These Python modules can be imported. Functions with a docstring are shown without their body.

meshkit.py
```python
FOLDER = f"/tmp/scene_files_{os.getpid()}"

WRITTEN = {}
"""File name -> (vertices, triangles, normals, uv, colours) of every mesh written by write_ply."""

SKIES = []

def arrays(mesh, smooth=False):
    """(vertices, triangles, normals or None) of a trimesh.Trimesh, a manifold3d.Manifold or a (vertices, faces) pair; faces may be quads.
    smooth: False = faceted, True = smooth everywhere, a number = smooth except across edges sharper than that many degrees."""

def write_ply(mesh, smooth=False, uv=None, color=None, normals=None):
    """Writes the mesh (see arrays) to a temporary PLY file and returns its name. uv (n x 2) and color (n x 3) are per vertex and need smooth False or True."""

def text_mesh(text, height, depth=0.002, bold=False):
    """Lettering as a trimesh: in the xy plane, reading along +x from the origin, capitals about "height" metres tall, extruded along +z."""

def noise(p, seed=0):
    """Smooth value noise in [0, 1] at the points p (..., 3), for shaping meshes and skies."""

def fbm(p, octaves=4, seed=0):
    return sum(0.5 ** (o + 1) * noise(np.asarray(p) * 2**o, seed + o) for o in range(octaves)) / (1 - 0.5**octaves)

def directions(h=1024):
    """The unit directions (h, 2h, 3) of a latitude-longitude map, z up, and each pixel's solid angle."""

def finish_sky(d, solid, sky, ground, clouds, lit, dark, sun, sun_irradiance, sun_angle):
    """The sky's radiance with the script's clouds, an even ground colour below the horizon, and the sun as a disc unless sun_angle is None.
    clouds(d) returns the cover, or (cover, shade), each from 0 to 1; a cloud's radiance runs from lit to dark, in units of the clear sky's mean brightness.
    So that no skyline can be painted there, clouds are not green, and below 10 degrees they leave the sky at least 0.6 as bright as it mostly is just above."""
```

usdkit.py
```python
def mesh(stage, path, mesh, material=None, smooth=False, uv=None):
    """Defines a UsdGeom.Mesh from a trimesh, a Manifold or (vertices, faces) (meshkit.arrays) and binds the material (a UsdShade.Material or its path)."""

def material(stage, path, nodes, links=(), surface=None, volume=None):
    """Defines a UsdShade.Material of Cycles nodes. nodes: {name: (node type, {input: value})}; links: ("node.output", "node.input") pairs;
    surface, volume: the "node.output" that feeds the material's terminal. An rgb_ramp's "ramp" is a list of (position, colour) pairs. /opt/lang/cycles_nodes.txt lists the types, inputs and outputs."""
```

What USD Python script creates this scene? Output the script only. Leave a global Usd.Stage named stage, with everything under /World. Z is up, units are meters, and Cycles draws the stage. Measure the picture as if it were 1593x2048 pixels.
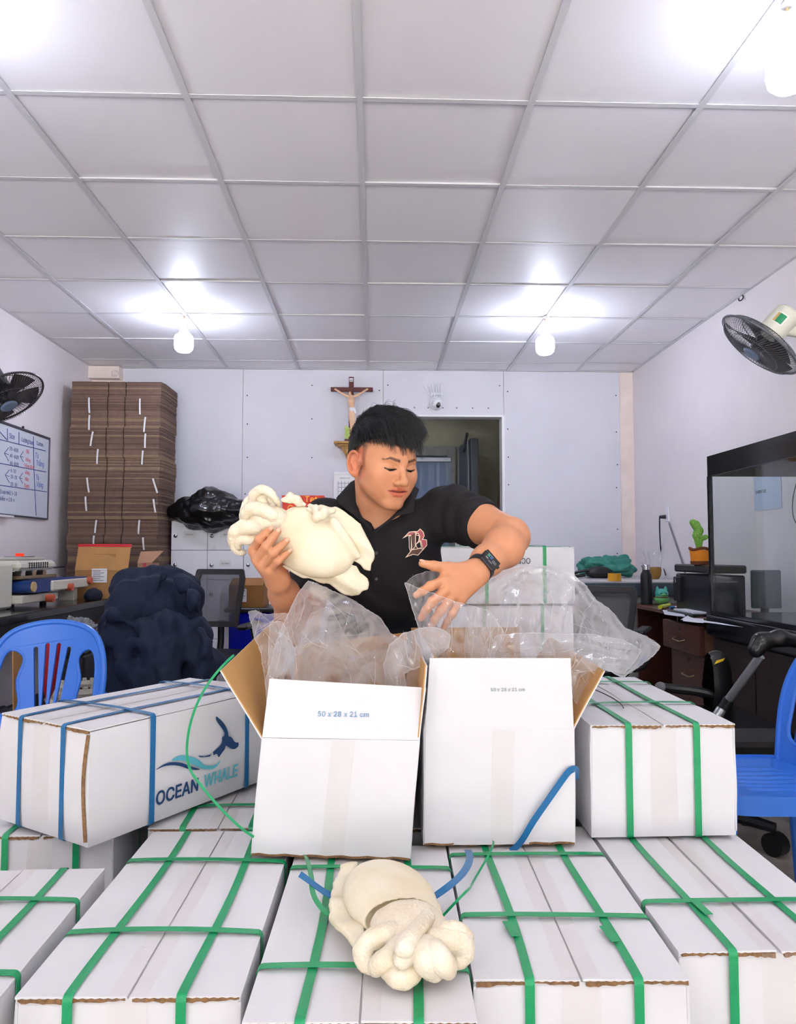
import math, random
import numpy as np, trimesh, usdkit, meshkit
import shapely
from shapely.geometry import Polygon, LineString, Point, box as sbox
from scipy.spatial import Delaunay
from scipy.interpolate import CubicSpline
from pxr import Usd, UsdGeom, UsdLux, UsdShade, Sdf, Gf, Vt

EXPOSURE, SKY, SUN, BULBW, DETAIL, NSTRAND, FILMHAZE = .2, 0.3, 21.0, 92.0, 1.0, 16000, .12
stage = Usd.Stage.CreateInMemory()
UsdGeom.SetStageUpAxis(stage, 'Z'); UsdGeom.SetStageMetersPerUnit(stage, 1.0)
UsdGeom.Xform.Define(stage, '/World'); UsdGeom.Scope.Define(stage, '/World/Looks')
# ------------------------------------------------------------------ camera
F, CX, CY = 1478.0, 796.5, 1024.0
EYE = np.array([0, 0, 1.12])
_d = np.array([(749 - CX) / F, -(1106 - CY) / F, 1.0]); _d /= np.linalg.norm(_d)
PITCH, YAW = math.asin(-_d[1]), math.atan2(-_d[0], _d[2])
FW = np.array([math.sin(YAW) * math.cos(PITCH), math.cos(YAW) * math.cos(PITCH), math.sin(PITCH)])
RT = np.array([math.cos(YAW), -math.sin(YAW), 0]); UP = np.cross(RT, FW)
cam = UsdGeom.Camera.Define(stage, '/World/camera')
cam.CreateHorizontalApertureAttr(36.0); cam.CreateVerticalApertureAttr(36.0 * 2048 / 1593)
cam.CreateFocalLengthAttr(36.0 * F / 1593); cam.CreateFStopAttr(0.0)
m4 = np.eye(4); m4[0, :3], m4[1, :3], m4[2, :3], m4[3, :3] = RT, UP, -FW, EYE
cam.AddTransformOp().Set(Gf.Matrix4d(*m4.ravel().tolist()))
cam.CreateExposureAttr(EXPOSURE)
# ------------------------------------------------------------------ daylight from the open shop front behind the camera
sun = UsdLux.DistantLight.Define(stage, '/World/sun'); sun.CreateIntensityAttr(SUN); sun.CreateAngleAttr(.6); sun.CreateNormalizeAttr(True); sun.AddRotateXYZOp().Set(Gf.Vec3f(-28, 12, 0))
sky = UsdLux.DomeLight.Define(stage, '/World/sky'); sky.CreateIntensityAttr(SKY); sky.CreateColorAttr(Gf.Vec3f(0.95, 0.975, 1.0))
BULB = BULBW

def at(px, py, X=None, Y=None, Z=None):          # where the line of sight through a measured point meets a plane
    r = RT * (px - CX) / F - UP * (py - CY) / F + FW
    t = (X - EYE[0]) / r[0] if X is not None else (Y - EYE[1]) / r[1] if Y is not None else (Z - EYE[2]) / r[2]
    return EYE + r * t
def proj(p):
    v = np.asarray(p, float) - EYE; z = v @ FW
    return np.stack([CX + F * (v @ RT) / z, CY - F * (v @ UP) / z], -1)
# ------------------------------------------------------------------ materials
def lin(r, g, b):
    a = np.array([r, g, b], float) / 255
    return tuple(np.where(a <= .04045, a / 12.92, ((a + .055) / 1.055) ** 2.4))
MATS = {}
def mat(name, rgb, rough=.5, var=0, vs=6, dark=None, bump=0, bs=40, stretch=None, **kw):
    if name in MATS: return MATS[name]
    base = lin(*rgb)
    nodes = {'p': ('principled_bsdf', {'base_color': base, 'roughness': rough, **kw})}; links = []
    if var or bump:
        nodes['tc'] = ('geometry', {})
        src = 'tc.position'
        if stretch:
            nodes['mp'] = ('mapping', {'scale': stretch}); links.append(('tc.position', 'mp.vector')); src = 'mp.vector'
    if var:
        d = lin(*dark) if dark else tuple(x * (1 - var) for x in base)
        nodes['n'] = ('noise_texture', {'scale': vs, 'detail': 4, 'roughness': .6})
        nodes['r'] = ('rgb_ramp', {'ramp': [(0, d), (.35, d), (.62, base), (1, base)]})
        links += [(src, 'n.vector'), ('n.fac', 'r.fac'), ('r.color', 'p.base_color')]
    if bump:
        nodes['n2'] = ('noise_texture', {'scale': bs, 'detail': 3})
        nodes['b'] = ('bump', {'strength': bump, 'distance': .01})
        links += [(src, 'n2.vector'), ('n2.fac', 'b.height'), ('b.normal', 'p.normal')]
    MATS[name] = usdkit.material(stage, '/World/Looks/' + name, nodes, links, surface='p.BSDF')
    return MATS[name]
def glow(name, rgb, strength):
    if name not in MATS:
        MATS[name] = usdkit.material(stage, '/World/Looks/' + name, {'e': ('emission', {'color': lin(*rgb), 'strength': strength})}, surface='e.emission')
    return MATS[name]
def pane(name, tint, fres_ior=1.5, rough=.02, haze=0.0, hazec=(255, 255, 255), base=.045):
    if name in MATS: return MATS[name]
    nodes = {'t': ('transparent_bsdf', {'color': tint}), 'g': ('glossy_bsdf', {'color': (1, 1, 1), 'roughness': rough}), 'lw': ('layer_weight', {'blend': .5}), 'pw': ('math', {'math_type': 'power', 'value2': 4.0}), 'f': ('math', {'math_type': 'multiply_add', 'value2': .85, 'value3': base}),
             'm': ('mix_closure', {})}
    links = [('lw.facing', 'pw.value1'), ('pw.value', 'f.value1'), ('f.value', 'm.fac'), ('t.BSDF', 'm.closure1'), ('g.BSDF', 'm.closure2')]
    out = 'm.closure'
    if haze:
        nodes['d'] = ('principled_bsdf', {'base_color': lin(*hazec), 'roughness': .35}); nodes['tl'] = ('translucent_bsdf', {'color': lin(*hazec)})
        nodes['dm'] = ('mix_closure', {'fac': .4}); nodes['h'] = ('mix_closure', {'fac': haze})
        links += [('d.BSDF', 'dm.closure1'), ('tl.BSDF', 'dm.closure2'), ('m.closure', 'h.closure1'), ('dm.closure', 'h.closure2')]
        out = 'h.closure'
    MATS[name] = usdkit.material(stage, '/World/Looks/' + name, nodes, links, surface=out)
    return MATS[name]
def attr_mat(name, attr, rough=.5, **kw):
    if name not in MATS:
        MATS[name] = usdkit.material(stage, '/World/Looks/' + name, {'a': ('attribute', {'attribute': attr}), 'p': ('principled_bsdf', {'roughness': rough, **kw})}, [('a.color', 'p.base_color')], surface='p.BSDF')
    return MATS[name]
# ------------------------------------------------------------------ the scene's objects
COUNT = {}
def numbered(parent, name):
    k = (parent, name); n = COUNT.get(k, 0); COUNT[k] = n + 1
    return name if n == 0 else f'{name}_{n:03d}'
XF = {}
def keys(p, label=None, cat=None, group=None, kind=None):
    for k, v in (('label', label), ('category', cat), ('group', group), ('kind', kind)):
        if v: p.SetCustomDataByKey(k, v)
def thing(name, label, cat, loc=(0, 0, 0), rotz=0, group=None, kind=None):
    path = '/World/' + numbered('/World', name)
    x = UsdGeom.Xform.Define(stage, path); x.AddTranslateOp().Set(Gf.Vec3d(*map(float, loc))); x.AddRotateZOp().Set(float(rotz))
    keys(x.GetPrim(), label, cat, group, kind)
    c, s = math.cos(math.radians(rotz)), math.sin(math.radians(rotz))
    M = np.eye(4); M[:3, :3] = [[c, -s, 0], [s, c, 0], [0, 0, 1]]; M[:3, 3] = loc; XF[path] = M
    return path
def vf(m):
    if isinstance(m, list): return join(*m)
    if hasattr(m, 'to_mesh'): return meshkit.arrays(m)[:2]
    if isinstance(m, trimesh.Trimesh): return np.array(m.vertices), np.array(m.faces)
    return np.asarray(m[0], float), np.asarray(m[1], int)
def tri(f):
    f = np.asarray(f, int)
    return np.vstack([f[:, [0, 1, 2]], f[:, [0, 2, 3]]]) if f.shape[1] == 4 else f
def join(*ms):
    V, Fs, n = [], [], 0
    for m in ms:
        v, f = vf(m); f = tri(f); V.append(v); Fs.append(f + n); n += len(v)
    return np.vstack(V), np.vstack(Fs)
def part(parent, name, m, material, smooth=35, world=False, label=None, kind=None, col=None):
    v, f = vf(m); f = tri(f)
    if world:
        base = '/'.join(parent.split('/')[:3]); M = np.linalg.inv(XF[base]); v = v @ M[:3, :3].T + M[:3, 3]
    path = parent + '/' + numbered(parent, name)
    p = usdkit.mesh(stage, path, (v, f), material, smooth=True if col is not None else smooth)
    if col is not None:
        UsdGeom.PrimvarsAPI(p).CreatePrimvar('tone', Sdf.ValueTypeNames.Color3fArray, 'vertex').Set(Vt.Vec3fArray.FromNumpy(np.asarray(col, np.float32)))
    keys(p.GetPrim(), label, None, None, kind)
    return path
def single(name, label, cat, m, material, smooth=35, group=None, kind=None, col=None):
    """a thing that is one mesh, given in world coordinates"""
    v, f = vf(m); f = tri(f)
    base = np.array([(v[:, 0].min() + v[:, 0].max()) / 2, (v[:, 1].min() + v[:, 1].max()) / 2, v[:, 2].min()])
    path = '/World/' + numbered('/World', name)
    p = usdkit.mesh(stage, path, (v - base, f), material, smooth=True if col is not None else smooth)
    UsdGeom.Xformable(p).AddTranslateOp().Set(Gf.Vec3d(*base.tolist()))
    if col is not None:
        UsdGeom.PrimvarsAPI(p).CreatePrimvar('tone', Sdf.ValueTypeNames.Color3fArray, 'vertex').Set(Vt.Vec3fArray.FromNumpy(np.asarray(col, np.float32)))
    keys(p.GetPrim(), label, cat, group, kind)
    return path
def struct(name, m, material, smooth=35):
    path = '/World/' + numbered('/World', name)
    p = usdkit.mesh(stage, path, vf(m), material, smooth=smooth); keys(p.GetPrim(), None, None, None, 'structure'); XF[path] = np.eye(4)
    return path
def structx(name):
    path = '/World/' + numbered('/World', name); UsdGeom.Xform.Define(stage, path); XF[path] = np.eye(4)
    keys(stage.GetPrimAtPath(path), None, None, None, 'structure'); return path
def copy_of(src, name, loc, rotz, label, cat, group=None):
    path = '/World/' + numbered('/World', name)
    x = UsdGeom.Xform.Define(stage, path); p = x.GetPrim()
    p.GetReferences().AddInternalReference(src); p.SetInstanceable(True)
    x.ClearXformOpOrder()
    x.AddTranslateOp().Set(Gf.Vec3d(*map(float, loc))); x.AddRotateZOp().Set(float(rotz))
    keys(p, label, cat, group); return path
# ------------------------------------------------------------------ shapes
def xf(m, loc=(0, 0, 0), rot=None, scale=None):
    v, f = vf(m); v = v.copy()
    if scale is not None: v = v * np.asarray(scale)
    if rot is not None: v = v @ np.asarray(rot).T
    return v + np.asarray(loc, float), f
def rx(a): a = math.radians(a); c, s = math.cos(a), math.sin(a); return np.array([[1, 0, 0], [0, c, -s], [0, s, c]])
def ry(a): a = math.radians(a); c, s = math.cos(a), math.sin(a); return np.array([[c, 0, s], [0, 1, 0], [-s, 0, c]])
def rz(a): a = math.radians(a); c, s = math.cos(a), math.sin(a); return np.array([[c, -s, 0], [s, c, 0], [0, 0, 1]])
_CH = {}
def bx(x0, x1, y0, y1, z0, z1, r=0.0):
    """a box, with chamfered edges when r > 0"""
    s = np.array([x1 - x0, y1 - y0, z1 - z0]); c = np.array([x0 + x1, y0 + y1, z0 + z1]) / 2
    if r <= 0:
        b = trimesh.creation.box(s); return np.array(b.vertices) + c, np.array(b.faces)
    r = min(r, s.min() * .45); h = s / 2; pts = []
    for sx in (-1, 1):
        for sy in (-1, 1):
            for sz in (-1, 1):
                q = np.array([sx, sy, sz]) * h
                for k in range(3):
                    d = np.array([sx, sy, sz], float) * r; d[k] = 0; pts.append(q - d)
    hull = trimesh.convex.convex_hull(np.array(pts)); return np.array(hull.vertices) + c, np.array(hull.faces)
def frame_of(d):
    d = np.asarray(d, float); d = d / np.linalg.norm(d)
    a = np.array([0, 0, 1.0]) if abs(d[2]) < .9 else np.array([1.0, 0, 0])
    x = np.cross(a, d); x /= np.linalg.norm(x); return np.stack([x, np.cross(d, x), d], 1)
def cyl(a, b, r, r2=None, n=16, caps=True):
    a, b = np.asarray(a, float), np.asarray(b, float); M = frame_of(b - a); t = np.arange(n) * 2 * np.pi / n
    ring = np.stack([np.cos(t), np.sin(t), 0 * t], 1) @ M.T; r2 = r if r2 is None else r2
    v = np.vstack([a + ring * r, b + ring * r2, a[None], b[None]]); i = np.arange(n); j = (i + 1) % n
    f = [np.stack([i, j, n + j], 1), np.stack([i, n + j, n + i], 1)]
    if caps: f += [np.stack([np.full(n, 2 * n), j, i], 1), np.stack([np.full(n, 2 * n + 1), n + i, n + j], 1)]
    return v, np.vstack(f)
def smooth_path(pts, n, closed=False):
    pts = np.asarray(pts, float)
    if closed: pts = np.vstack([pts, pts[:1]])
    t = np.r_[0, np.cumsum(np.linalg.norm(np.diff(pts, axis=0), axis=1) + 1e-9)]
    cs = CubicSpline(t, pts, bc_type='periodic' if closed else 'not-a-knot' if len(pts) > 3 else 'natural')
    return cs(np.linspace(0, t[-1], n, endpoint=not closed))
def tube(pts, r, n=10, closed=False):
    p = np.asarray(pts, float); m = len(p); r = np.broadcast_to(r, (m,))
    T = (np.roll(p, -1, 0) - np.roll(p, 1, 0)) if closed else np.gradient(p, axis=0)
    T /= np.linalg.norm(T, axis=1, keepdims=True) + 1e-12
    N = frame_of(T[0])[:, 0]; fr = []
    for k in range(m):
        N = N - T[k] * (N @ T[k]); N /= np.linalg.norm(N) + 1e-12; fr.append((N, np.cross(T[k], N)))
    a = np.arange(n) * 2 * np.pi / n
    v = np.vstack([p[k] + r[k] * (np.cos(a)[:, None] * fr[k][0] + np.sin(a)[:, None] * fr[k][1]) for k in range(m)])
    K = m if closed else m - 1
    i, j = np.meshgrid(np.arange(K), np.arange(n), indexing='ij'); i2 = (i + 1) % m; j2 = (j + 1) % n
    f = np.stack([i * n + j, i * n + j2, i2 * n + j2, i2 * n + j], -1).reshape(-1, 4); f = tri(f)
    if not closed:
        c0, c1 = len(v), len(v) + 1; v = np.vstack([v, p[:1], p[-1:]]); q = np.arange(n); q2 = (q + 1) % n
        f = np.vstack([f, np.stack([np.full(n, c0), q2, q], 1), np.stack([np.full(n, c1), (m - 1) * n + q, (m - 1) * n + q2], 1)])
    return v, f
def ribbon(pts, w, side, th=.0008):
    """a flat strap along pts; side gives the width direction"""
    p = np.asarray(pts, float); s = np.broadcast_to(np.asarray(side, float), p.shape).copy()
    T = np.gradient(p, axis=0); T /= np.linalg.norm(T, axis=1, keepdims=True) + 1e-12
    s -= T * (s * T).sum(1)[:, None]; s /= np.linalg.norm(s, axis=1, keepdims=True) + 1e-12
    nrm = np.cross(T, s); m = len(p)
    v = np.concatenate([p + s * w / 2 + nrm * th / 2, p - s * w / 2 + nrm * th / 2, p - s * w / 2 - nrm * th / 2, p + s * w / 2 - nrm * th / 2])
    f = []; i = np.arange(m - 1)
    for k in range(4):
        a, b = k * m, ((k + 1) % 4) * m; f.append(np.stack([a + i, b + i, b + i + 1, a + i + 1], 1))
    f = np.vstack(f); f = np.vstack([f, [[0, 3 * m, 2 * m, m]], [[m - 1, 2 * m - 1, 3 * m - 1, 4 * m - 1]]])
    return v, tri(f)
def lathe(prof, n=32, c=(0, 0, 0)):
    p = np.asarray(prof, float); m = len(p); a = np.arange(n) * 2 * np.pi / n
    v = np.stack([p[:, 0][:, None] * np.cos(a), p[:, 0][:, None] * np.sin(a), np.repeat(p[:, 1][:, None], n, 1)], -1).reshape(-1, 3)
    i, j = np.meshgrid(np.arange(m - 1), np.arange(n), indexing='ij'); j2 = (j + 1) % n
    f = np.stack([i * n + j, i * n + j2, (i + 1) * n + j2, (i + 1) * n + j], -1).reshape(-1, 4)
    return v + np.asarray(c, float), tri(f)
def extr(poly, h):
    """polygon in the xy plane, extruded to z = h"""
    gs = getattr(poly, 'geoms', [poly]); out = []
    for g in gs:
        if g.area > 1e-10:
            e = trimesh.creation.extrude_polygon(g, h, engine='earcut'); out.append((np.array(e.vertices), np.array(e.faces)))
    return join(*out)
def upright(m):
    """xy plane drawing -> standing in the xz plane, facing -y (drawing up = z)"""
    v, f = vf(m); return np.stack([v[:, 0], -v[:, 2], v[:, 1]], 1), f
def subdivide(m, maxlen):
    v, f = trimesh.remesh.subdivide_to_size(*vf(m), maxlen, max_iter=14); return v, f
def sphere(c, r, sub=3):
    s = trimesh.creation.icosphere(sub, 1.0); return np.array(s.vertices) * np.asarray(r) + np.asarray(c, float), np.array(s.faces)
def crumple(p, scale, amp, seed=0, oct=3):
    return amp * sum(.55 ** o * (np.abs(2 * meshkit.noise(p * scale * 2.03 ** o, seed + o) - 1) - .4) for o in range(oct))
def folds(p, amp, lo, hi, n, seed):
    """straight sharp creases, as in crumpled film: a sum of triangle waves in random directions"""
    g = np.random.default_rng(seed); out = 0; w = p + .25 * lo * (np.stack([meshkit.noise(p / lo * .8, seed + k) for k in range(3)], -1) - .5)
    for _ in range(n):
        d = g.normal(size=3); d /= np.linalg.norm(d); L = lo * (hi / lo) ** g.random(); x = w @ d / L + g.random()
        m = np.clip(meshkit.noise(p / (2.2 * L), int(g.integers(1, 999))) * 2.4 - .7, 0, 1)
        out = out + amp * (L / hi) * (np.abs((x % 1) * 2 - 1) * 2 - 1) * m
    return out
def normals(v, f):
    n = np.zeros_like(v); fn = np.cross(v[f[:, 1]] - v[f[:, 0]], v[f[:, 2]] - v[f[:, 0]])
    for k in range(3): np.add.at(n, f[:, k], fn)
    return n / (np.linalg.norm(n, axis=1, keepdims=True) + 1e-12)
def text(s, h, depth=.0006, bold=False): return vf(meshkit.text_mesh(s, h, depth, bold))
def wtext(v): return v[:, 0].max() - v[:, 0].min()
# ------------------------------------------------------------------ distance fields
def smin(a, b, k):
    h = np.clip(.5 + .5 * (b - a) / k, 0, 1); return b + (a - b) * h - k * h * (1 - h)
def smax(a, b, k): return -smin(-a, -b, k)
def cap(p, a, b, ra, rb=None):
    a, b = np.asarray(a, float), np.asarray(b, float); rb = ra if rb is None else rb
    d = b - a; t = np.clip((p - a) @ d / (d @ d + 1e-12), 0, 1)
    return np.linalg.norm(p - a - t[:, None] * d, axis=1) - (ra + (rb - ra) * t)
def chain(p, pts, rs, k=.006):
    d = None
    for i in range(len(pts) - 1):
        e = cap(p, pts[i], pts[i + 1], rs[i], rs[i + 1]); d = e if d is None else smin(d, e, k)
    return d
def ell(p, c, r, M=None):
    q = p - np.asarray(c, float)
    if M is not None: q = q @ np.asarray(M)           # columns of M are the axes
    r = np.asarray(r, float); k0 = np.linalg.norm(q / r, axis=1); k1 = np.linalg.norm(q / r ** 2, axis=1)
    return np.where(k1 > 1e-9, k0 * (k0 - 1) / np.maximum(k1, 1e-9), -r.min())
def surf(fn, lo, hi, h, B=12):
    """surface nets of fn < 0"""
    lo, hi = np.asarray(lo, float), np.asarray(hi, float)
    nb = np.maximum(1, np.ceil((hi - lo) / (h * B)).astype(int)); n = nb * B + 1
    g = np.full(n, 1.0, np.float32)
    cs = np.stack(np.meshgrid(*[lo[k] + (np.arange(nb[k]) + .5) * B * h for k in range(3)], indexing='ij'), -1)
    dc = fn(cs.reshape(-1, 3)).reshape(nb)
    o = np.stack(np.meshgrid(*[np.arange(B + 1)] * 3, indexing='ij'), -1).reshape(-1, 3)
    lim = .5 * math.sqrt(3) * B * h * 1.25 + .012
    for i, j, k in np.ndindex(*nb):
        if dc[i, j, k] < -lim: g[i * B:i * B + B + 1, j * B:j * B + B + 1, k * B:k * B + B + 1] = -1
    todo = np.argwhere(np.abs(dc) <= lim)
    for c0 in range(0, len(todo), 64):
        tt = todo[c0:c0 + 64]; P = (lo + (tt[:, None] * B + o[None]) * h)
        val = fn(P.reshape(-1, 3)).reshape(len(tt), B + 1, B + 1, B + 1)
        for q, (i, j, k) in enumerate(tt): g[i * B:i * B + B + 1, j * B:j * B + B + 1, k * B:k * B + B + 1] = val[q]
    ins = g < 0; cn = n - 1
    any_ = np.zeros(cn, bool); all_ = np.ones(cn, bool)
    for a, b, c in np.ndindex(2, 2, 2):
        s = ins[a:a + cn[0], b:b + cn[1], c:c + cn[2]]; any_ |= s; all_ &= s
    cells = np.argwhere(any_ & ~all_); idx = np.full(cn, -1, int); idx[tuple(cells.T)] = np.arange(len(cells))
    acc = np.zeros((len(cells), 3)); cnt = np.zeros(len(cells))
    for ax in range(3):
        for a, b in np.ndindex(2, 2):
            off = np.zeros(3, int); oth = [x for x in range(3) if x != ax]; off[oth[0]], off[oth[1]] = a, b
            e = np.zeros(3, int); e[ax] = 1
            g0 = g[tuple((cells + off).T)]; g1 = g[tuple((cells + off + e).T)]; cr = (g0 < 0) != (g1 < 0)
            t = g0 / np.where(cr, g0 - g1, 1); acc[cr] += (cells + off)[cr] + np.outer(t[cr], e); cnt += cr
    v = lo + acc / cnt[:, None] * h; faces = []
    for ax in range(3):
        e = np.zeros(3, int); e[ax] = 1; b1, b2 = [np.eye(3, dtype=int)[(ax + 1) % 3], np.eye(3, dtype=int)[(ax + 2) % 3]]
        sl0 = ins[tuple(slice(0, n[k] - e[k]) for k in range(3))]; sl1 = ins[tuple(slice(e[k], n[k]) for k in range(3))]
        E = np.argwhere(sl0 != sl1)
        E = E[((E[:, (ax + 1) % 3] > 0) & (E[:, (ax + 2) % 3] > 0) & (E[:, (ax + 1) % 3] < cn[(ax + 1) % 3]) & (E[:, (ax + 2) % 3] < cn[(ax + 2) % 3]))]
        q = np.stack([idx[tuple((E - b1 - b2).T)], idx[tuple((E - b2).T)], idx[tuple(E.T)], idx[tuple((E - b1).T)]], 1)
        flip = ~ins[tuple(E.T)]; q[flip] = q[flip][:, ::-1]; faces.append(q)
    return v, tri(np.vstack(faces))
# ================================================================== the room
XL, XR, YB, YF, H = -2.45, 2.29, 6.40, -2.6, 2.72
rng = random.Random(3)
m_wall = mat('wall_paint', (240, 233, 236), .8, var=.06, vs=1.2, bump=.05, bs=60)
m_panel = mat('wall_panel_paint', (222, 222, 232), .6, var=.05, vs=1.5)
m_plaster = mat('plaster_cream', (244, 229, 222), .85, var=.08, vs=9)
m_tile = usdkit.material(stage, '/World/Looks/ceiling_tile', {'p': ('principled_bsdf', {'base_color': lin(243, 240, 245), 'roughness': .5, 'coat_weight': .22, 'coat_roughness': .14})}, surface='p.BSDF')
m_bar = mat('ceiling_bar_paint', (214, 213, 217), .45)
m_fl = mat('floor_tile', (172, 163, 154), .35, var=.25, vs=5)
m_grout = mat('floor_grout', (96, 88, 82), .9)
m_conc = mat('concrete', (190, 187, 168), .9, var=.25, vs=2.5)
T = .12
struct('wall_left', bx(XL - T, XL, YF, YB + T, 0, H + .1), m_wall)
struct('wall_right', bx(XR, XR + T, YF, YB + T, 0, H + .1), m_wall)
DX0, DX1, DZ = .077, 1.135, 2.317
struct('wall_back', [bx(XL, DX0, YB + .012, YB + T, 0, H + .1), bx(DX1, XR, YB + .012, YB + T, 0, H + .1), bx(DX0, DX1, YB + .012, YB + T, DZ, H + .1)], m_plaster)
wb = structx('wall_cladding_back')
for x0, x1, z0, z1 in [(-2.18, -1.145, 0, H), (-1.142, DX0 - .002, 0, H), (DX0 + .001, DX1 - .002, DZ, H), (DX1 + .001, 2.165, 0, H)]:
    part(wb, 'wall_panel', bx(x0 + .001, x1 - .001, YB, YB + .011, z0, z1 - .001, .0015), m_panel)
scr = []
for x0 in (-1.11, -.55, .045, 1.165, 2.13, .11, 1.10):
    for z in np.arange(.5, 2.7, .29):
        if .1 <= x0 <= 1.12 and z < DZ + .03: continue
        xx, zz = x0 + rng.uniform(-.01, .01), z + rng.uniform(-.06, .06); scr.append(cyl((xx, YB - .0015, zz), (xx, YB + .002, zz), .006, n=8))
for x in (.35, .47, .6, .72, .86, 1.0): scr.append(cyl((x, YB - .0015, 2.39), (x, YB + .002, 2.39), .006, n=8))
part(wb, 'screw_head', scr, mat('screw', (70, 70, 74), .5), kind='stuff')
struct('trim_1', [bx(DX1 - .018, DX1 + .006, YB - .006, YB + T + .01, 0, DZ + .006), bx(DX0, DX1, YB - .004, YB + T, DZ - .006, DZ + .01)], mat('white_trim', (236, 236, 240), .4))
struct('trim_2', [bx(XL, XL + .26, YB - .07, YB + .01, 2.615, H), bx(XL + .2, XL + .255, YB - .09, YB - .06, 2.63, 2.68, .01)], m_plaster)
# ceiling: lay-in tiles in a grid of tees
xs = [XL, -1.885, -1.275, -.663, -.055, .557, 1.17, 1.78, XR]
ys = [YF + .02] + [2.53 + .598 * k for k in range(-8, 7)] + [YB]
ce = structx('ceiling')
part(ce, 'ceiling_backing', bx(XL - T, XR + T, YF, YB + T, H + .03, H + .1), m_conc)
for i in range(8):
    for j in range(len(ys) - 1):
        a, b = rng.uniform(-.0025, .0025), rng.uniform(-.0025, .0025)
        v, f = bx(xs[i] + .004, xs[i + 1] - .004, ys[j] + .004, ys[j + 1] - .004, H + .0065, H + .016)
        v = v.copy(); v[:, 2] += a * (v[:, 0] - xs[i]) * 3 + b * (v[:, 1] - ys[j]) * 3
        part(ce, 'ceiling_tile', (v, f), m_tile, smooth=False)
for x in xs[1:-1]: part(ce, 'grid_bar', [bx(x - .012, x + .012, YF, YB, H - .002, H + .001), bx(x - .002, x + .002, YF, YB, H, H + .03)], m_bar, smooth=False)
for y in ys[1:-1]: part(ce, 'grid_bar', [bx(XL, XR, y - .011, y + .011, H - .0005, H + .002), bx(XL, XR, y - .002, y + .002, H, H + .03)], m_bar, smooth=False)
part(ce, 'grid_bar', [bx(XL, XL + .02, YF, YB, H, H + .004), bx(XR - .02, XR, YF, YB, H, H + .004), bx(XL, XR, YB - .02, YB, H, H + .004)], m_bar, smooth=False)
# floor
fl = structx('floor')
part(fl, 'floor_base', bx(XL - T, XR + T, YF, YB + T, -.1, -.004), m_grout)
for i in range(8):
    for j in range(15):
        x0, y0 = XL + .5975 * i, YF + .6 * j
        part(fl, 'floor_tile', bx(x0 + .002, min(x0 + .5955, XR), y0 + .002, y0 + .598, -.006, rng.uniform(-.0004, .0004), .001), m_fl)
struct('pavement', bx(-14, 14, -16, YF, -.16, -.05), mat('pavement_grey', (186, 182, 174), .9, var=.1))
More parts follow.
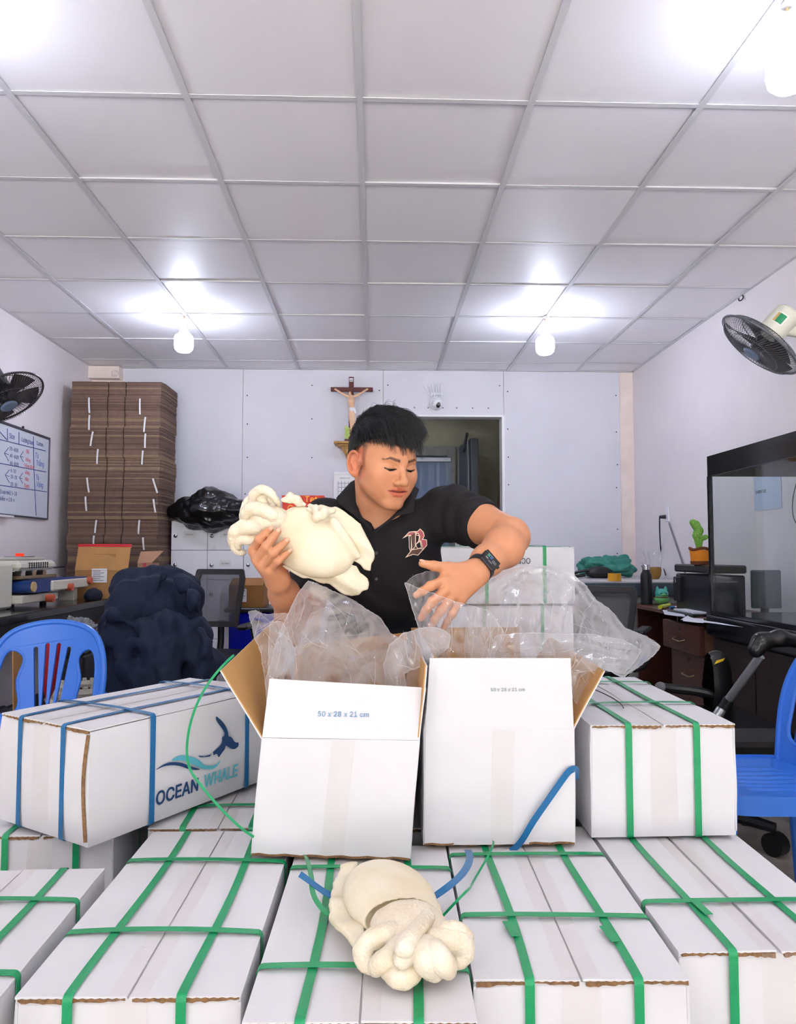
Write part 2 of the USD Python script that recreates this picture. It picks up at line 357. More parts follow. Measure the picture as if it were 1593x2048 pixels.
# the dim passage behind the doorway
BY = 8.6
struct('wall_passage', [bx(-.35, -.25, YB + T, BY, 0, H), bx(1.62, 1.72, YB + T, BY, 0, H), bx(-.35, 1.72, BY, BY + .1, 0, H)], m_conc)
struct('ceiling_passage', bx(-.35, 1.72, YB + T, BY + .1, H, H + .1), m_conc)
struct('floor_passage', bx(-.35, 1.72, YB + T, BY + .1, -.1, 0), m_fl)
cd = thing('cold_room_doorway', 'grey metal cold room door frame with clear hanging plastic strips seen through the dim doorway', 'doorway', (.72, BY - .06, 0))
m_alu = mat('brushed_metal', (170, 176, 186), .3, metallic=.7)
A = lambda x, y, Y: at(x, y, Y=Y)
l, r_, t = A(800, 900, BY - .1)[0], A(911, 900, BY - .1)[0], A(900, 893, BY - .1)[2]
part(cd, 'frame', [bx(r_ - .1, r_, BY - .12, BY, 0, t), bx(l, l + .1, BY - .12, BY, 0, t), bx(l + .1, r_ - .1, BY - .12, BY, t - .11, t)], mat('weathered_frame', (150, 152, 150), .5, var=.3, vs=14), world=True)
part(cd, 'header_rail', [bx(l + .08, r_ - .05, BY - .16, BY - .12, t - .19, t - .13, .008)], m_alu, world=True)
strip = pane('strip_film', (.75, .85, 1.0), 1.45, .1, haze=.6, hazec=(205, 220, 246))
n = 5; w = (r_ - l - .15) / n
for k in range(n):
    vs_ = []; x0 = l + .09 + k * w; gx = np.linspace(x0 - .015, x0 + w + .01, 8); gz = np.linspace(.05, t - .15, 24)
    P = np.stack(np.meshgrid(gx, gz, indexing='ij'), -1).reshape(-1, 2)
    y = BY - .14 + .012 * (k % 2) + .02 * (meshkit.noise(np.c_[P * 4, np.full(len(P), k)]) - .5) + .015 * np.sin((P[:, 0] - x0) / w * np.pi)
    i, j = np.meshgrid(np.arange(7), np.arange(23), indexing='ij')
    part(cd, 'plastic_strip', (np.c_[P[:, 0], y, P[:, 1]], np.stack([i * 24 + j, (i + 1) * 24 + j, (i + 1) * 24 + j + 1, i * 24 + j + 1], -1).reshape(-1, 4)), strip, smooth=True, world=True)
part(cd, 'cold_panel', bx(l + .08, r_ - .08, BY - .02, BY - .005, 0, t - .1), mat('cold_blue', (176, 194, 224), .6, var=.15, vs=4), world=True)
od = thing('insulated_door', 'open thick dark grey insulated door with bright metal edge beside the plastic strips', 'door', (1.2, 7.9, 0))
p0, p1 = A(918, 893, 8.3), A(945, 910, 7.6)
dz = p0[2]; dv = np.array([p1[0] - p0[0], -.62, 0]); L = np.linalg.norm(dv); ang = math.degrees(math.atan2(dv[1], dv[0])); tr = lambda m: xf(m, (p0[0], 8.3, 0), rz(ang))
part(od, 'door_leaf', tr(bx(0, L, 0, .08, .05, dz, .006)), mat('grey_door', (92, 98, 108), .45, var=.1), world=True)
part(od, 'metal_edge', tr(bx(-.012, .0, -.01, .09, .05, dz, .002)), m_alu, world=True)
part(od, 'latch_bar', tr([bx(L - .09, L - .05, -.03, -.005, .5, dz - .02, .004), bx(L - .12, L - .02, -.05, -.02, dz - .75, dz - .62, .01), cyl((L - .3, -.02, dz - .1), (L + .03, -.05, dz + .04), .016, n=10)]), mat('dull_steel', (120, 124, 130), .35, metallic=.6), world=True)
m_kraft_d = mat('kraft_dark', (96, 66, 52), .8, var=.15, vs=30)
fs = []
zz = .0
sx0 = A(985, 900, 7.2)[0]
sk = thing('hanging_coat', 'dark brown coat hanging just inside the right edge of the doorway', 'coat', (1.25, 7.2, 0))
def coat(p):
    d = cap(p, (sx0 + .14, 7.2, 1.92), (sx0 + .12, 7.2, 1.15), .07, .12)
    return d + .012 * np.sin(p[:, 0] * 60 + p[:, 2] * 6) + .01 * (meshkit.noise(p * 18) - .5)
part(sk, 'cloth', surf(coat, (sx0 - .05, 7.0, .9), (sx0 + .36, 7.42, 2.05), .018), m_kraft_d, smooth=True, world=True)
part(sk, 'hook', cyl((sx0 + .15, 7.2, 1.95), (1.62, 7.2, 2.02), .012, n=8), m_alu, world=True)
# ================================================================== LED bulbs on short pendants, at crossings of the ceiling grid
def bulb(x, y, label, group=None, K=.82, pw=1.0):
    lathe = lambda pr, n: globals()['lathe']([(r, z * K) for r, z in pr], n)
    b = thing('led_bulb', label, 'light bulb', (x, y, H), 0, group)
    part(b, 'ceiling_rose', lathe([(0, 0), (.016, 0), (.018, -.012), (.01, -.02), (0, -.02)][::-1], 20), mat('bulb_plastic', (235, 235, 238), .4))
    part(b, 'cord', cyl((0, 0, -.015), (0, 0, -.042), .004, n=8), mat('brass_cord', (205, 170, 110), .5))
    part(b, 'socket', lathe([(0, -.038), (.013, -.04), (.021, -.052), (.022, -.075), (.025, -.08), (.025, -.087), (.023, -.09), (.023, -.118), (.028, -.122), (.028, -.130), (.024, -.133), (0, -.134)][::-1], 28), mat('bulb_plastic', (0, 0, 0)))
    part(b, 'collar', lathe([(.0, -.132), (.027, -.133), (.032, -.15), (.042, -.16), (.048, -.172), (.0, -.173)][::-1], 28), mat('bulb_plastic', (0, 0, 0)))
    part(b, 'globe', lathe([(.047, -.171), (.058, -.183), (.063, -.2), (.063, -.265), (.058, -.292), (.042, -.312), (.02, -.32), (.0, -.322)][::-1], 32), glow('led_glow_%d' % round(pw * 100), (226, 234, 255), BULB * pw), smooth=True)
bulb(-1.277, 4.92, 'glowing white LED bulb hanging below the ceiling at back left')
bulb(1.155, 4.90, 'glowing white LED bulb hanging below the ceiling at back right')
bulb(1.2, 2.03, 'largest nearest glowing white LED bulb, at the top right corner of the picture', pw=.52)
bulb(-1.275, 2.03, 'white LED bulb outside the picture above its top left corner', pw=.52)
bulb(-1.275, -.86, 'white LED bulb behind the camera towards the shop front', 'bulbs behind the camera')
bulb(1.17, -.86, 'white LED bulb behind the camera towards the shop front', 'bulbs behind the camera')
bulb(.2, 7.5, 'white LED bulb in the passage behind the back wall, out of sight', pw=.22)
# ================================================================== cartons
m_card = mat('white_card', (217, 216, 219), .62, var=.035, vs=7, bump=.06, bs=14)
m_kraft = mat('kraft_inside', (196, 150, 92), .75, var=.12, vs=9, bump=.08, bs=25)
m_raw = mat('raw_corrugated_edge', (142, 106, 70), .9, var=.45, vs=130)
m_green = mat('green_strap', (10, 150, 92), .32, bump=.15, bs=500)
m_blue = mat('blue_strap', (22, 104, 158), .32, bump=.15, bs=500)
m_tape = usdkit.material(stage, '/World/Looks/clear_tape', {'t': ('transparent_bsdf', {'color': (.995, .99, .985)}), 'p': ('principled_bsdf', {'base_color': lin(246, 243, 240), 'roughness': .16}),
    'm': ('mix_closure', {'fac': .045}), 'g': ('geometry', {}), 'n': ('noise_texture', {'scale': 30.0, 'detail': 3}), 'b': ('bump', {'strength': .5, 'distance': .01})},
    [('g.position', 'n.vector'), ('n.fac', 'b.height'), ('b.normal', 'p.normal'), ('t.BSDF', 'm.closure1'), ('p.BSDF', 'm.closure2')], surface='m.closure')
m_ink = mat('dark_ink', (30, 40, 56), .6); m_navy = mat('navy_ink', (20, 62, 112), .5); m_teal = mat('teal_ink', (92, 184, 200), .5)

def grid_slab(a, b, c, d, out, t0, t1, n=10, wob=0, seed=0):
    """a thin slab on the quad a b c d (bottom left, bottom right, top right, top left), from t0 to t1 along out"""
    a, b, c, d = [np.asarray(x, float) for x in (a, b, c, d)]
    u, w = np.meshgrid(np.linspace(0, 1, n), np.linspace(0, 1, n), indexing='ij'); u, w = u.ravel()[:, None], w.ravel()[:, None]
    P = a * (1 - u) * (1 - w) + b * u * (1 - w) + c * u * w + d * (1 - u) * w
    nr = np.cross(b - a, d - a); nr /= np.linalg.norm(nr)
    if nr @ np.asarray(out, float) < 0: nr = -nr
    if wob: P = P + nr * ((meshkit.noise(P * 9, seed) - .5) * wob * 2)[:, None]
    i, j = np.meshgrid(np.arange(n - 1), np.arange(n - 1), indexing='ij')
    q = np.stack([i * n + j, (i + 1) * n + j, (i + 1) * n + j + 1, i * n + j + 1], -1).reshape(-1, 4); N = n * n
    rim = [k * n for k in range(n)] + [(n - 1) * n + k for k in range(1, n)] + [k * n + n - 1 for k in range(n - 2, -1, -1)] + list(range(n - 2, 0, -1))
    r2 = np.roll(rim, -1); rim = np.array(rim)
    f = np.vstack([q + N, q[:, ::-1], np.stack([rim, r2, r2 + N, rim + N], 1)])
    return np.vstack([P + nr * t0, P + nr * t1]), tri(f)
def rrect(y0, y1, z0, z1, r, n=6):
    c = [(y1 - r, z0 + r, -90), (y1 - r, z1 - r, 0), (y0 + r, z1 - r, 90), (y0 + r, z0 + r, 180)]
    return np.array([(cy + r * math.cos(math.radians(a0 + 90 * k / n)), cz + r * math.sin(math.radians(a0 + 90 * k / n))) for cy, cz, a0 in c for k in range(n + 1)])
def strap_loop(y0, y1, z0, z1, bow, seed):
    p = rrect(y0, y1, z0, z1, .008); out = []
    for k in range(len(p)):
        a, b = p[k], p[(k + 1) % len(p)]; s = max(1, int(np.linalg.norm(b - a) / .02))
        for t in range(s): out.append(a + (b - a) * t / s)
    out = np.array(out); top = out[:, 1] > z1 - .004
    u = (out[:, 0] - y0) / (y1 - y0); out[top, 1] += (bow * .5 * np.sin(np.clip(u, 0, 1) * np.pi) ** .7)[top]
    return np.vstack([out, out[:1]])
def carton(label, loc, rot, L=.53, W=.279, Hh=.207, strap='green', seed=0, gap=.0015, group=None, cross=(.3, .74), cols=None, tails=(), simple=False, bulge=.002):
    rg = random.Random(seed); t = thing('carton', label, 'box', loc, rot, group)
    b = trimesh.creation.box((W, L, Hh - .004)); v, f = subdivide((np.array(b.vertices), np.array(b.faces)), .5 if simple else .035)
    v = v + [0, L / 2, (Hh - .004) / 2]
    if not simple:
        n = np.zeros_like(v); n[:, 0] = (np.abs(v[:, 0]) > W / 2 - 1e-6) * np.sign(v[:, 0]); n[:, 1] = (v[:, 1] > L - 1e-6) * 1. - (v[:, 1] < 1e-6)
        e = np.sin(np.clip(v[:, 2] / Hh, 0, 1) * np.pi) ** .6
        wv = (np.cos(v[:, 0] / W * np.pi) if True else 1)
        v = v + n * (bulge * e + .002 * (meshkit.noise(v * 12 + seed * 7) - .5))[:, None]
    part(t, 'carton_body', (v, f), m_card, smooth=30)
    for s in (-1, 1):
        x0, x1 = (-W / 2 - .001, -gap) if s < 0 else (gap, W / 2 + .001)
        lift = rg.uniform(.0005, .003)
        a, b2, c, d = (x0, -.003, Hh - .002), (x1, -.003, Hh - .002), (x1, L + .002, Hh - .002), (x0, L + .002, Hh - .002)
        fp = part(t, 'top_flap', grid_slab(a, b2, c, d, (0, 0, 1), -.001, .0022, 12 if not simple else 3, .0016 if not simple else 0, seed + s), m_card, smooth=30)
        if not simple:      # the torn brown edge below the flap's end
            xs_ = np.linspace(x0 + .004, x1 - .002, 26); up_ = np.array([rg.uniform(-.0012, .0016) for _ in xs_]) + .0016 * np.sin(xs_ * 40 + seed)
            top = [(x, Hh - .0028 + .0012 * (k % 2)) for k, x in enumerate(xs_)]; bot = [(x, Hh - .0062 + u) for x, u in zip(xs_, up_)]
            part(fp, 'raw_edge', xf(upright(extr(Polygon(top + bot[::-1]).buffer(0), .006)), (0, .0015, 0)), m_raw, smooth=False)
    if not simple:
        zt = Hh + .0016
        part(t, 'tape', [grid_slab((-.025, .0, zt), (.025, .0, zt), (.025, L, zt), (-.025, L, zt), (0, 0, 1), 0, .0004, 14, .0006, seed),
                         grid_slab((-.027, -.0058, .02), (.026, -.0058, .03), (.024, -.0048, Hh - .002), (-.025, -.0048, Hh - .002), (0, -1, 0), 0, .0006, 20, .0016, seed + 5)], m_tape, smooth=30)
        for sx in (-1, 1): part(t, 'corner_crease', cyl((sx * (W / 2 - .001), -.001, .01), (sx * (W / 2 - .001), -.001, Hh - .008), .0022, n=8), m_card)
    if strap:
        ms = m_green if strap == 'green' else m_blue
        for x in (cols or (-W / 4, W / 4)):
            p = strap_loop(-.007, L + .006, -.0012, Hh + .0026, .003, seed); xw = x + .004 * np.sin(p[:, 0] * 9 + seed + x * 50)
            part(t, 'strap', ribbon(np.c_[xw, p], .0125, (1, 0, 0)), ms, smooth=50)
        for k, fr in enumerate(cross):
            p = strap_loop(-W / 2 - .0012 - bulge, W / 2 + .0012 + bulge, -.0012, Hh + .0042, .006, seed); y = fr * L + .004 * np.sin(p[:, 0] * 11 + seed + k)
            part(t, 'strap', ribbon(np.c_[p[:, 0], y, p[:, 1]], .0125, (0, 1, 0)), ms, smooth=50)
        for (x, y, a) in tails:
            part(t, 'strap_tail', xf(bx(-.0064, .0064, -.022, .022, 0, .0012, .0004), (x, y, Hh + .0062), rz(a)), ms)
    return t
ZB, Z1, Z2 = .15, .3605, .576
carton('white green-strapped carton cut off by the left edge at the bottom of the picture', (-.603, .822, Z1), 1.0, L=.52, seed=1, cross=(.36, .76), tails=((-.03, .39, 4),))
carton('white green-strapped carton at bottom left between the cut-off one and the one with the cuttlefish', (-.306, .967, Z1), -1.0, L=.54, seed=2, cross=(.27, .73))
carton('white green-strapped carton with the whole cuttlefish lying on its top', (-.016, .908, Z1), -1.4, L=.52, W=.276, seed=3, cross=(.2, .80))
carton('white green-strapped carton right of the lying cuttlefish, in front of the right open carton', (.270, .985, Z1), -1.5, L=.53, seed=4, cross=(.30, .73), tails=((-.073, .115, 8), (.066, .10, 6)))
carton('white green-strapped carton at bottom right with a wide dark gap between its top flaps', (.564, 1.045, Z1), -1.0, L=.53, seed=5, gap=.0035, cross=(.26, .8), tails=((-.06, .11, 5),))
carton('white green-strapped carton under the near end of the blue-strapped carton', (-.652, 1.505, Z1), 0, L=.52, seed=6)
carton('white green-strapped carton just showing behind the loose green strap, under the blue-strapped carton', (-.313, 1.535, Z1), 0, L=.5, seed=7, cross=(.22, .74))
carton('white green-strapped carton hidden under the left open carton', (-.020, 1.52, Z1), 0, L=.5, seed=8)
carton('white green-strapped carton hidden under the right open carton', (.268, 1.54, Z1), 0, L=.5, seed=9)
carton('white green-strapped carton hidden under the strapped carton at right of the open ones', (.585, 1.59, Z1), 0, L=.5, seed=10)
for k, (x, y) in enumerate([(x, y) for x in (-.6, -.31, -.02, .27, .56) for y in (.96, 1.49)]):
    carton('white strapped carton of the hidden lowest layer on the pallet', (x, y, ZB), 0, L=.52, seed=20 + k, simple=True, strap=None, group='lowest layer of cartons')
pl = thing('pallet', 'wooden pallet under the pile of white cartons', 'pallet', (-.02, 1.5, 0))
m_wood = mat('pallet_wood', (168, 132, 92), .8, var=.3, vs=14, stretch=(1, 8, 8))
for k in range(8): part(pl, 'deck_board', bx(-.8, .8, -.63 + .15 * k, -.63 + .15 * k + .11, .125, .149, .002), m_wood)
for x in (-.74, 0, .74): part(pl, 'stringer', bx(x - .045, x + .045, -.62, .53, .02, .125, .002), m_wood)
for y in (-.6, 0, .43): part(pl, 'bottom_board', bx(-.8, .8, y - .02, y + .08, 0, .02, .002), m_wood)
# the strapped carton at right, on top
sr = carton('white green-strapped carton on the top layer, right of the two open cartons', (.559, 1.436, Z2), .3, L=.54, W=.282, Hh=.213, seed=12, cross=(.33, .8), cols=(-.072, .062))
# the blue-strapped carton with the logo
e1 = np.array([.548, .836, 0]); e2 = np.array([-.836, .548, 0]); N0 = np.array([-.524, 1.405, Z2 + .004]); ang = math.degrees(math.atan2(-e1[0], e1[1]))
bl = carton('white carton with blue straps and a navy and teal whale tail printed on its side', N0 + e2 * .14, ang, L=.5, W=.28, Hh=.213, strap='blue', seed=13, cross=(.27, .82), bulge=.006, gap=.003)
LW = .5
def on_side(px, py):
    r = RT * (px - CX) / F - UP * (py - CY) / F + FW; n = -e2; P = N0 + n * .0105
    q = EYE + r * ((P - EYE) @ n / (r @ n)); return ((q - N0) @ e1, q[2] - N0[2])
zp = lambda pts: Polygon([on_side(x * .3515, 1340 + y * .3515) for x, y in pts]).buffer(0)
def printed(parent, name, poly_or_mesh, material, off=.0098, depth=.0008):
    m = extr(poly_or_mesh, depth) if hasattr(poly_or_mesh, 'area') else poly_or_mesh
    v, f = subdivide(m, .03); v = np.stack([.14 + off + v[:, 2] * .6 - .0, v[:, 0], v[:, 1]], 1)
    e = np.sin(np.clip(v[:, 2] / .213, 0, 1) * np.pi) ** .6; v[:, 0] += .006 * e - .0062
    part(parent, name, (v, f), material, smooth=False)
from_px = lambda pts, n=60: zp(smooth_path(pts, n, closed=True))
printed(bl, 'printed_wave', from_px([(890, 568), (930, 540), (985, 525), (1040, 530), (1085, 548), (1140, 566), (1090, 567), (1045, 553), (1000, 543), (950, 545), (915, 556)]), m_navy)
printed(bl, 'printed_wave', from_px([(980, 515), (1015, 490), (1065, 488), (1110, 500), (1145, 522), (1165, 540), (1200, 545), (1235, 535), (1257, 516), (1235, 550), (1190, 566), (1150, 560), (1110, 543), (1070, 525), (1030, 514)]), m_teal)
printed(bl, 'printed_tail', zp(np.vstack([smooth_path([(1237, 265), (1275, 300), (1296, 340), (1302, 378)], 12), smooth_path([(1302, 378), (1322, 386), (1342, 412), (1357, 411)], 12), smooth_path([(1357, 411), (1352, 440), (1335, 450), (1310, 443), (1285, 430)], 12),
    smooth_path([(1285, 430), (1278, 455), (1258, 482), (1246, 497), (1236, 476), (1222, 484), (1215, 468)], 12), smooth_path([(1215, 468), (1245, 440), (1262, 420), (1266, 385)], 10), smooth_path([(1266, 385), (1280, 372), (1262, 325), (1237, 265)], 12)])), m_navy)
printed(bl, 'printed_back', zp([(1130, 487), (1165, 491), (1205, 480), (1196, 493), (1160, 497), (1140, 497)]), m_navy)
for wd, a, b, m_, in (('OCEAN', (893, 765), (1133, 692), m_navy), ('WHALE', (1166, 672), (1357, 600), m_teal)):
    s0, z0 = on_side(a[0] * .3515, 1340 + a[1] * .3515); s1, z1 = on_side(b[0] * .3515, 1340 + b[1] * .3515)
    v, f = text(wd, .026, .0008, bold=True); k = (s1 - s0) / wtext(v)
    v = v * [k, 1, 1]; v[:, 0] += s0 - v[:, 0].min(); v[:, 1] += (z0 + z1) / 2 + .0; printed(bl, 'printed_word', (v, f), m_)
dent = [(-.14 + .004, -.008, .02), (-.14 + .006, -.008, .09), (-.14 + .004, -.008, .19)]
part(bl, 'split_edge', ribbon(smooth_path([(.1405, -.0068, .012), (.137, -.0085, .06), (.1345, -.0095, .12), (.138, -.0085, .17), (.142, -.0065, .205)], 30), .006, (1, .5, 0), .002), m_raw, smooth=50)
# ------------------------------------------------------------------ the two open cartons
def board(parent, name, q, out, lab=None, wob=.0012, seed=0, inner=True):
    p = part(parent, name, grid_slab(*q, out, 0, .0022, 10, wob, seed), m_card, smooth=30, world=True, label=lab)
    if inner: part(p, 'kraft_lining', grid_slab(*q, out, -.0022, -.0001, 10, wob, seed), m_kraft, smooth=30, world=True)
    return p
def open_carton(label, FL, FR, back, lean, hh, flaps, seed):
    FL, FR, back, lean = [np.asarray(x, float) for x in (FL, FR, back, lean)]
    BL, BR = FL + back, FR + back; up_ = lean + [0, 0, hh]; ri = (FR - FL) / np.linalg.norm(FR - FL); bk = back / np.linalg.norm(back)
    c = (FL + FR + BL + BR) / 4; t = thing('open_carton', label, 'box', c)
    board(t, 'carton_wall', (FL, FR, FR + up_, FL + up_), -bk, 'white front wall', seed=seed); board(t, 'carton_wall', (BL, BR, BR + up_, BL + up_), bk, seed=seed + 1)
    board(t, 'carton_wall', (FL, BL, BL + up_, FL + up_), -ri, seed=seed + 2); board(t, 'carton_wall', (FR, BR, BR + up_, FR + up_), ri, seed=seed + 3)
    part(t, 'carton_floor', grid_slab(FL, FR, BR, BL, (0, 0, 1), 0, .004, 4), m_kraft, world=True)
    ff, lf, rf, bf = flaps
    fpath = board(t, 'front_flap', (FL + up_, FR + up_, ff[1], ff[0]), -bk, seed=seed + 4)
    board(t, 'side_flap', (FL + up_, BL + up_, lf[1], lf[0]), -ri, seed=seed + 5, wob=.003); board(t, 'side_flap', (FR + up_, BR + up_, rf[1], rf[0]), ri, seed=seed + 6, wob=.003)
    board(t, 'back_flap', (BL + up_, BR + up_, bf[1], bf[0]), bk, seed=seed + 7)
    part(t, 'raw_edge', ribbon(np.linspace(FL - bk * .001 + [0, 0, .001], FR - bk * .001 + [0, 0, .001], 20) + np.c_[np.zeros((20, 2)), .0012 * np.sin(np.arange(20) * 1.9)], .004, (0, 0, 1), .003), m_raw, world=True)
    m0 = (FL + FR) / 2 - bk * .0032 + ri * .004; s = lambda a, z: m0 + ri * a + up_ * z
    part(t, 'tape', grid_slab(s(-.022, .02), s(.02, .02), s(.024, .985), s(-.018, .985), -bk, 0, .0006, 18, .0022, seed), m_tape, smooth=30, world=True)
    return t, fpath, FL, FR, up_, ri, bk
def flap_text(parent, s, q, mid, h, material):
    a, b, c, d = [np.asarray(x, float) for x in q]; X = (b - a) / np.linalg.norm(b - a); Yv = (d - a); Yv = Yv - X * (Yv @ X); Yv /= np.linalg.norm(Yv); Z = np.cross(X, Yv)
    v, f = text(s, h, .0005); v = v - [(v[:, 0].max() + v[:, 0].min()) / 2, h / 2, 0]; P = a + (b - a) * mid[0] + (d - a) * mid[1]
    part(parent, 'printed_size', (P + v[:, :1] * X + v[:, 1:2] * Yv + (v[:, 2:] + .0032) * Z, f), material, smooth=False, world=True)
FL, FR = np.array([-.2195, 1.370, Z2 + .002]), np.array([.0635, 1.342, Z2 + .002])
upL = np.array([.017, 0, .207]); bkL = np.array([.0, .5, 0])
ffL = (at(540, 1358, Y=1.415), at(853, 1376, Y=1.385))
tl, fl1, *_ = open_carton('left open white carton with blue size print, its brown side flap spread wide', FL, FR, bkL, (.017, 0, 0), .207,
    (ffL, (at(443, 1340, Y=1.40), at(548, 1240, Y=1.74)), (at(853, 1331, Y=1.37), at(826, 1262, Y=1.83)), (FL + bkL + upL + [.004, .035, .100], FR + bkL + upL + [.003, .03, .135])), 40)
flap_text(fl1, '50 x 28 x 21 cm', (FL + upL, FR + upL, ffL[1], ffL[0]), (.51, .405), .0090, mat('blue_print', (84, 140, 178), .6))
FL2, FR2 = np.array([.0945, 1.405, Z2 + .002]), np.array([.3755, 1.404, Z2 + .002]); up2 = np.array([.0015, 0, .211]); bk2 = np.array([0, .5, 0])
ff2 = (at(860, 1316, Y=1.409), at(1141, 1316, Y=1.409))
tr_, fl2, *_ = open_carton('right open white carton with its front flap upright and printed size text in grey', FL2, FR2, bk2, (.0015, 0, 0), .211,
    (ff2, (FL2 + up2 + [.018, .012, .135], FL2 + bk2 + up2 + [.018, 0, .135]), (at(1209, 1341, Y=1.425), at(1209, 1341, Y=1.425) + [.01, .47, .01]), (FL2 + bk2 + up2 + [.0, .02, .138], FR2 + bk2 + up2 + [0, .02, .138])), 60)
flap_text(fl2, '50 x 28 x 21 cm', (FL2 + up2, FR2 + up2, ff2[1], ff2[0]), (.538, .555), .0062, mat('grey_print', (112, 140, 142), .6))
# ------------------------------------------------------------------ the stack behind the man
for k in range(5):
    lab = ['white strapped carton at the top of the stack behind the man, printed word upside down', 'white strapped carton second from the top of the stack behind the man'][k] if k < 2 else 'white strapped carton low in the stack behind the man'
    b = carton(lab, (.733 - .02 * (k % 2) * .3, 2.84 + .005 * k, (.935 - .2164 * k)), 90, L=.5, W=.28, seed=70 + k, cross=(.22, .64), group=None if k < 2 else 'low cartons of the rear stack', simple=k > 1)
    if k == 0:
        v, f = text('OCEAN', .020, .0006); v = v * [.85, 1, 1]          # turned upside down
        part(b, 'printed_word', (np.stack([-.1468 - v[:, 2], .16 + v[:, 0], .166 - v[:, 1]], 1), f), m_ink, smooth=False)
pb = thing('plinth_board', 'low wooden board under the stack of white cartons behind the man', 'pallet', (.48, 2.84, 0))
for y in (-.1, 0, .1): part(pb, 'deck_board', bx(-.27, .27, y - .04, y + .04, .042, .064, .002), m_wood)
for x in (-.22, .22): part(pb, 'stringer', bx(x - .03, x + .03, -.14, .14, 0, .042, .002), m_wood)
carton('white carton standing furthest back, its top just showing behind the rear stack', (.52, 3.15, .975), 0, L=.3, W=.28, seed=80, strap='green')
bs = thing('back_stand', 'low white cabinet carrying the furthest white carton behind the man', 'cabinet', (.52, 3.3, 0))
part(bs, 'body', bx(-.14, .14, -.14, .14, .05, .974, .004), m_card); part(bs, 'plinth', bx(-.13, .13, -.13, .13, 0, .05), m_ink)
# ------------------------------------------------------------------ loose straps on the pile
def loose(name, label, pts, w, material, side=(0, 0, 1), n=60, cat='strap'):
    return single(name, label, cat, ribbon(smooth_path(pts, n), w, side, .001), material, smooth=60)
Z = Z2 + .004
# ================================================================== the man
def headframe(ps, th, ro):
    ps, th, ro = [math.radians(x) for x in (ps, th, ro)]
    e = np.array([math.cos(ps), math.sin(ps), 0]); f = np.array([math.sin(ps) * math.cos(th), -math.cos(ps) * math.cos(th), -math.sin(th)])
    u = np.array([math.sin(ps) * math.sin(th), -math.cos(ps) * math.sin(th), math.cos(th)]); c, s = math.cos(ro), math.sin(ro)
    return np.stack([e * c + u * s, f, -e * s + u * c], 1)
HM = headframe(33.5, 17, 0.5); HO = np.array([.0225, 1.90, 1.347])
def hl(l): return HO + HM @ np.asarray(l, float)              # head coordinates (to the viewer's right, forward, up) -> world
SH_L, EL_L, WR_L = at(902, 1022, Y=1.965), at(1022, 1071, Y=1.765), at(957, 1140, Y=1.625)
SH_R, EL_R, WR_R = at(652, 1048, Y=1.985), at(604, 1262, Y=1.965), at(557, 1163, Y=1.715)
NK = at(768, 1042, Y=1.975)
LIPU = lambda m: chain(m, [(.0, .0865, -.0455), (.006, .0862, -.0447), (.0295, .0745, -.0490)], [.0034, .0036, .0012], .002)
LIPL = lambda m: chain(m, [(.0, .0845, -.0590), (.011, .0835, -.0582), (.0285, .0745, -.0505)], [.0056, .0050, .0012], .002)
LIPG = lambda m: chain(m, [(.0, .0915, -.0518), (.013, .0885, -.0514), (.0275, .0790, -.0498)], [.0038, .0031, .0009], .002)
FL_ = np.array([1.0, 0, 1.0])
SLIT = lambda m: chain(m * FL_, [(.0160, 0, .0052), (.0235, 0, .0026), (.0320, 0, .0016), (.0465, 0, .0056)], [.0007, .0019, .0021, .0006], .001)
LIPU2 = lambda m: chain(m * FL_, [(.0, 0, -.0457), (.006, 0, -.0449), (.0300, 0, -.0496)], [.0036, .0038, .0010], .002)
LIPL2 = lambda m: chain(m * FL_, [(.0, 0, -.0590), (.011, 0, -.0580), (.0295, 0, -.0503)], [.0062, .0056, .0010], .002)
LIPG2 = lambda m: chain(m * FL_, [(.0, 0, -.0518), (.013, 0, -.0514), (.0300, 0, -.0498)], [.0022, .0018, .0006], .002)
def mir(p): return np.c_[np.abs(p[:, 0]), p[:, 1:]]
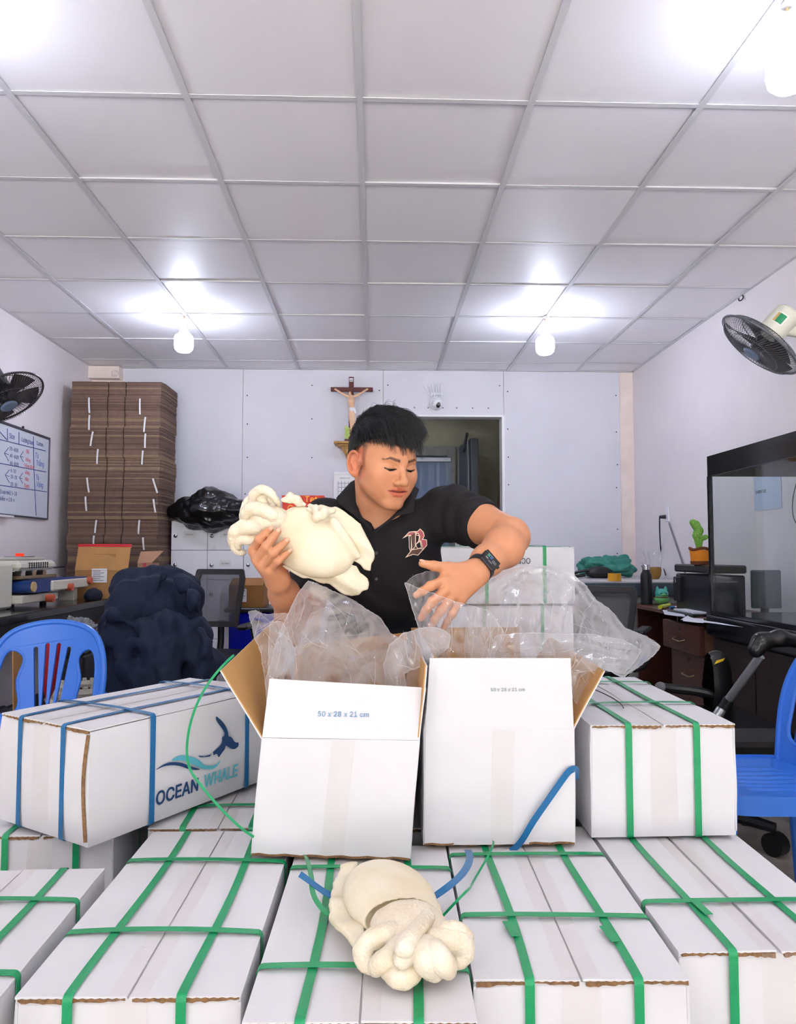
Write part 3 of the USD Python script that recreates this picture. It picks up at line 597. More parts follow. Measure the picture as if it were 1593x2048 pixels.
def head_sdf(p):
    q = (p - HO) @ HM; m = mir(q)
    d = ell(q, (0, -.014, .043), (.0745, .094, .083))
    d = smin(d, ell(q, (0, .030, -.010), (.064, .058, .080)), .03)
    d = smin(d, cap(m, (.047, .016, -.046), (.015, .066, -.084), .018, .0165), .03); d = smin(d, ell(m, (.036, .050, -.040), (.024, .026, .028)), .022)       # jaw
    d = smin(d, ell(q, (0, .069, -.0855), (.021, .0165, .0155)), .014)                         # chin
    d = smin(d, ell(m, (.043, .055, -.014), (.024, .021, .022)), .022)                       # cheek
    d = smin(d, cap(m, (.040, .071, .030), (.010, .0785, .027), .0085, .008), .012)          # brow ridge
    d = smax(d, -ell(m, (.0315, .094, .009), (.0165, .0145, .0105)), .012)                   # eye socket
    d = smin(d, ell(m, (.0315, .0665, .0075), (.0165, .0145, .0125)), .005)                  # closed lid over the eye
    d = smin(d, cap(q, (0, .081, .022), (0, .1025, -.020), .0065, .0085), .011)              # nose
    d = smin(d, ell(q, (0, .1030, -.0245), (.0120, .011, .0095)), .007)
    d = smin(d, ell(m, (.0132, .0925, -.0285), (.0075, .0105, .0072)), .006)
    d = smax(d, -ell(m, (.0066, .0965, -.0362), (.0036, .006, .0036)), .003)
    d = smin(d, ell(q, (0, .0735, -.0550), (.032, .0125, .020)), .014)                         # mouth mound
    d = smin(d, LIPU(m), .003)       # lips
    d = smin(d, LIPL(m), .0035)
    d = smax(d, -LIPG(m), .0012)     # parted lips
    d = smax(d, -np.maximum(SLIT(m), .0745 - q[:, 1]), .0008)                # slit of the lowered eyes
    d = smax(d, -chain(m, [(.016, .0815, .0125), (.030, .0855, .0150), (.046, .077, .0120)], [.0006, .0009, .0005], .002), .002)   # crease of the lid
    # ears
    ec = np.array([.077, -.006, .000]); w = m - ec
    ca, sa = math.cos(.42), math.sin(.42); w = np.stack([w[:, 0] * ca + w[:, 1] * sa, -w[:, 0] * sa + w[:, 1] * ca, w[:, 2]], 1)   # the ear stands off the head
    a2 = .18; w = np.stack([w[:, 0], w[:, 1] * math.cos(a2) + w[:, 2] * math.sin(a2), -w[:, 1] * math.sin(a2) + w[:, 2] * math.cos(a2)], 1)
    rr = np.sqrt((w[:, 1] / .62) ** 2 + (w[:, 2]) ** 2) ; flat = ell(w, (.002, -.003, 0), (.0048, .0185, .0305))
    rim = np.sqrt((np.sqrt((w[:, 1] + .004) ** 2 / .40 + w[:, 2] ** 2) - .0285) ** 2 * .6 + (w[:, 0] - .0078) ** 2) - .0034
    rim = np.where(w[:, 1] > .011, .02, rim)
    e = smin(flat, rim, .0022); e = smin(e, chain(w, [(.0065, -.010, .016), (.0072, -.011, .0), (.006, -.004, -.014)], [.0022, .0028, .0026], .002), .003); e = smax(e, -ell(w, (.0075, .001, -.003), (.0060, .0080, .0115)), .003)
    e = smin(e, ell(w, (.004, -.001, -.029), (.0055, .009, .0085)), .006); e = smin(e, ell(w, (.005, .012, -.004), (.004, .0035, .006)), .004)
    d = smin(d, e, .006)
    return d
MCP_L = [at(888, 1161, Y=1.577), at(894, 1178, Y=1.571), at(906, 1191, Y=1.575), at(921, 1199, Y=1.585)]
FNG_L = [[at(862, 1172, Y=1.558), at(846, 1182, Y=1.556), at(833, 1190, Y=1.560)], [at(866, 1203, Y=1.556), at(852, 1221, Y=1.562), at(843, 1236, Y=1.572)],
         [at(882, 1222, Y=1.56), at(870, 1240, Y=1.57), at(862, 1254, Y=1.58)], [at(904, 1228, Y=1.575), at(895, 1243, Y=1.583), at(888, 1255, Y=1.59)]]
THB_L = [at(935, 1140, Y=1.612), at(898, 1136, Y=1.588), at(869, 1132, Y=1.575), at(845, 1127, Y=1.57)]
MCP_R = [at(508, 1101, Y=1.655), at(514, 1119, Y=1.645), at(526, 1131, Y=1.648), at(540, 1139, Y=1.657)]
FNG_R = [[at(519, 1079, Y=1.628), at(531, 1067, Y=1.628), at(541, 1059, Y=1.633)], [at(532, 1094, Y=1.617), at(545, 1076, Y=1.619), at(556, 1063, Y=1.626)],
         [at(546, 1106, Y=1.619), at(561, 1093, Y=1.620), at(573, 1082, Y=1.626)], [at(557, 1121, Y=1.629), at(569, 1111, Y=1.628), at(579, 1103, Y=1.632)]]
THB_R = [at(552, 1155, Y=1.705), at(566, 1130, Y=1.715), at(586, 1110, Y=1.728), at(606, 1098, Y=1.735)]
def hand_sdf(p, W, mcp, fng, thb, wrv=.024):
    d = None
    for k, mpt in enumerate(mcp):
        base = W + (mpt - W) * .18 + (mcp[k] - mcp[1]) * .25
        e = cap(p, base, mpt, .0185, .0118); d = e if d is None else smin(d, e, .016)
    d = smin(d, cap(p, mcp[0], mcp[3], .0105), .01)
    d = smin(d, chain(p, [thb[0], thb[1], thb[2], thb[3]], [.0175, .0125, .0105, .0082], .006), .012)
    sc = [1, 1.04, 1, .86]
    for k in range(4):
        c = chain(p, [mcp[k]] + fng[k], [.0112 * sc[k], .0098 * sc[k], .0088 * sc[k], .0074 * sc[k]], .004)
        c = smin(c, np.linalg.norm(p - fng[k][0], axis=1) - .0102 * sc[k], .004)
        d = smin(d, c, .0035)
    return d
def arm_l(p):
    d = chain(p, [SH_L, SH_L + (EL_L - SH_L) * .5, EL_L], [.056, .0515, .043], .02)
    mid = EL_L + (WR_L - EL_L) * .32 + [.006, 0, -.004]
    d = smin(d, chain(p, [EL_L, mid, EL_L + (WR_L - EL_L) * .75, WR_L], [.0425, .0455, .034, .0265], .02), .012)
    d = smin(d, np.linalg.norm(p - (EL_L + [.012, .012, -.010]), axis=1) - .034, .015)      # point of the elbow
    return smin(d, hand_sdf(p, WR_L, MCP_L, FNG_L, THB_L), .016)
def arm_r(p):
    d = chain(p, [SH_R, SH_R + (EL_R - SH_R) * .5, EL_R], [.056, .050, .042], .02)
    mid = EL_R + (WR_R - EL_R) * .35
    d = smin(d, chain(p, [EL_R, mid, EL_R + (WR_R - EL_R) * .78, WR_R], [.042, .0455, .034, .027], .02), .012)
    return smin(d, hand_sdf(p, WR_R, MCP_R, FNG_R, THB_R), .016)
TC = np.array([.022, 1.995, 0])
def torso_sdf(p, o=0.0):
    d = ell(p, TC + [0, 0, 1.085], (.150 + o, .100 + o, .155 + o))
    d = smin(d, ell(p, TC + [0, .12, .90], (.135 + o, .095 + o, .19 + o)), .06)
    d = smin(d, cap(p, NK + [0, .02, -.035], SH_L + [-.012, .005, .0], .045 + o, .047 + o), .05)
    d = smin(d, cap(p, NK + [0, .02, -.035], SH_R + [.012, .0, .0], .045 + o, .047 + o), .05)
    return d
def neck_sdf(p): return cap(p, hl((0, -.022, -.045)), NK + [-.004, .012, -.03], .0555, .066)
def legs_sdf(p):
    d = ell(p, (.022, 2.19, .75), (.15, .11, .12))
    for s in (-1, 1): d = smin(d, chain(p, [(.022 + s * .08, 2.21, .72), (.022 + s * .11, 2.20, .42), (.022 + s * .11, 2.26, .07)], [.085, .058, .04], .03), .03)
    return d
def body_sdf(p):
    d = smin(head_sdf(p), neck_sdf(p), .022); d = smin(d, torso_sdf(p), .03); d = smin(d, arm_l(p), .012); d = smin(d, arm_r(p), .012)
    return smin(d, legs_sdf(p), .03)
clip = lambda fn, lo, hi: (lambda p: np.maximum(fn(p), np.max(np.maximum(np.asarray(lo) - p, p - np.asarray(hi)), axis=1)))
hd = lambda p: smin(smin(head_sdf(p), neck_sdf(p), .022), torso_sdf(p), .03)
FINE = DETAIL
lo, hi = np.array([-.14, 1.72, 1.12]), np.array([.20, 2.06, 1.50])
parts_ = [surf(clip(hd, lo + .004, hi - .004), lo, hi, .0017 * FINE)]
pts = np.vstack([SH_L, EL_L, WR_L, *MCP_L, *sum(FNG_L, []), *THB_L]); lo, hi = pts.min(0) - .07, pts.max(0) + .07
parts_.append(surf(arm_l, lo, hi, .0022 * FINE))
pts = np.vstack([SH_R, EL_R, WR_R, *MCP_R, *sum(FNG_R, []), *THB_R]); lo, hi = pts.min(0) - .07, pts.max(0) + .07
parts_.append(surf(arm_r, lo, hi, .0022 * FINE))
lower = lambda p: smin(torso_sdf(p, -.004), legs_sdf(p), .03)
parts_.append(surf(lower, (-.3, 1.85, .0), (.35, 2.42, 1.25), .012))
man = thing('person', 'dark-haired man in black polo shirt and watch, holding up a cuttlefish, reaching into a carton', 'person', (.022, 2.22, 0))
bv, bf = join(*parts_)
# skin, lip, brow and cropped-hair tones, per vertex
q = (bv - HO) @ HM; m = mir(q); skin = np.array(lin(205, 143, 106)); col = np.tile(skin, (len(bv), 1))
nz = meshkit.fbm(bv * 60, 3, 5); col *= (1 + .10 * (nz - .5))[:, None]
near = np.linalg.norm(q, axis=1) < .2
def mixin(mask, rgb):
    global col; k = np.clip(mask, 0, 1)[:, None] * near[:, None]; col = col * (1 - k) + np.array(lin(*rgb)) * k
sm = lambda x, a, b: np.clip((x - a) / (b - a), 0, 1)
mixin(.45 * sm(-np.linalg.norm((m - [.045, .06, -.018]) / [1, 1, .8], axis=1), -.03, -.006), (214, 128, 96))            # cheeks
mixin(.5 * (m[:, 0] > .066) * sm(-np.abs(q[:, 1] + .006), -.035, -.01) * (np.abs(q[:, 2]) < .04), (222, 118, 92))           # ears
lipu = LIPU2(m); lipl = LIPL2(m)
mixin(.62 * sm(-np.minimum(lipu + .0002, lipl), -.0013, .0004) * (q[:, 1] > .06), (208, 88, 76))
mixin(.9 * sm(-LIPG2(m), -.0010, .0004) * (q[:, 1] > .06), (110, 36, 34))
bn = meshkit.noise(np.c_[q[:, 0] * 500, q[:, 1] * 150, q[:, 2] * 260 + q[:, 0] * 300], 3)
arch = .0262 + .0055 * sm(m[:, 0], .012, .036) - .006 * sm(m[:, 0], .038, .052); hw = .0036 - .0024 * sm(m[:, 0], .03, .053)
mixin(sm(-(np.abs(m[:, 2] - arch) - hw), -.0012, .0012) * (m[:, 0] > .0115) * (m[:, 0] < .052) * (q[:, 1] > .03) * (.62 + .3 * sm(bn, .25, .6)), (44, 30, 27))
mixin(.92 * sm(-(SLIT(m) - .0004), -.0010, .0003) * (q[:, 1] > .05), (34, 20, 18))   # lash line
hairline = np.where(q[:, 1] > .03, .066 + .25 * (m[:, 0] - .05), np.where(q[:, 1] > -.01, .032 + (q[:, 1] + .01) * .85, np.where(q[:, 1] > -.03, .028, -.02)))
fade = sm(q[:, 2], hairline - .028, hairline + .012); side = sm(m[:, 0], .05, .066)
mixin(np.maximum(.62 * fade * side * (q[:, 1] < .052) * (.8 + .4 * (bn - .5)), .9 * sm(q[:, 2], hairline, hairline + .006)), (34, 28, 28))
mixin(.5 * sm(-np.abs(q[:, 1] - .014), -.011, -.004) * sm(m[:, 0], .05, .062) * sm(q[:, 2], -.022, .0) * (q[:, 2] < .05), (40, 32, 30))                    # sideburn
m_skin = attr_mat('skin', 'tone', .48, subsurface_weight=.12, subsurface_scale=.01, subsurface_radius=(1, .35, .2), specular_ior_level=.35)
part(man, 'body', (bv, bf), m_skin, world=True, col=col)
# eyes behind the lowered lids, teeth
for s in (-1, 1):
    part(man, 'eye', xf(sphere((0, 0, 0), (.0135, .0125, .0095), 3), hl((s * .0310, .0668, .0030)), HM), mat('eye_dark', (30, 20, 18), .12), world=True)
part(man, 'teeth', xf(tube([(-.020, .0765, -.0490), (-.010, .0822, -.0500), (0, .0838, -.0502), (.010, .0822, -.0500), (.020, .0765, -.0490)], [.0014, .0026, .0028, .0026, .0014], 10), HO, HM), mat('teeth', (238, 230, 222), .3), world=True)
# ---- hair: a thick cap and many strands combed forward
SK = (np.array([0, -.014, .043]), np.array([.0745, .094, .083]))
def hair_sdf(p):
    q = (p - HO) @ HM; m = mir(q)
    th = .002 + .011 * sm(q[:, 2], .05, .11)
    d = ell(q, SK[0], SK[1]) - th - .004 * (meshkit.noise(np.c_[q[:, 0] * 110, q[:, 1] * 35, q[:, 2] * 60], 4) - .5)
    line = np.where(q[:, 1] > .035, .072 + .0 * m[:, 0], np.where(q[:, 1] > -.02, .043 + (q[:, 1] + .02) * .5, .034 + .9 * (q[:, 1] + .02)))
    return smax(d, line - q[:, 2], .006)
lo, hi = HO - .16, HO + .17
part(man, 'hair', surf(hair_sdf, lo, hi, .003), mat('hair_cap', (18, 17, 19), .8), smooth=True, world=True)
rg = np.random.default_rng(11); strands = []
def strand(root, d0, L, n, comb, fall, seed):
    pt = np.array(root, float); d = np.array(d0, float); out = [pt.copy()]; st = L / n
    for k in range(n):
        d = d + comb * .35 + np.array([0, 0, -1.0]) * fall * (k / n + .2); d /= np.linalg.norm(d); pt = pt + d * st
        e = (pt - SK[0]) / (SK[1] + .0055); r = np.linalg.norm(e)
        if r < 1: pt = SK[0] + e / r * (SK[1] + .0055)
        out.append(pt.copy())
    return np.array(out)
for k in range(NSTRAND):
    u, v = rg.uniform(-1, 1), rg.uniform(0, 2 * np.pi); w = math.sqrt(1 - u * u); nrm = np.array([w * math.cos(v), w * math.sin(v), u]); root = SK[0] + SK[1] * nrm
    a, b, c = root
    line = .066 if b > .035 else (.046 + (b + .02) * .36 if b > -.02 else .036 + .9 * (b + .02))
    if c < line: continue
    top = np.clip((c - .06) / .05, 0, 1)
    cl = meshkit.noise(np.array([[a * 55, b * 40, c * 40]]), 8)[0] - .5; cl2 = meshkit.noise(np.array([[a * 55, b * 40, c * 40]]), 9)[0] - .5
    L = (.016 + .042 * top) * rg.uniform(.75, 1.15); root = root + nrm * (.0025 + .013 * top) * rg.uniform(.3, 1)
    comb = np.array([.25 + 1.1 * cl, .8 * (1 - .7 * max(0, b / .08)), -.05 + .5 * cl2]) if top > .05 else np.array([0, .3, -.6])
    if b > .03: L *= (1.0 + .5 * cl2) * (1 + .28 * math.sin(a * 95 + .4)) * (1 - .40 * min(1, (b - .03) / .05))
    strands.append(strand(root, nrm * .9 + comb * .5, L, 7, comb, (.38 + .5 * max(0, b / .08)) if top > .05 else .5, k))
for k in range(260):        # the separate locks over the forehead
    lock = rg.integers(0, 9); a = [-.050, -.042, -.028, -.012, .004, .016, .030, .042, .052][lock] + rg.normal(0, .003); LL = [.050, .040, .062, .040, .050, .066, .048, .058, .046][lock]; bend = [.5, -.3, .9, -.5, .3, .2, -.4, .3, -.2][lock]; root = np.array([a * .9, .058 + rg.uniform(-.012, .01), .100 - abs(a) * .25])
    strands.append(strand(root, (rg.normal(0, .1), 1, .15), 1.15 * LL * rg.uniform(.75, 1.1), 9, np.array([rg.normal(0, .08) + bend * .6, .35, -.35]), .75, k))
for k in range(14):         # a few stray hairs standing up on the crown
    a = rg.uniform(-.03, .03); strands.append(strand(np.array([a, -.02 + rg.uniform(-.02, .02), .14]), (rg.normal(0, .8), rg.normal(0, .5), .9), .04, 8, np.array([rg.normal(0, .5), .2, .1]), .5, k))
P = [HO + s @ HM.T for s in strands]
hb = UsdGeom.BasisCurves.Define(stage, man + '/hair_strands'); hb.CreateTypeAttr('linear'); base = np.array([.022, 2.22, 0])
hb.CreatePointsAttr(Vt.Vec3fArray.FromNumpy((np.vstack(P) - base).astype(np.float32))); hb.CreateCurveVertexCountsAttr(Vt.IntArray.FromNumpy(np.array([len(x) for x in P], np.int32)))
wd = np.concatenate([np.linspace(.0009, .0004, len(x)) for x in P]); hb.CreateWidthsAttr(Vt.FloatArray.FromNumpy(wd.astype(np.float32))); hb.SetWidthsInterpolation('vertex')
UsdShade.MaterialBindingAPI.Apply(hb.GetPrim()).Bind(mat('hair_black', (20, 19, 22), .42)); hb.GetPrim().SetCustomDataByKey('kind', 'stuff')
# ---- clothes
CUT_L = SH_L + (EL_L - SH_L) * .60; AX_L = (EL_L - SH_L) / np.linalg.norm(EL_L - SH_L)
CUT_R = SH_R + (EL_R - SH_R) * .62; AX_R = (EL_R - SH_R) / np.linalg.norm(EL_R - SH_R)
VB = at(750, 1061, Y=1.885)
def shirt_sdf(p):
    d = torso_sdf(p, .011)
    d = smin(d, ell(p, TC + [0, .14, .86], (.150, .112, .13)), .06)
    sl = smax(cap(p, SH_L + [0, 0, -.004], CUT_L, .067, .0625), (p - CUT_L) @ AX_L, .004)
    d = smin(d, sl, .035)
    sr_ = smax(cap(p, SH_R, CUT_R, .066, .062), (p - CUT_R) @ AX_R, .004)
    d = smin(d, sr_, .03)
    f1 = np.sin(p[:, 0] * 55 + p[:, 2] * 75 + 3 * np.sin(p[:, 2] * 14)) * .5 + .5
    fold = .0035 * (f1 * meshkit.noise(p * [9, 5, 7], 2)) * 1.6 + .008 * (meshkit.noise(p * [20, 12, 12] + 3, 6) - .5)
    arm = np.clip(1 - np.abs(sl) / .04, 0, 1)
    d = d - fold - .003 * arm * np.sin((p - CUT_L) @ AX_L * 130 + p[:, 2] * 30)
    g = p.copy(); g[:, 1] = VB[1] + (p[:, 1] - VB[1]) * .25; a = VB.copy(); b = np.array([NK[0] + .001, VB[1] + .02, NK[2] + .045])
    v = cap(g, a, b, .0010, .058); d = smax(d, -v, .003)
    d = smax(d, -(cap(p, NK + [0, .02, -.02], NK + [0, -.01, .12], .066)), .004)
    return smax(d, .77 - p[:, 2], .004)
pts = np.vstack([SH_L, SH_R, CUT_L, CUT_R, EL_R]); 
m_shirt = mat('black_jersey', (13, 10, 15), .85, bump=.12, bs=900)
part(man, 'polo_shirt', surf(shirt_sdf, (-.24, 1.76, .74), (.33, 2.34, 1.30), .0032 * FINE), m_shirt, smooth=True, world=True)
def onto(fn, px, py, y0=1.6, off=.0, n=40):
    """the point of a surface hit by the line of sight through a measured point"""
    P = np.array([at(x, y, Y=y0) for x, y in zip(np.atleast_1d(px), np.atleast_1d(py))]); D = P - EYE; D /= np.linalg.norm(D, axis=1, keepdims=True)
    for _ in range(n): P = P + D * (fn(P) * .8)[:, None]
    return P - D * off
def poly_path(pts, n):
    p = np.asarray(pts, float); t = np.r_[0, np.cumsum(np.linalg.norm(np.diff(p, axis=0), axis=1))]; u = np.linspace(0, t[-1], n); return np.stack([np.interp(u, t, p[:, k]) for k in range(3)], 1)
def leaf(inner, outer, name, th=.003, n=36):
    a, b = smooth_path(inner, n), poly_path(outer, n); k = 8; rows = [a + (b - a) * t + np.array([0, -1, .4]) * .006 * math.sin(math.pi * t) for t in np.linspace(0, 1, k)]
    V = np.vstack(rows); i, j = np.meshgrid(np.arange(k - 1), np.arange(n - 1), indexing='ij'); f = tri(np.stack([i * n + j, i * n + j + 1, (i + 1) * n + j + 1, (i + 1) * n + j], -1).reshape(-1, 4))
    nr = normals(V, f); nr *= np.sign((nr * [0, -1, .2]).sum(1).mean()); rim = np.r_[np.arange(n), np.arange(1, k) * n + n - 1, (k - 1) * n + np.arange(n - 2, -1, -1), np.arange(k - 2, 0, -1) * n]; r2 = np.roll(rim, -1); N = len(V)
    part(man, name, (np.vstack([V + nr * th / 2, V - nr * th / 2]), np.vstack([f, f[:, ::-1] + N, tri(np.stack([rim, r2, r2 + N, rim + N], 1))])), m_shirt, smooth=50, world=True)
leaf([at(826, 974, Y=1.985), at(821, 985, Y=1.94), at(806, 1010, Y=1.90), at(780, 1038, Y=1.883), at(751, 1059, Y=1.876)],
     [at(838, 980, Y=1.965), at(830, 1000, Y=1.91), at(827, 1026, Y=1.868), at(796, 1031, Y=1.864), at(776, 1046, Y=1.862), at(753, 1065, Y=1.868)], 'collar')
leaf([at(730, 956, Y=2.01), at(717, 988, Y=1.972), at(717, 1016, Y=1.930), at(728, 1040, Y=1.892), at(748, 1060, Y=1.876)],
     [at(702, 965, Y=2.01), at(673, 997, Y=1.975), at(680, 1010, Y=1.93), at(708, 1030, Y=1.892), at(722, 1043, Y=1.878), at(744, 1065, Y=1.868)], 'collar')
part(man, 'placket', ribbon(onto(shirt_sdf, np.linspace(751, 756, 24), np.linspace(1064, 1180, 24), off=.001), .026, (1, 0, 0), .002), m_shirt, world=True)
for y in (1106, 1158): part(man, 'button', xf(lathe([(0, .001), (.003, .001), (.0042, .0006), (.0045, -.0015), (0, -.0015)][::-1], 16), onto(shirt_sdf, 753, y, off=.003)[0], rx(90)), mat('dark_button', (44, 40, 46), .3), world=True)
# emblem: a blackletter B
zb = lambda pts: [(640 + x * 460 / 1593, 780 + y * 460 / 1593) for x, y in pts]
def emblem(name, polys, material, off):
    pg = shapely.union_all(polys); v, f = extr(pg, .1); keep = np.abs(v[f][:, :, 2] - .1).max(1) < 1e-6; f = f[keep]; u = np.unique(f); mp = np.full(len(v), -1); mp[u] = np.arange(len(u)); v, f = v[u], mp[f]
    v, f = subdivide((v, f), 3.0); W = onto(shirt_sdf, v[:, 0], v[:, 1], off=off); part(man, name, (W, f), material, smooth=True, world=True)
cells = {'rose': [[(592, 1015), (622, 985), (662, 982), (640, 1005), (612, 1005)], [(665, 995), (695, 965), (715, 985), (722, 1010), (712, 1030), (690, 1050), (696, 1015), (682, 990)], [(700, 1035), (738, 1040), (740, 1075), (718, 1100), (706, 1060)]],
         'umber': [[(632, 1005), (662, 985), (660, 1085), (640, 1105)], [(605, 1152), (640, 1108), (700, 1098), (712, 1106), (680, 1142), (645, 1136)]],
         'black': [[(620, 1015), (632, 1008), (632, 1125), (622, 1090)], [(665, 1005), (688, 1012), (684, 1045), (665, 1068)], [(668, 1070), (694, 1050), (702, 1092), (680, 1096), (672, 1085)]]}
cells = {k: [Polygon(zb(c)).buffer(0) for c in v] for k, v in cells.items()}
allc = sum(cells.values(), []); gold = shapely.union_all([c.buffer(1.3, join_style=2) for c in allc]).difference(shapely.union_all([c.buffer(-.25) for c in allc]))
emblem('emblem_outline', [gold], mat('emblem_cream', (238, 214, 190), .6), .0022)
for k, c in (('rose', (184, 92, 100)), ('umber', (98, 70, 60)), ('black', (16, 12, 14))): emblem('emblem_fill', [x.buffer(-.3) for x in cells[k]], mat('emblem_' + k, c, .7), .0016)
part(man, 'trousers', surf(lambda p: smax(legs_sdf(p) - .012, np.maximum(p[:, 2] - .83, .06 - p[:, 2]), .004), (-.25, 1.95, .03), (.3, 2.42, .87), .014), mat('dark_trousers', (32, 34, 42), .85), smooth=True, world=True)
for s in (-1, 1): part(man, 'shoe', surf(lambda p: smax(cap(p, (.022 + s * .11, 2.31, .045), (.022 + s * .115, 2.13, .035), .045, .04), .004 - p[:, 2], .004), (-.2, 2.05, 0), (.25, 2.42, .12), .012), mat('shoe_black', (30, 30, 32), .5), smooth=True, world=True)
# nails
def nail(tip, prev, toward, r):
    t = tip - prev; t /= np.linalg.norm(t); u = np.asarray(toward, float) - t * (np.asarray(toward, float) @ t); u /= np.linalg.norm(u); s = np.cross(t, u)
    part(man, 'nail', xf(sphere((0, 0, 0), (r * .62, r * .95, r * .25), 2), tip + u * r * .82 + t * r * .15, np.stack([s, t, u], 1)), mat('nail', (232, 172, 146), .25), world=True)
for k in range(4): nail(FNG_R[k][2], FNG_R[k][1], (.25, -.95, .35), .0074 * [1, 1.04, 1, .86][k])
nail(THB_L[3], THB_L[2], (-.1, -.45, .9), .0082)
# watch
wd_ = (WR_L - EL_L) / np.linalg.norm(WR_L - EL_L); WC = WR_L - wd_ * .012; fw_ = EYE - WC; fw_ = fw_ + np.array([.5, 0, .25]); fw_ -= wd_ * (fw_ @ wd_); fw_ /= np.linalg.norm(fw_); sw_ = np.cross(wd_, fw_)
WM = np.stack([wd_, sw_, fw_], 1)      # along the arm, across, out of the wrist
th = np.linspace(0, 2 * np.pi, 49)[:-1]; loop = np.stack([0 * th, .0305 * np.cos(th), .0290 * np.sin(th)], 1)
part(man, 'watch_band', xf(ribbon(np.vstack([loop, loop[:1]]), .022, (1, 0, 0), .003), WC, WM), mat('watch_rubber', (34, 36, 40), .5), smooth=50, world=True, label='black watch strap')
wc = lambda m: xf(m, WC + fw_ * .0315, WM)
wcase = part(man, 'watch_case', wc(bx(-.0185, .0185, -.0225, .0225, -.006, .004, .004)), mat('watch_metal', (58, 58, 62), .3, metallic=.8), world=True, label='dark metal watch case')
rr_ = sbox(-.0160, -.0200, .0160, .0200).buffer(.0012)
part(wcase, 'watch_screen', wc(xf(extr(rr_, .0008), (0, 0, .004))), mat('watch_glass', (6, 6, 9), .06), world=True)
ui = []
for k, (x, y, w_, h_, c) in enumerate([(-.004, .010, .006, .006, 'g'), (-.004, .002, .006, .006, 'b'), (.006, .010, .004, .007, 'w'), (.009, -.002, .002, .012, 'w'), (-.010, .006, .002, .016, 'w'), (.002, -.010, .002, .012, 'w'), (-.003, -.010, .0015, .012, 'w')]):
    part(wcase, 'screen_mark', wc(bx(x - w_ / 2, x + w_ / 2, y - h_ / 2, y + h_ / 2, .0048, .0051)), glow('ui_' + c, {'g': (110, 220, 180), 'b': (110, 150, 240), 'w': (200, 205, 215)}[c], .55), world=True)
part(wcase, 'watch_crown', wc(cyl((-.006, -.0225, 0), (-.006, -.0255, 0), .0035, n=14)), mat('watch_metal', (0, 0, 0)), world=True)
part(man, 'watch_clasp', xf(sphere((0, 0, 0), (.008, .007, .005), 2), WC - sw_ * 0 + at(960, 1168, Y=WC[1]) - WC, WM), mat('watch_rubber', (0, 0, 0)), world=True)
# ================================================================== the two cuttlefish
def polysd(x, y, poly):
    P = np.asarray(poly, float); Q = np.roll(P, -1, 0); d2 = np.full(len(x), 1e9); ins = np.zeros(len(x), bool)
    for (ax, ay), (bx_, by_) in zip(P, Q):
        ex, ey = bx_ - ax, by_ - ay; wx, wy = x - ax, y - ay; t = np.clip((wx * ex + wy * ey) / (ex * ex + ey * ey + 1e-15), 0, 1)
        d2 = np.minimum(d2, (wx - ex * t) ** 2 + (wy - ey * t) ** 2)
        c = ((ay <= y) & (by_ > y)) | ((by_ <= y) & (ay > y)); ins ^= c & (x < ax + ex * (y - ay) / (ey if abs(ey) > 1e-12 else 1e-12))
    return np.where(ins, -1, 1) * np.sqrt(d2)
m_squid = usdkit.material(stage, '/World/Looks/cuttlefish_flesh', {'g': ('geometry', {}), 'n': ('noise_texture', {'scale': 14.0, 'detail': 3}), 'r': ('rgb_ramp', {'ramp': [(0, lin(220, 202, 166)), (.4, lin(228, 212, 178)), (.62, lin(235, 223, 197)), (1, lin(236, 226, 203))]}),
    'n2': ('noise_texture', {'scale': 220.0, 'detail': 2}), 'b': ('bump', {'strength': .12, 'distance': .01}), 'p': ('principled_bsdf', {'roughness': .42, 'subsurface_weight': .15, 'subsurface_scale': .01, 'subsurface_radius': (1, .6, .35)})},
    [('g.position', 'n.vector'), ('n.fac', 'r.fac'), ('r.color', 'p.base_color'), ('g.position', 'n2.vector'), ('n2.fac', 'b.height'), ('b.normal', 'p.normal')], surface='p.BSDF')
m_arms = usdkit.material(stage, '/World/Looks/cuttlefish_arms', {'g': ('geometry', {}), 'n': ('noise_texture', {'scale': 26.0, 'detail': 4}), 'r': ('rgb_ramp', {'ramp': [(0, lin(214, 190, 162)), (.36, lin(230, 212, 182)), (.6, lin(239, 227, 204)), (1, lin(241, 231, 212))]}),
    'n2': ('voronoi_texture', {'scale': 260.0}), 'b': ('bump', {'strength': .22, 'distance': .01}), 'p': ('principled_bsdf', {'roughness': .45, 'subsurface_weight': .15, 'subsurface_scale': .01, 'subsurface_radius': (1, .6, .35)})},
    [('g.position', 'n.vector'), ('n.fac', 'r.fac'), ('r.color', 'p.base_color'), ('g.position', 'n2.vector'), ('n2.distance', 'b.height'), ('b.normal', 'p.normal')], surface='p.BSDF')
YS = 1.69
k2 = lambda x, y, Y=YS: at(420 + x * .23854, 940 + y * .23854, Y=Y)
sq = thing('cuttlefish', 'whole raw cuttlefish held up in the man\'s hand', 'cuttlefish', k2(850, 650))
A_, B_ = k2(600, 560), k2(1240, 790); ax = (B_ - A_) / np.linalg.norm(B_ - A_); nn = np.array([.05, -1, .12]); nn -= ax * (nn @ ax); nn /= np.linalg.norm(nn); cx_ = np.cross(nn, ax)
MC = k2(880, 640); MM = np.stack([ax, cx_, nn], 1)
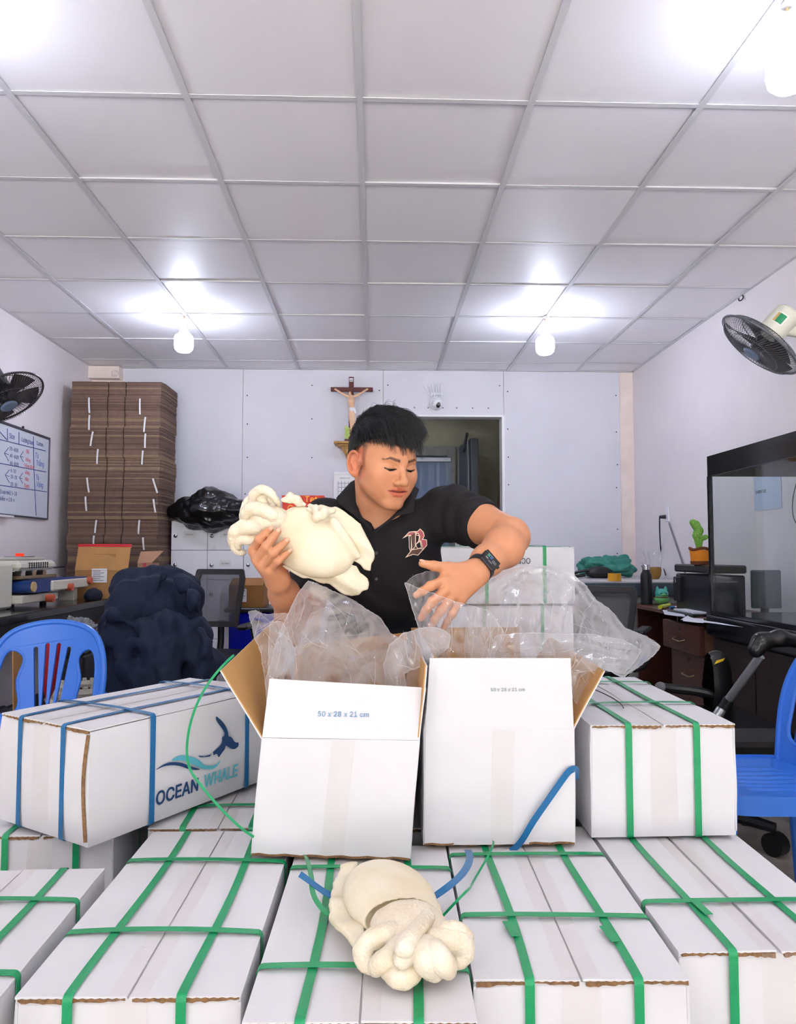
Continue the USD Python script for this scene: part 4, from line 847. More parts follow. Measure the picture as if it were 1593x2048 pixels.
def mantle1(p):
    d = ell(p, MC, (.0955, .0700, .034), MM)
    q = (p - MC) @ MM
    d = smax(d, -(q[:, 0] + .080 + .12 * np.abs(q[:, 1])), .012)
    d = smin(d, ell(p, MC + MM @ [-.052, .014, .0], (.050, .064, .027), MM), .025)
    d = d + .0025 * np.sin(q[:, 1] * 45 + q[:, 0] * 12) * np.clip(q[:, 2] / .02, 0, 1)
    return smin(d, cap(p, k2(1040, 430, YS - .02), k2(1240, 720, YS - .012), .010, .007), .02)
mpath = part(sq, 'mantle', surf(mantle1, MC - .12, MC + .12, .0028 * FINE), m_squid, smooth=True, world=True)
fin_u = [(790, 330), (860, 300), (930, 292), (1050, 308), (1130, 345), (1200, 390), (1265, 450), (1310, 530), (1352, 610), (1385, 690), (1372, 770), (1345, 842), (1290, 838), (1262, 800), (1190, 760), (1080, 600), (960, 440)]
fin_l = [(1235, 800), (1262, 860), (1300, 880), (1330, 905), (1342, 950), (1318, 1005), (1255, 1040), (1190, 1068), (1100, 1030), (1000, 965), (900, 935), (790, 905), (700, 872), (640, 838), (600, 800), (680, 760), (900, 800), (1100, 800)]
def fin_sdf(poly, off):
    P3 = np.array([k2(x, y) for x, y in poly]); P2 = P3[:, [0, 2]]
    def fn(p):
        d2 = polysd(p[:, 0], p[:, 2], P2); wave = .004 * np.sin(p[:, 0] * 70 + p[:, 2] * 110) + off
        th = .0042 + .006 * np.clip(-d2 / .03, 0, 1)
        return smax(d2 + .0018 * np.sin(p[:, 0] * 190 + p[:, 2] * 140), np.abs(p[:, 1] - YS - wave) - th, .005)
    return fn, P3.min(0) - .025, P3.max(0) + .025
for poly, off in ((fin_u, .0), (fin_l, .002)):
    fn, lo, hi = fin_sdf(poly, off); lo[1], hi[1] = YS - .04, YS + .04
    part(sq, 'fin', surf(fn, lo, hi, .0028 * FINE), m_squid, smooth=True, world=True)
fold = lambda p: smin(chain(p, [k2(630, 250, YS - .005), k2(680, 232, YS), k2(740, 262, YS - .004), k2(785, 290, YS)], [.008, .011, .010, .006], .006), smin(chain(p, [k2(900, 400, YS - .038), k2(960, 360, YS - .04), k2(1030, 345, YS - .03)], [.009, .010, .006], .006), chain(p, [k2(900, 400, YS - .038), k2(890, 330, YS - .02), k2(850, 300, YS)], [.009, .009, .006], .006), .01), .006) + .0015 * np.sin(p[:, 0] * 300)
part(sq, 'skin_fold', surf(fold, k2(580, 480, YS) - [0, .06, .0], k2(1080, 190, YS) + [0, .05, .0], .0025 * FINE), m_squid, smooth=True, world=True)
def arm_part(parent, name, pts, rs, n=46, flat=1.0, seed=0):
    p = smooth_path(pts, n); r = np.interp(np.linspace(0, 1, n), np.linspace(0, 1, len(rs)), rs) * (1 + .06 * np.sin(np.arange(n) * 2.2 + seed))
    lo_, hi_ = p.min(0) - max(rs) * 1.4, p.max(0) + max(rs) * 1.4
    fn = lambda q: chain(q, p[::2], r[::2], .003) + .0016 * (meshkit.noise(q * 160, seed) - .5)
    part(parent, name, surf(fn, lo_, hi_, .0026 * FINE), m_arms, smooth=True, world=True)
K = lambda *l: [k2(x, y, YS + d) for x, y, d in l]
part(sq, 'head', surf(lambda p: smin(ell(p, k2(470, 440), (.034, .030, .026)), chain(p, [k2(560, 420), k2(470, 420), k2(390, 520)], [.03, .027, .022], .02), .02) + .002 * (meshkit.noise(p * 90, 4) - .5), k2(300, 640) - [0, .06, 0], k2(640, 300) + [0, .06, 0], .003 * FINE), m_arms, smooth=True, world=True)
arm_part(sq, 'arm', K((500, 380, .02), (400, 330, .02), (365, 240, .015), (400, 180, .0), (460, 165, -.008), (530, 215, -.008), (570, 270, 0), (585, 325, .008)), [.013, .013, .013, .012, .011, .009, .006, .003], seed=1)
arm_part(sq, 'arm', K((480, 350, .0), (445, 290, .005), (440, 225, .01), (480, 230, .02), (520, 280, .02), (520, 330, .01)), [.012, .011, .010, .009, .008, .005], seed=2)
arm_part(sq, 'arm', K((530, 400, -.02), (450, 345, -.026), (370, 325, -.02), (310, 360, -.008), (330, 420, .004)), [.016, .016, .0155, .014, .010], seed=3)
arm_part(sq, 'arm', K((450, 470, -.012), (360, 480, -.016), (260, 490, -.012), (205, 545, -.006), (205, 620, .0), (240, 685, .004), (300, 690, .006)), [.017, .018, .0175, .016, .013, .010, .005], seed=4)
arm_part(sq, 'arm', K((430, 560, .0), (350, 590, -.008), (270, 580, -.01), (235, 610, -.008), (245, 660, -.004)), [.015, .014, .012, .010, .006], seed=5)
arm_part(sq, 'arm', K((340, 470, .02), (290, 420, .02), (288, 340, .02), (315, 260, .02), (350, 220, .02)), [.010, .010, .009, .008, .006], seed=6)
# second cuttlefish, lying on the carton
ZS = Z2 + .028
k4 = lambda x, y, z=ZS: at(580 + x * .26366, 1680 + y * .26366, Z=z)
s2 = thing('cuttlefish', 'whole raw cuttlefish lying on top of the front white carton, arms towards the camera', 'cuttlefish', k4(800, 600, Z2))
tip, mouth = k4(640, 215), k4(860, 640); ax = mouth - tip; ax[2] = 0; LA = np.linalg.norm(ax); ax /= LA; cxx = np.array([ax[1], -ax[0], 0]); MM2 = np.stack([ax, cxx, [0, 0, 1.0]], 1); MC2 = tip + ax * LA * .56
def mantle2(p):
    d = ell(p, MC2, (LA * .60, .068, .034), MM2); q = (p - MC2) @ MM2
    d = smax(d, q[:, 0] - LA * .43 - .10 * np.abs(q[:, 1]) + .010, .007)
    hol = ell(p, MC2 + MM2 @ [LA * .50, 0, .004], (LA * .34, .054, .024), MM2); d = smax(d, -hol, .005)
    return smax(d, Z2 + .006 - p[:, 2], .004)
part(s2, 'mantle', surf(mantle2, MC2 - [.13, .15, .05], MC2 + [.13, .15, .05], .0028 * FINE), m_squid, smooth=True, world=True)
finL = np.array([k4(x, y, Z2 + .012)[:2] for x, y in [(520, 215), (440, 222), (385, 240), (345, 330), (310, 440), (297, 520), (300, 610), (345, 690), (400, 745), (460, 795), (530, 838), (590, 800), (560, 700), (480, 560), (430, 400)]])
finR = np.array([k4(x, y, Z2 + .012)[:2] for x, y in [(860, 330), (930, 390), (1010, 450), (1080, 490), (1130, 530), (1165, 585), (1120, 610), (1050, 580), (900, 470)]])
for P2 in (finL, finR):
    fn = lambda p: smax(polysd(p[:, 0], p[:, 1], P2) + .001 * np.sin(p[:, 0] * 200 + p[:, 1] * 260), np.abs(p[:, 2] - Z2 - .017 - .003 * np.sin(p[:, 1] * 90)) - .006, .005)
    part(s2, 'fin', surf(fn, np.r_[P2.min(0) - .02, Z2 - .002], np.r_[P2.max(0) + .02, Z2 + .045], .0028 * FINE), m_squid, smooth=True, world=True)
K4 = lambda *l: [k4(x, y, Z2 + z) for x, y, z in l]
part(s2, 'head', surf(lambda p: smax(smin(ell(p, k4(900, 650, Z2 + .034), (.052, .040, .030)), ell(p, k4(960, 790, Z2 + .028), (.060, .036, .024)), .02) + .003 * (meshkit.noise(p * 70, 4) - .5), Z2 + .007 - p[:, 2], .003), k4(620, 950, Z2) - [.02, .02, 0], k4(1250, 500, Z2 + .08) + [.02, .03, 0], .003 * FINE), m_arms, smooth=True, world=True)
arm_part(s2, 'arm', K4((800, 700, .04), (700, 730, .042), (610, 770, .036), (556, 840, .026), (570, 920, .018), (640, 955, .018)), [0.0138, 0.0138, 0.0133, 0.0129, 0.0112, 0.0077], seed=11)
arm_part(s2, 'arm', K4((850, 800, .034), (790, 860, .034), (720, 915, .03), (650, 965, .02), (660, 1000, .013)), [0.0138, 0.0138, 0.0129, 0.0112, 0.0069], seed=12)
arm_part(s2, 'arm', K4((880, 860, .03), (930, 960, .022), (895, 1025, .016), (830, 1040, .015), (765, 1008, .015), (720, 1000, .014)), [0.0129, 0.0138, 0.0138, 0.0133, 0.0112, 0.0077], seed=13)
arm_part(s2, 'arm', K4((960, 780, .045), (900, 850, .046), (840, 920, .04)), [0.0138, 0.0129, 0.0095], seed=14)
arm_part(s2, 'arm', K4((1030, 820, .042), (1030, 920, .036), (1075, 975, .024), (1110, 1010, .016)), [0.0155, 0.0151, 0.0138, 0.0103], seed=15)
arm_part(s2, 'arm', K4((1100, 840, .044), (1160, 930, .036), (1195, 975, .022), (1205, 1008, .014)), [0.0138, 0.0138, 0.0125, 0.0086], seed=16)
arm_part(s2, 'arm', K4((1100, 760, .044), (1210, 760, .042), (1310, 790, .034), (1320, 850, .024), (1260, 920, .016)), [0.0146, 0.0155, 0.0151, 0.0129, 0.0095], seed=17)
arm_part(s2, 'arm', K4((1080, 700, .04), (1150, 700, .05), (1210, 665, .056), (1280, 680, .052), (1335, 740, .040), (1350, 800, .028)), [0.0103, 0.0086, 0.0073, 0.0086, 0.0103, 0.0077], seed=18)
arm_part(s2, 'funnel', K4((1050, 575, .052), (1000, 650, .056), (920, 740, .058), (865, 830, .054)), [.010, .010, .010, .013], seed=19)
# ================================================================== the clear film bags that line the open cartons
m_film = usdkit.material(stage, '/World/Looks/clear_film', {'t': ('transparent_bsdf', {'color': (.985, .985, .985)}), 'g': ('glossy_bsdf', {'color': (1, 1, 1), 'roughness': .07}), 'l2': ('layer_weight', {'blend': .5}), 'pw': ('math', {'math_type': 'power', 'value2': 3.0}), 'f': ('math', {'math_type': 'multiply_add', 'value2': .8, 'value3': .06}), 'm': ('mix_closure', {}),
    'd': ('principled_bsdf', {'base_color': (.86, .86, .88), 'roughness': .4}), 'tl': ('translucent_bsdf', {'color': (.86, .86, .88)}), 'dm': ('mix_closure', {'fac': .5}), 'h': ('mix_closure', {}),
    'lw': ('layer_weight', {'blend': .5}), 'n3': ('noise_texture', {'scale': 22.0, 'detail': 3}), 'hz': ('math', {'math_type': 'multiply_add', 'value2': FILMHAZE * 2.2, 'value3': -FILMHAZE * .6}), 'mm': ('math', {'math_type': 'multiply_add', 'value2': .45, 'use_clamp': True}), 'gm': ('geometry', {}), 'n': ('noise_texture', {'scale': 55.0, 'detail': 4, 'roughness': .65}), 'b': ('bump', {'strength': .12, 'distance': .01})},
    [('gm.position', 'n.vector'), ('n.fac', 'b.height'), ('b.normal', 'g.normal'), ('l2.facing', 'pw.value1'), ('pw.value', 'f.value1'), ('f.value', 'm.fac'), ('t.BSDF', 'm.closure1'), ('g.BSDF', 'm.closure2'), ('d.BSDF', 'dm.closure1'), ('tl.BSDF', 'dm.closure2'),
     ('gm.position', 'n3.vector'), ('n3.fac', 'hz.value1'), ('lw.facing', 'mm.value1'), ('hz.value', 'mm.value3'), ('mm.value', 'h.fac'), ('m.closure', 'h.closure1'), ('dm.closure', 'h.closure2')], surface='h.closure')
def film(outline, bulge=0.0, seed=0, step=.0048, amp=.006, freq=13, wrinkle=None):
    """a sheet of film spanning an outline of (px, py, Y) points, bulging along -Y"""
    O = np.array([at(x, y, Y=Y) for x, y, Y in outline]); n = len(O)
    t = np.r_[0, np.cumsum(np.linalg.norm(np.diff(np.vstack([O, O[:1]]), axis=0), axis=1))]; m = max(24, int(t[-1] / step))
    C = np.stack([np.interp(np.linspace(0, t[-1], m, endpoint=False), t, np.r_[O[:, k], O[:1, k]]) for k in range(3)], 1)
    C += (np.random.default_rng(seed).random((m, 3)) - .5) * [.0018, 0, .0018]
    pg = Polygon(C[:, [0, 2]]).buffer(0); x0, z0, x1, z1 = pg.bounds
    gx, gz = np.meshgrid(np.arange(x0, x1, step), np.arange(z0, z1, step * .87)); gx[1::2] += step / 2; G = np.c_[gx.ravel(), gz.ravel()]
    inner = shapely.contains_xy(pg.buffer(-step * .6), G[:, 0], G[:, 1]); G = G[inner]; P2 = np.vstack([C[:, [0, 2]], G])
    tr = Delaunay(P2).simplices; cen = P2[tr].mean(1); tr = tr[shapely.contains_xy(pg, cen[:, 0], cen[:, 1])]
    d = np.linalg.norm(P2[:, None, :] - C[None, ::2][:, :, [0, 2]], axis=2); w = 1 / (d ** 2 + 1e-5); Yv = (w @ C[::2, 1]) / w.sum(1)
    de = shapely.distance(shapely.points(P2), pg.exterior); Yv = Yv - bulge * (1 - np.exp(-de / .025))
    V = np.c_[P2[:, 0], Yv, P2[:, 1]]; W = V * [1, 1, .55] if wrinkle is None else V * wrinkle
    fade = .35 + .65 * np.clip(de / .02, 0, 1)
    V[:, 1] += fade * (crumple(W, freq * .5, amp * 1.2, seed, 2) + folds(W, amp * 3.4, .018, .11, 18, seed))
    V[:, 2] += fade * folds(W + 5, amp * .8, .03, .12, 6, seed + 20)
    return V, tr
m_crease = usdkit.material(stage, '/World/Looks/film_crease', {'t': ('transparent_bsdf', {'color': (1, 1, 1)}), 'd': ('principled_bsdf', {'base_color': (.9, .9, .92), 'roughness': .15}), 'tl': ('translucent_bsdf', {'color': (.9, .9, .92)}), 'dm': ('mix_closure', {'fac': .4}), 'h': ('mix_closure', {'fac': .36})},
    [('d.BSDF', 'dm.closure1'), ('tl.BSDF', 'dm.closure2'), ('t.BSDF', 'h.closure1'), ('dm.closure', 'h.closure2')], surface='h.closure')
def sheet(bag, name, outline, bulge=0.0, seed=0, **kw):
    """a film with its folded hem and the doubled-over creases that show as white lines"""
    V, f = film(outline, bulge, seed, **kw); p = part(bag, name, (V, f), m_film, smooth=40, world=True)
    e = np.sort(np.vstack([f[:, [0, 1]], f[:, [1, 2]], f[:, [2, 0]]]), axis=1); u, c = np.unique(e, axis=0, return_counts=True); rim = u[c == 1]
    nxt = {}
    for x, y in rim: nxt.setdefault(x, []).append(y); nxt.setdefault(y, []).append(x)
    loop, seen = [rim[0, 0]], {rim[0, 0]}
    while True:
        q = [x for x in nxt[loop[-1]] if x not in seen]
        if not q: break
        loop.append(q[0]); seen.add(q[0])
    part(p, 'film_hem', tube(V[loop], .00055, 4), m_crease, smooth=True, world=True)
    from scipy.spatial import cKDTree
    kd = cKDTree(V[:, [0, 2]]); g = np.random.default_rng(seed + 500); lo, hi = V.min(0), V.max(0); cr = []; size = (hi - lo)[[0, 2]]
    for _ in range(int(5 + 150 * size[0] * size[1])):
        c = V[g.integers(len(V))][[0, 2]]; a = g.choice([g.normal(1.57, .35), g.uniform(0, 3.14)]); L = g.uniform(.03, .15); bend = g.normal(0, .25)
        t = np.linspace(-.5, .5, 16); q = c + L * np.stack([t * math.cos(a) - bend * t * t * math.sin(a), t * math.sin(a) + bend * t * t * math.cos(a)], 1)
        d, i = kd.query(q, k=3); ok = d[:, 0] < .005
        if ok.sum() < 7: continue
        q, i = q[ok], i[ok]; y = V[i, 1].mean(1) - .0006
        cr.append(tube(np.c_[q[:, 0], y, q[:, 1]], np.interp(np.linspace(0, 1, len(q)), [0, .4, 1], [.00015, .0008 * g.uniform(.5, 1.2), .00015]), 4))
    if cr: part(p, 'film_crease', cr, m_crease, smooth=True, world=True, kind='stuff')
b1 = thing('plastic_bag', 'clear plastic liner bag standing up out of the left open carton', 'plastic bag', (FL + FR) / 2 + bkL / 2)
tent = [(536, 1420, 1.43), (530, 1365, 1.43), (548, 1300, 1.48), (569, 1243, 1.55), (597, 1187, 1.60), (617, 1161, 1.62), (651, 1175, 1.62), (713, 1204, 1.60), (761, 1235, 1.58), (781, 1266, 1.57), (812, 1284, 1.55), (843, 1316, 1.50), (836, 1420, 1.42)]
sheet(b1, 'film_front', tent, .03, 1)
sheet(b1, 'film_back', [(x, y, 1.70 + (.1 if y > 1300 else 0)) if 0 < k < 12 else (x + 25, y, 1.80) for k, (x, y, Y) in enumerate(tent)], -.03, 2)
sheet(b1, 'film_fold', [(590, 1400, 1.56), (600, 1290, 1.56), (622, 1225, 1.60), (660, 1212, 1.60), (690, 1270, 1.56), (735, 1330, 1.52), (760, 1400, 1.5)], .02, 3, wrinkle=[1, 1, .3])
sheet(b1, 'film_wing', [(498, 1222, 1.60), (514, 1221, 1.59), (531, 1229, 1.57), (560, 1226, 1.60), (577, 1225, 1.62), (575, 1290, 1.54), (560, 1400, 1.46), (534, 1400, 1.44), (524, 1312, 1.47), (508, 1268, 1.54)], .012, 4)
sheet(b1, 'film_wing', [(540, 1245, 1.50), (566, 1243, 1.52), (590, 1300, 1.48), (600, 1400, 1.44), (538, 1400, 1.435), (536, 1300, 1.47)], .008, 5)
lobe = [(775, 1395, 1.46), (768, 1330, 1.47), (780, 1290, 1.46), (806, 1266, 1.46), (837, 1257, 1.47), (865, 1254, 1.48), (890, 1260, 1.48), (902, 1271, 1.47), (896, 1297, 1.45), (866, 1320, 1.43), (835, 1336, 1.43), (809, 1346, 1.43), (815, 1395, 1.43)]
sheet(b1, 'film_lobe', lobe, .022, 6, freq=16)
sheet(b1, 'film_lobe', [(x, y, Y + .03) for x, y, Y in lobe], -.02, 7, freq=16)
b2 = thing('plastic_bag', 'clear plastic liner bag spilling to the right out of the right open carton', 'plastic bag', (FL2 + FR2) / 2 + bk2 / 2)
sheet(b2, 'film_front', [(862, 1400, 1.45), (850, 1310, 1.47), (838, 1256, 1.50), (822, 1205, 1.52), (810, 1164, 1.53), (842, 1178, 1.52), (875, 1189, 1.51), (910, 1203, 1.50), (940, 1210, 1.50), (980, 1221, 1.50), (995, 1245, 1.49), (1010, 1266, 1.48), (990, 1310, 1.46), (985, 1400, 1.44)], .012, 11, amp=.005)
sheet(b2, 'film_inner', [(838, 1256, 1.66), (810, 1166, 1.62), (830, 1150, 1.64), (852, 1143, 1.66), (892, 1140, 1.68), (905, 1190, 1.68), (900, 1290, 1.70), (860, 1400, 1.70)], 0, 12, amp=.004)
big = [(940, 1400, 1.62), (930, 1300, 1.62), (936, 1200, 1.63), (965, 1172, 1.64), (1005, 1141, 1.66), (1054, 1130, 1.67), (1096, 1133, 1.68), (1149, 1150, 1.67), (1172, 1172, 1.66), (1191, 1200, 1.64), (1219, 1217, 1.62), (1251, 1256, 1.60), (1293, 1273, 1.58), (1323, 1293, 1.56), (1308, 1312, 1.55), (1288, 1328, 1.54), (1247, 1353, 1.53), (1209, 1339, 1.50), (1165, 1400, 1.56)]
sheet(b2, 'film_spill', big, .05, 13)
sheet(b2, 'film_spill', [(x, y, Y + .09) for x, y, Y in big], -.02, 14)
sheet(b2, 'film_fold', [(978, 1400, 1.43), (980, 1312, 1.45), (991, 1272, 1.47), (1033, 1265, 1.49), (1085, 1266, 1.50), (1131, 1270, 1.50), (1180, 1268, 1.52), (1240, 1276, 1.52), (1285, 1300, 1.51), (1250, 1349, 1.49), (1209, 1340, 1.47), (1160, 1345, 1.44), (1138, 1400, 1.43)], .018, 15, wrinkle=[.5, 1, 1])
sheet(b2, 'film_fold', [(1150, 1400, 1.44), (1148, 1345, 1.45), (1168, 1310, 1.47), (1205, 1318, 1.47), (1195, 1370, 1.45), (1165, 1420, 1.44)], .01, 16)
# ================================================================== loose straps
def flat_ribbon(pts, w, face, n=90, th=.001):
    p = smooth_path(pts, n); T = np.gradient(p, axis=0); T /= np.linalg.norm(T, axis=1, keepdims=True); return ribbon(p, w, np.cross(T, np.broadcast_to(np.asarray(face, float), p.shape)), th)
zt = Z2 + .012
P_ = [at(600, 1748, Z=zt + .03), at(622, 1764, Z=zt + .018), at(655, 1787, Z=zt), at(720, 1806, Z=zt - .006), at(800, 1812, Z=zt - .006), at(850, 1803, Z=zt), at(885, 1782, Z=zt + .012), at(918, 1755, Z=zt + .016), at(937, 1728, Z=zt + .012), at(940, 1712, Z=zt + .004), at(936, 1700, Z=Z2 + .005)]
single('loose_strap', 'loose blue strap end curling out on both sides of the lying cuttlefish', 'strap', flat_ribbon(P_, .0125, (0, -.25, 1)), m_blue, smooth=60)
yb = 1.398
P_ = [at(1022, 1702, Y=yb), at(1032, 1695, Y=yb - .002), at(1060, 1655, Y=yb - .008), at(1095, 1603, Y=yb - .010), at(1128, 1556, Y=yb - .006), at(1141, 1541, Y=yb - .004), at(1150, 1538, Y=yb + .004), at(1154, 1545, Y=yb + .02), at(1152, 1560, Y=yb + .035)]
single('loose_strap', 'broad blue strap running diagonally across the front of the right open carton', 'strap', flat_ribbon(P_, .0128, (.25, -1, 0)), m_blue, smooth=60)
P_ = [at(612, 1712, Z=Z2 + .01), at(620, 1738, Z=zt + .01), at(624, 1765, Z=zt + .012), at(630, 1795, Z=zt + .01), at(643, 1815, Z=zt + .004), at(662, 1830, Z=zt)]
single('loose_strap', 'short loose green strap bending beside the left fin of the lying cuttlefish', 'strap', flat_ribbon(P_, .010, (.5, -.4, .7)), m_green, smooth=60)
P_ = [at(987, 1682, Y=1.385), at(975, 1715, Y=1.32), at(950, 1758, Y=1.26), at(918, 1798, Z=Z2 + .05), at(886, 1832, Z=Z2 + .02)]
single('loose_strap', 'thin pale green strap seen edge on, rising right of the lying cuttlefish', 'strap', flat_ribbon(P_, .0035, (0, -1, .4)), m_green, smooth=60)
P_ = [at(468, 1310, Y=1.42), at(455, 1322, Y=1.40), at(428, 1352, Y=1.385), at(397, 1402, Y=1.375), at(380, 1452, Y=1.37), at(374, 1500, Y=1.365), at(378, 1532, Y=1.36), at(400, 1568, Y=1.355), at(440, 1615, Y=1.345), at(478, 1652, Y=1.345), at(508, 1674, Y=1.352)]
single('loose_strap', 'long thin green strap arching in front of the printed whale to the left open carton', 'strap', flat_ribbon(P_, .0045, (.6, -.8, .3), 140), m_green, smooth=60)
P_ = [at(1197, 1372, Y=1.95), at(1199, 1383, Z=Z2 + .222), at(1222, 1394, Z=Z2 + .222), at(1248, 1416, Z=Z2 + .22)]
single('cable', 'thin black cable end lying on the top right strapped carton', 'cable', tube(smooth_path(P_, 20), .0012, 6), mat('black_plastic', (22, 22, 24), .4))
# ================================================================== left side of the room
m_blk = mat('black_plastic', (22, 22, 24), .4); m_dark = mat('dark_metal', (44, 46, 50), .45, metallic=.5); m_gran = mat('black_granite', (30, 29, 30), .12, var=.5, vs=60, dark=(12, 12, 13))
m_bluec = mat('blue_chair_plastic', (58, 124, 226), .3); m_brown = mat('brown_card', (190, 140, 84), .75, var=.12, vs=12); m_brownd = mat('brown_card_dark', (142, 104, 84), .8, var=.12, vs=20)
m_white = mat('white_laminate', (238, 239, 246), .35); m_steel = mat('polished_steel', (190, 192, 198), .2, metallic=1.0); m_paper = mat('paper', (240, 240, 244), .8); m_lead = mat('pencil_grey', (120, 124, 132), .8)
m_cream = mat('cream_enamel', (222, 220, 205), .4, var=.05); m_gum = mat('rubber_blue', (28, 62, 132), .45, var=.15, vs=20); m_mesh = pane('chair_mesh', (.62, .63, .66), 1.3, .5, haze=.2, hazec=(60, 62, 70))
def txt_on_back(parent, s, h, x, y, z, m, world=True, bold=False):            # lettering facing -y, centred
    v, f = text(s, h, .0006, bold); v = v - [(v[:, 0].max() + v[:, 0].min()) / 2, 0, 0]; part(parent, 'lettering', xf(upright((v, f)), (x, y, z)), m, smooth=False, world=world)
# ---- tall stack of flat folded cartons
SX0, SX1, SY0, SY1 = -2.355, -1.650, 5.75, 6.16
st = thing('stack_board', 'low wooden board under the tall stack of flat brown cartons', 'pallet', ((SX0 + SX1) / 2, 5.95, 0))
for y in (5.80, 5.95, 6.10): part(st, 'deck_board', bx(SX0 + .02, SX1 - .02, y - .05, y + .05, .05, .07, .002), m_wood, world=True)
for x in (SX0 + .08, SX1 - .08): part(st, 'stringer', bx(x - .03, x + .03, 5.76, 6.14, 0, .05, .002), m_wood, world=True)
def flat_carton(v):
    w2, hh = (SX1 - SX0) / 2, (SY1 - SY0) / 2
    pg = sbox(-w2, -hh, w2, hh).difference(shapely.union_all([sbox(x - .003, -hh - .01, x + .003, -hh + .02) for x in (-.072 + v * .0012, .064 - v * .001)])).difference(Polygon([(w2 + .01, -hh - .01), (w2 - .02, -hh - .01), (w2 + .01, -hh + .12)]))
    return join(extr(pg, .0052), xf(extr(pg.buffer(-.0015), .0052), (0, 0, .0058)))
m_fc = [mat('flat_carton_a', (120, 94, 82), .85, var=.15, vs=30), mat('flat_carton_b', (108, 84, 74), .85, var=.15, vs=30), mat('flat_carton_c', (128, 102, 88), .85, var=.15, vs=30), mat('flat_carton_d', (146, 122, 98), .85, var=.15, vs=30)]
rgs = random.Random(5); z = .0715; nfc = 0; protos = []; zs_bundle = []; off = (0, 0)
FCG = 'flat folded cartons in the tall stack'; FCL = 'flat folded brown carton lying in the tall stack in the back left corner'
while z < 2.445:
    if nfc % 10 == 0: off = (rgs.uniform(-.006, .006), rgs.uniform(-.006, .006)); zs_bundle.append(z)
    loc = ((SX0 + SX1) / 2 + off[0] + rgs.uniform(-.002, .002), (SY0 + SY1) / 2 + off[1] + rgs.uniform(-.002, .002), z)
    if len(protos) < 4:
        t = thing('flat_carton', FCL, 'cardboard box', loc, 0, FCG); part(t, 'folded_board', flat_carton(len(protos)), m_fc[len(protos)], smooth=False); protos.append(t)
    else: copy_of(protos[rgs.choice([0, 0, 1, 1, 2, 2, 3])], 'flat_carton', loc, rgs.uniform(-.15, .15), FCL, 'cardboard box', FCG)
    z += .0119; nfc += 1
STK_TOP = z
for k, (x0, y0, x1, y1) in enumerate([(178, 795, 179, 826), (280, 797, 280, 829), (179, 830, 178, 860), (291, 834, 288, 864), (186, 863, 181, 892), (291, 867, 290, 896), (196, 898, 194, 928), (286, 901, 284, 929), (174, 955, 178, 985), (306, 957, 315, 986), (171, 993, 173, 1022), (307, 998, 311, 1025), (193, 1040, 190, 1066), (279, 1040, 277, 1068), (188, 1071, 187, 1088), (286, 1075, 288, 1100)]):
    a, b = at(x0, y0, Y=SY0 - .014), at(x1, y1, Y=SY0 - .014); p = np.linspace(a, b, 8); p[:, 1] -= .004 * np.sin(np.linspace(0, np.pi, 8))
    single('tie_strap', f'white plastic tie sticking out of the {"left" if k % 2 == 0 else "right"} front of the flat carton stack', 'strap', ribbon(p, .013, (1, 0, 0), .0015), mat('white_strap', (226, 226, 230), .4), group=f'white ties on the {"left" if k % 2 == 0 else "right"} of the flat carton stack')
# ---- white locker cabinet
LX0, LY, LZ = -1.632, 6.0, 1.38; lk = thing('locker_cabinet', 'white laminate locker cabinet with rows of small square doors and round knobs', 'lockers', (-1.05, 6.18, 0))
part(lk, 'carcass', bx(LX0, LX0 + 1.165, LY + .008, 6.38, .03, LZ, .002), mat('locker_side', (214, 215, 222), .4), world=True)
part(lk, 'plinth', bx(LX0 + .02, LX0 + 1.14, LY + .03, 6.36, 0, .03), m_blk, world=True)
tags = {(0, 0): 'CHI EM', (1, 0): 'QUY', (1, 1): 'VE SINH', (3, 1): 'TU 4'}
for c in range(4):
    for r in range(5):
        x0, z1 = LX0 + .2905 * c, LZ - .236 * r - .004; z0 = max(.05, z1 - .232); d = part(lk, 'locker_door', bx(x0 + .002, x0 + .2885, LY - .008, LY + .007, z0, z1, .0015), m_white, world=True)
        zc = (z0 + z1) / 2 - (.04 if r == 0 else 0); zc = at(350, [1072, 1130, 1188, 1246, 1300][r], Y=LY)[2]
        part(d, 'knob', xf(lathe([(0, 0), (.013, .002), (.016, .01), (.013, .018), (.006, .022), (0, .022)][::-1], 16), (x0 + .038, LY - .008, zc), rx(90)), m_steel, world=True)
        if (c, r) in tags:
            part(d, 'name_tag', bx(x0 + .10, x0 + .19, LY - .0092, LY - .008, zc - .012, zc + .038), mat('tag_paper', (226, 226, 226), .8), world=True)
            v, f = text(tags[(c, r)], .011, .0004); v = v - [(v[:, 0].max() + v[:, 0].min()) / 2, 0, 0]; part(d, 'lettering', xf(upright((v, f)), (x0 + .145, LY - .0093, zc + .006)), m_ink, smooth=False, world=True)
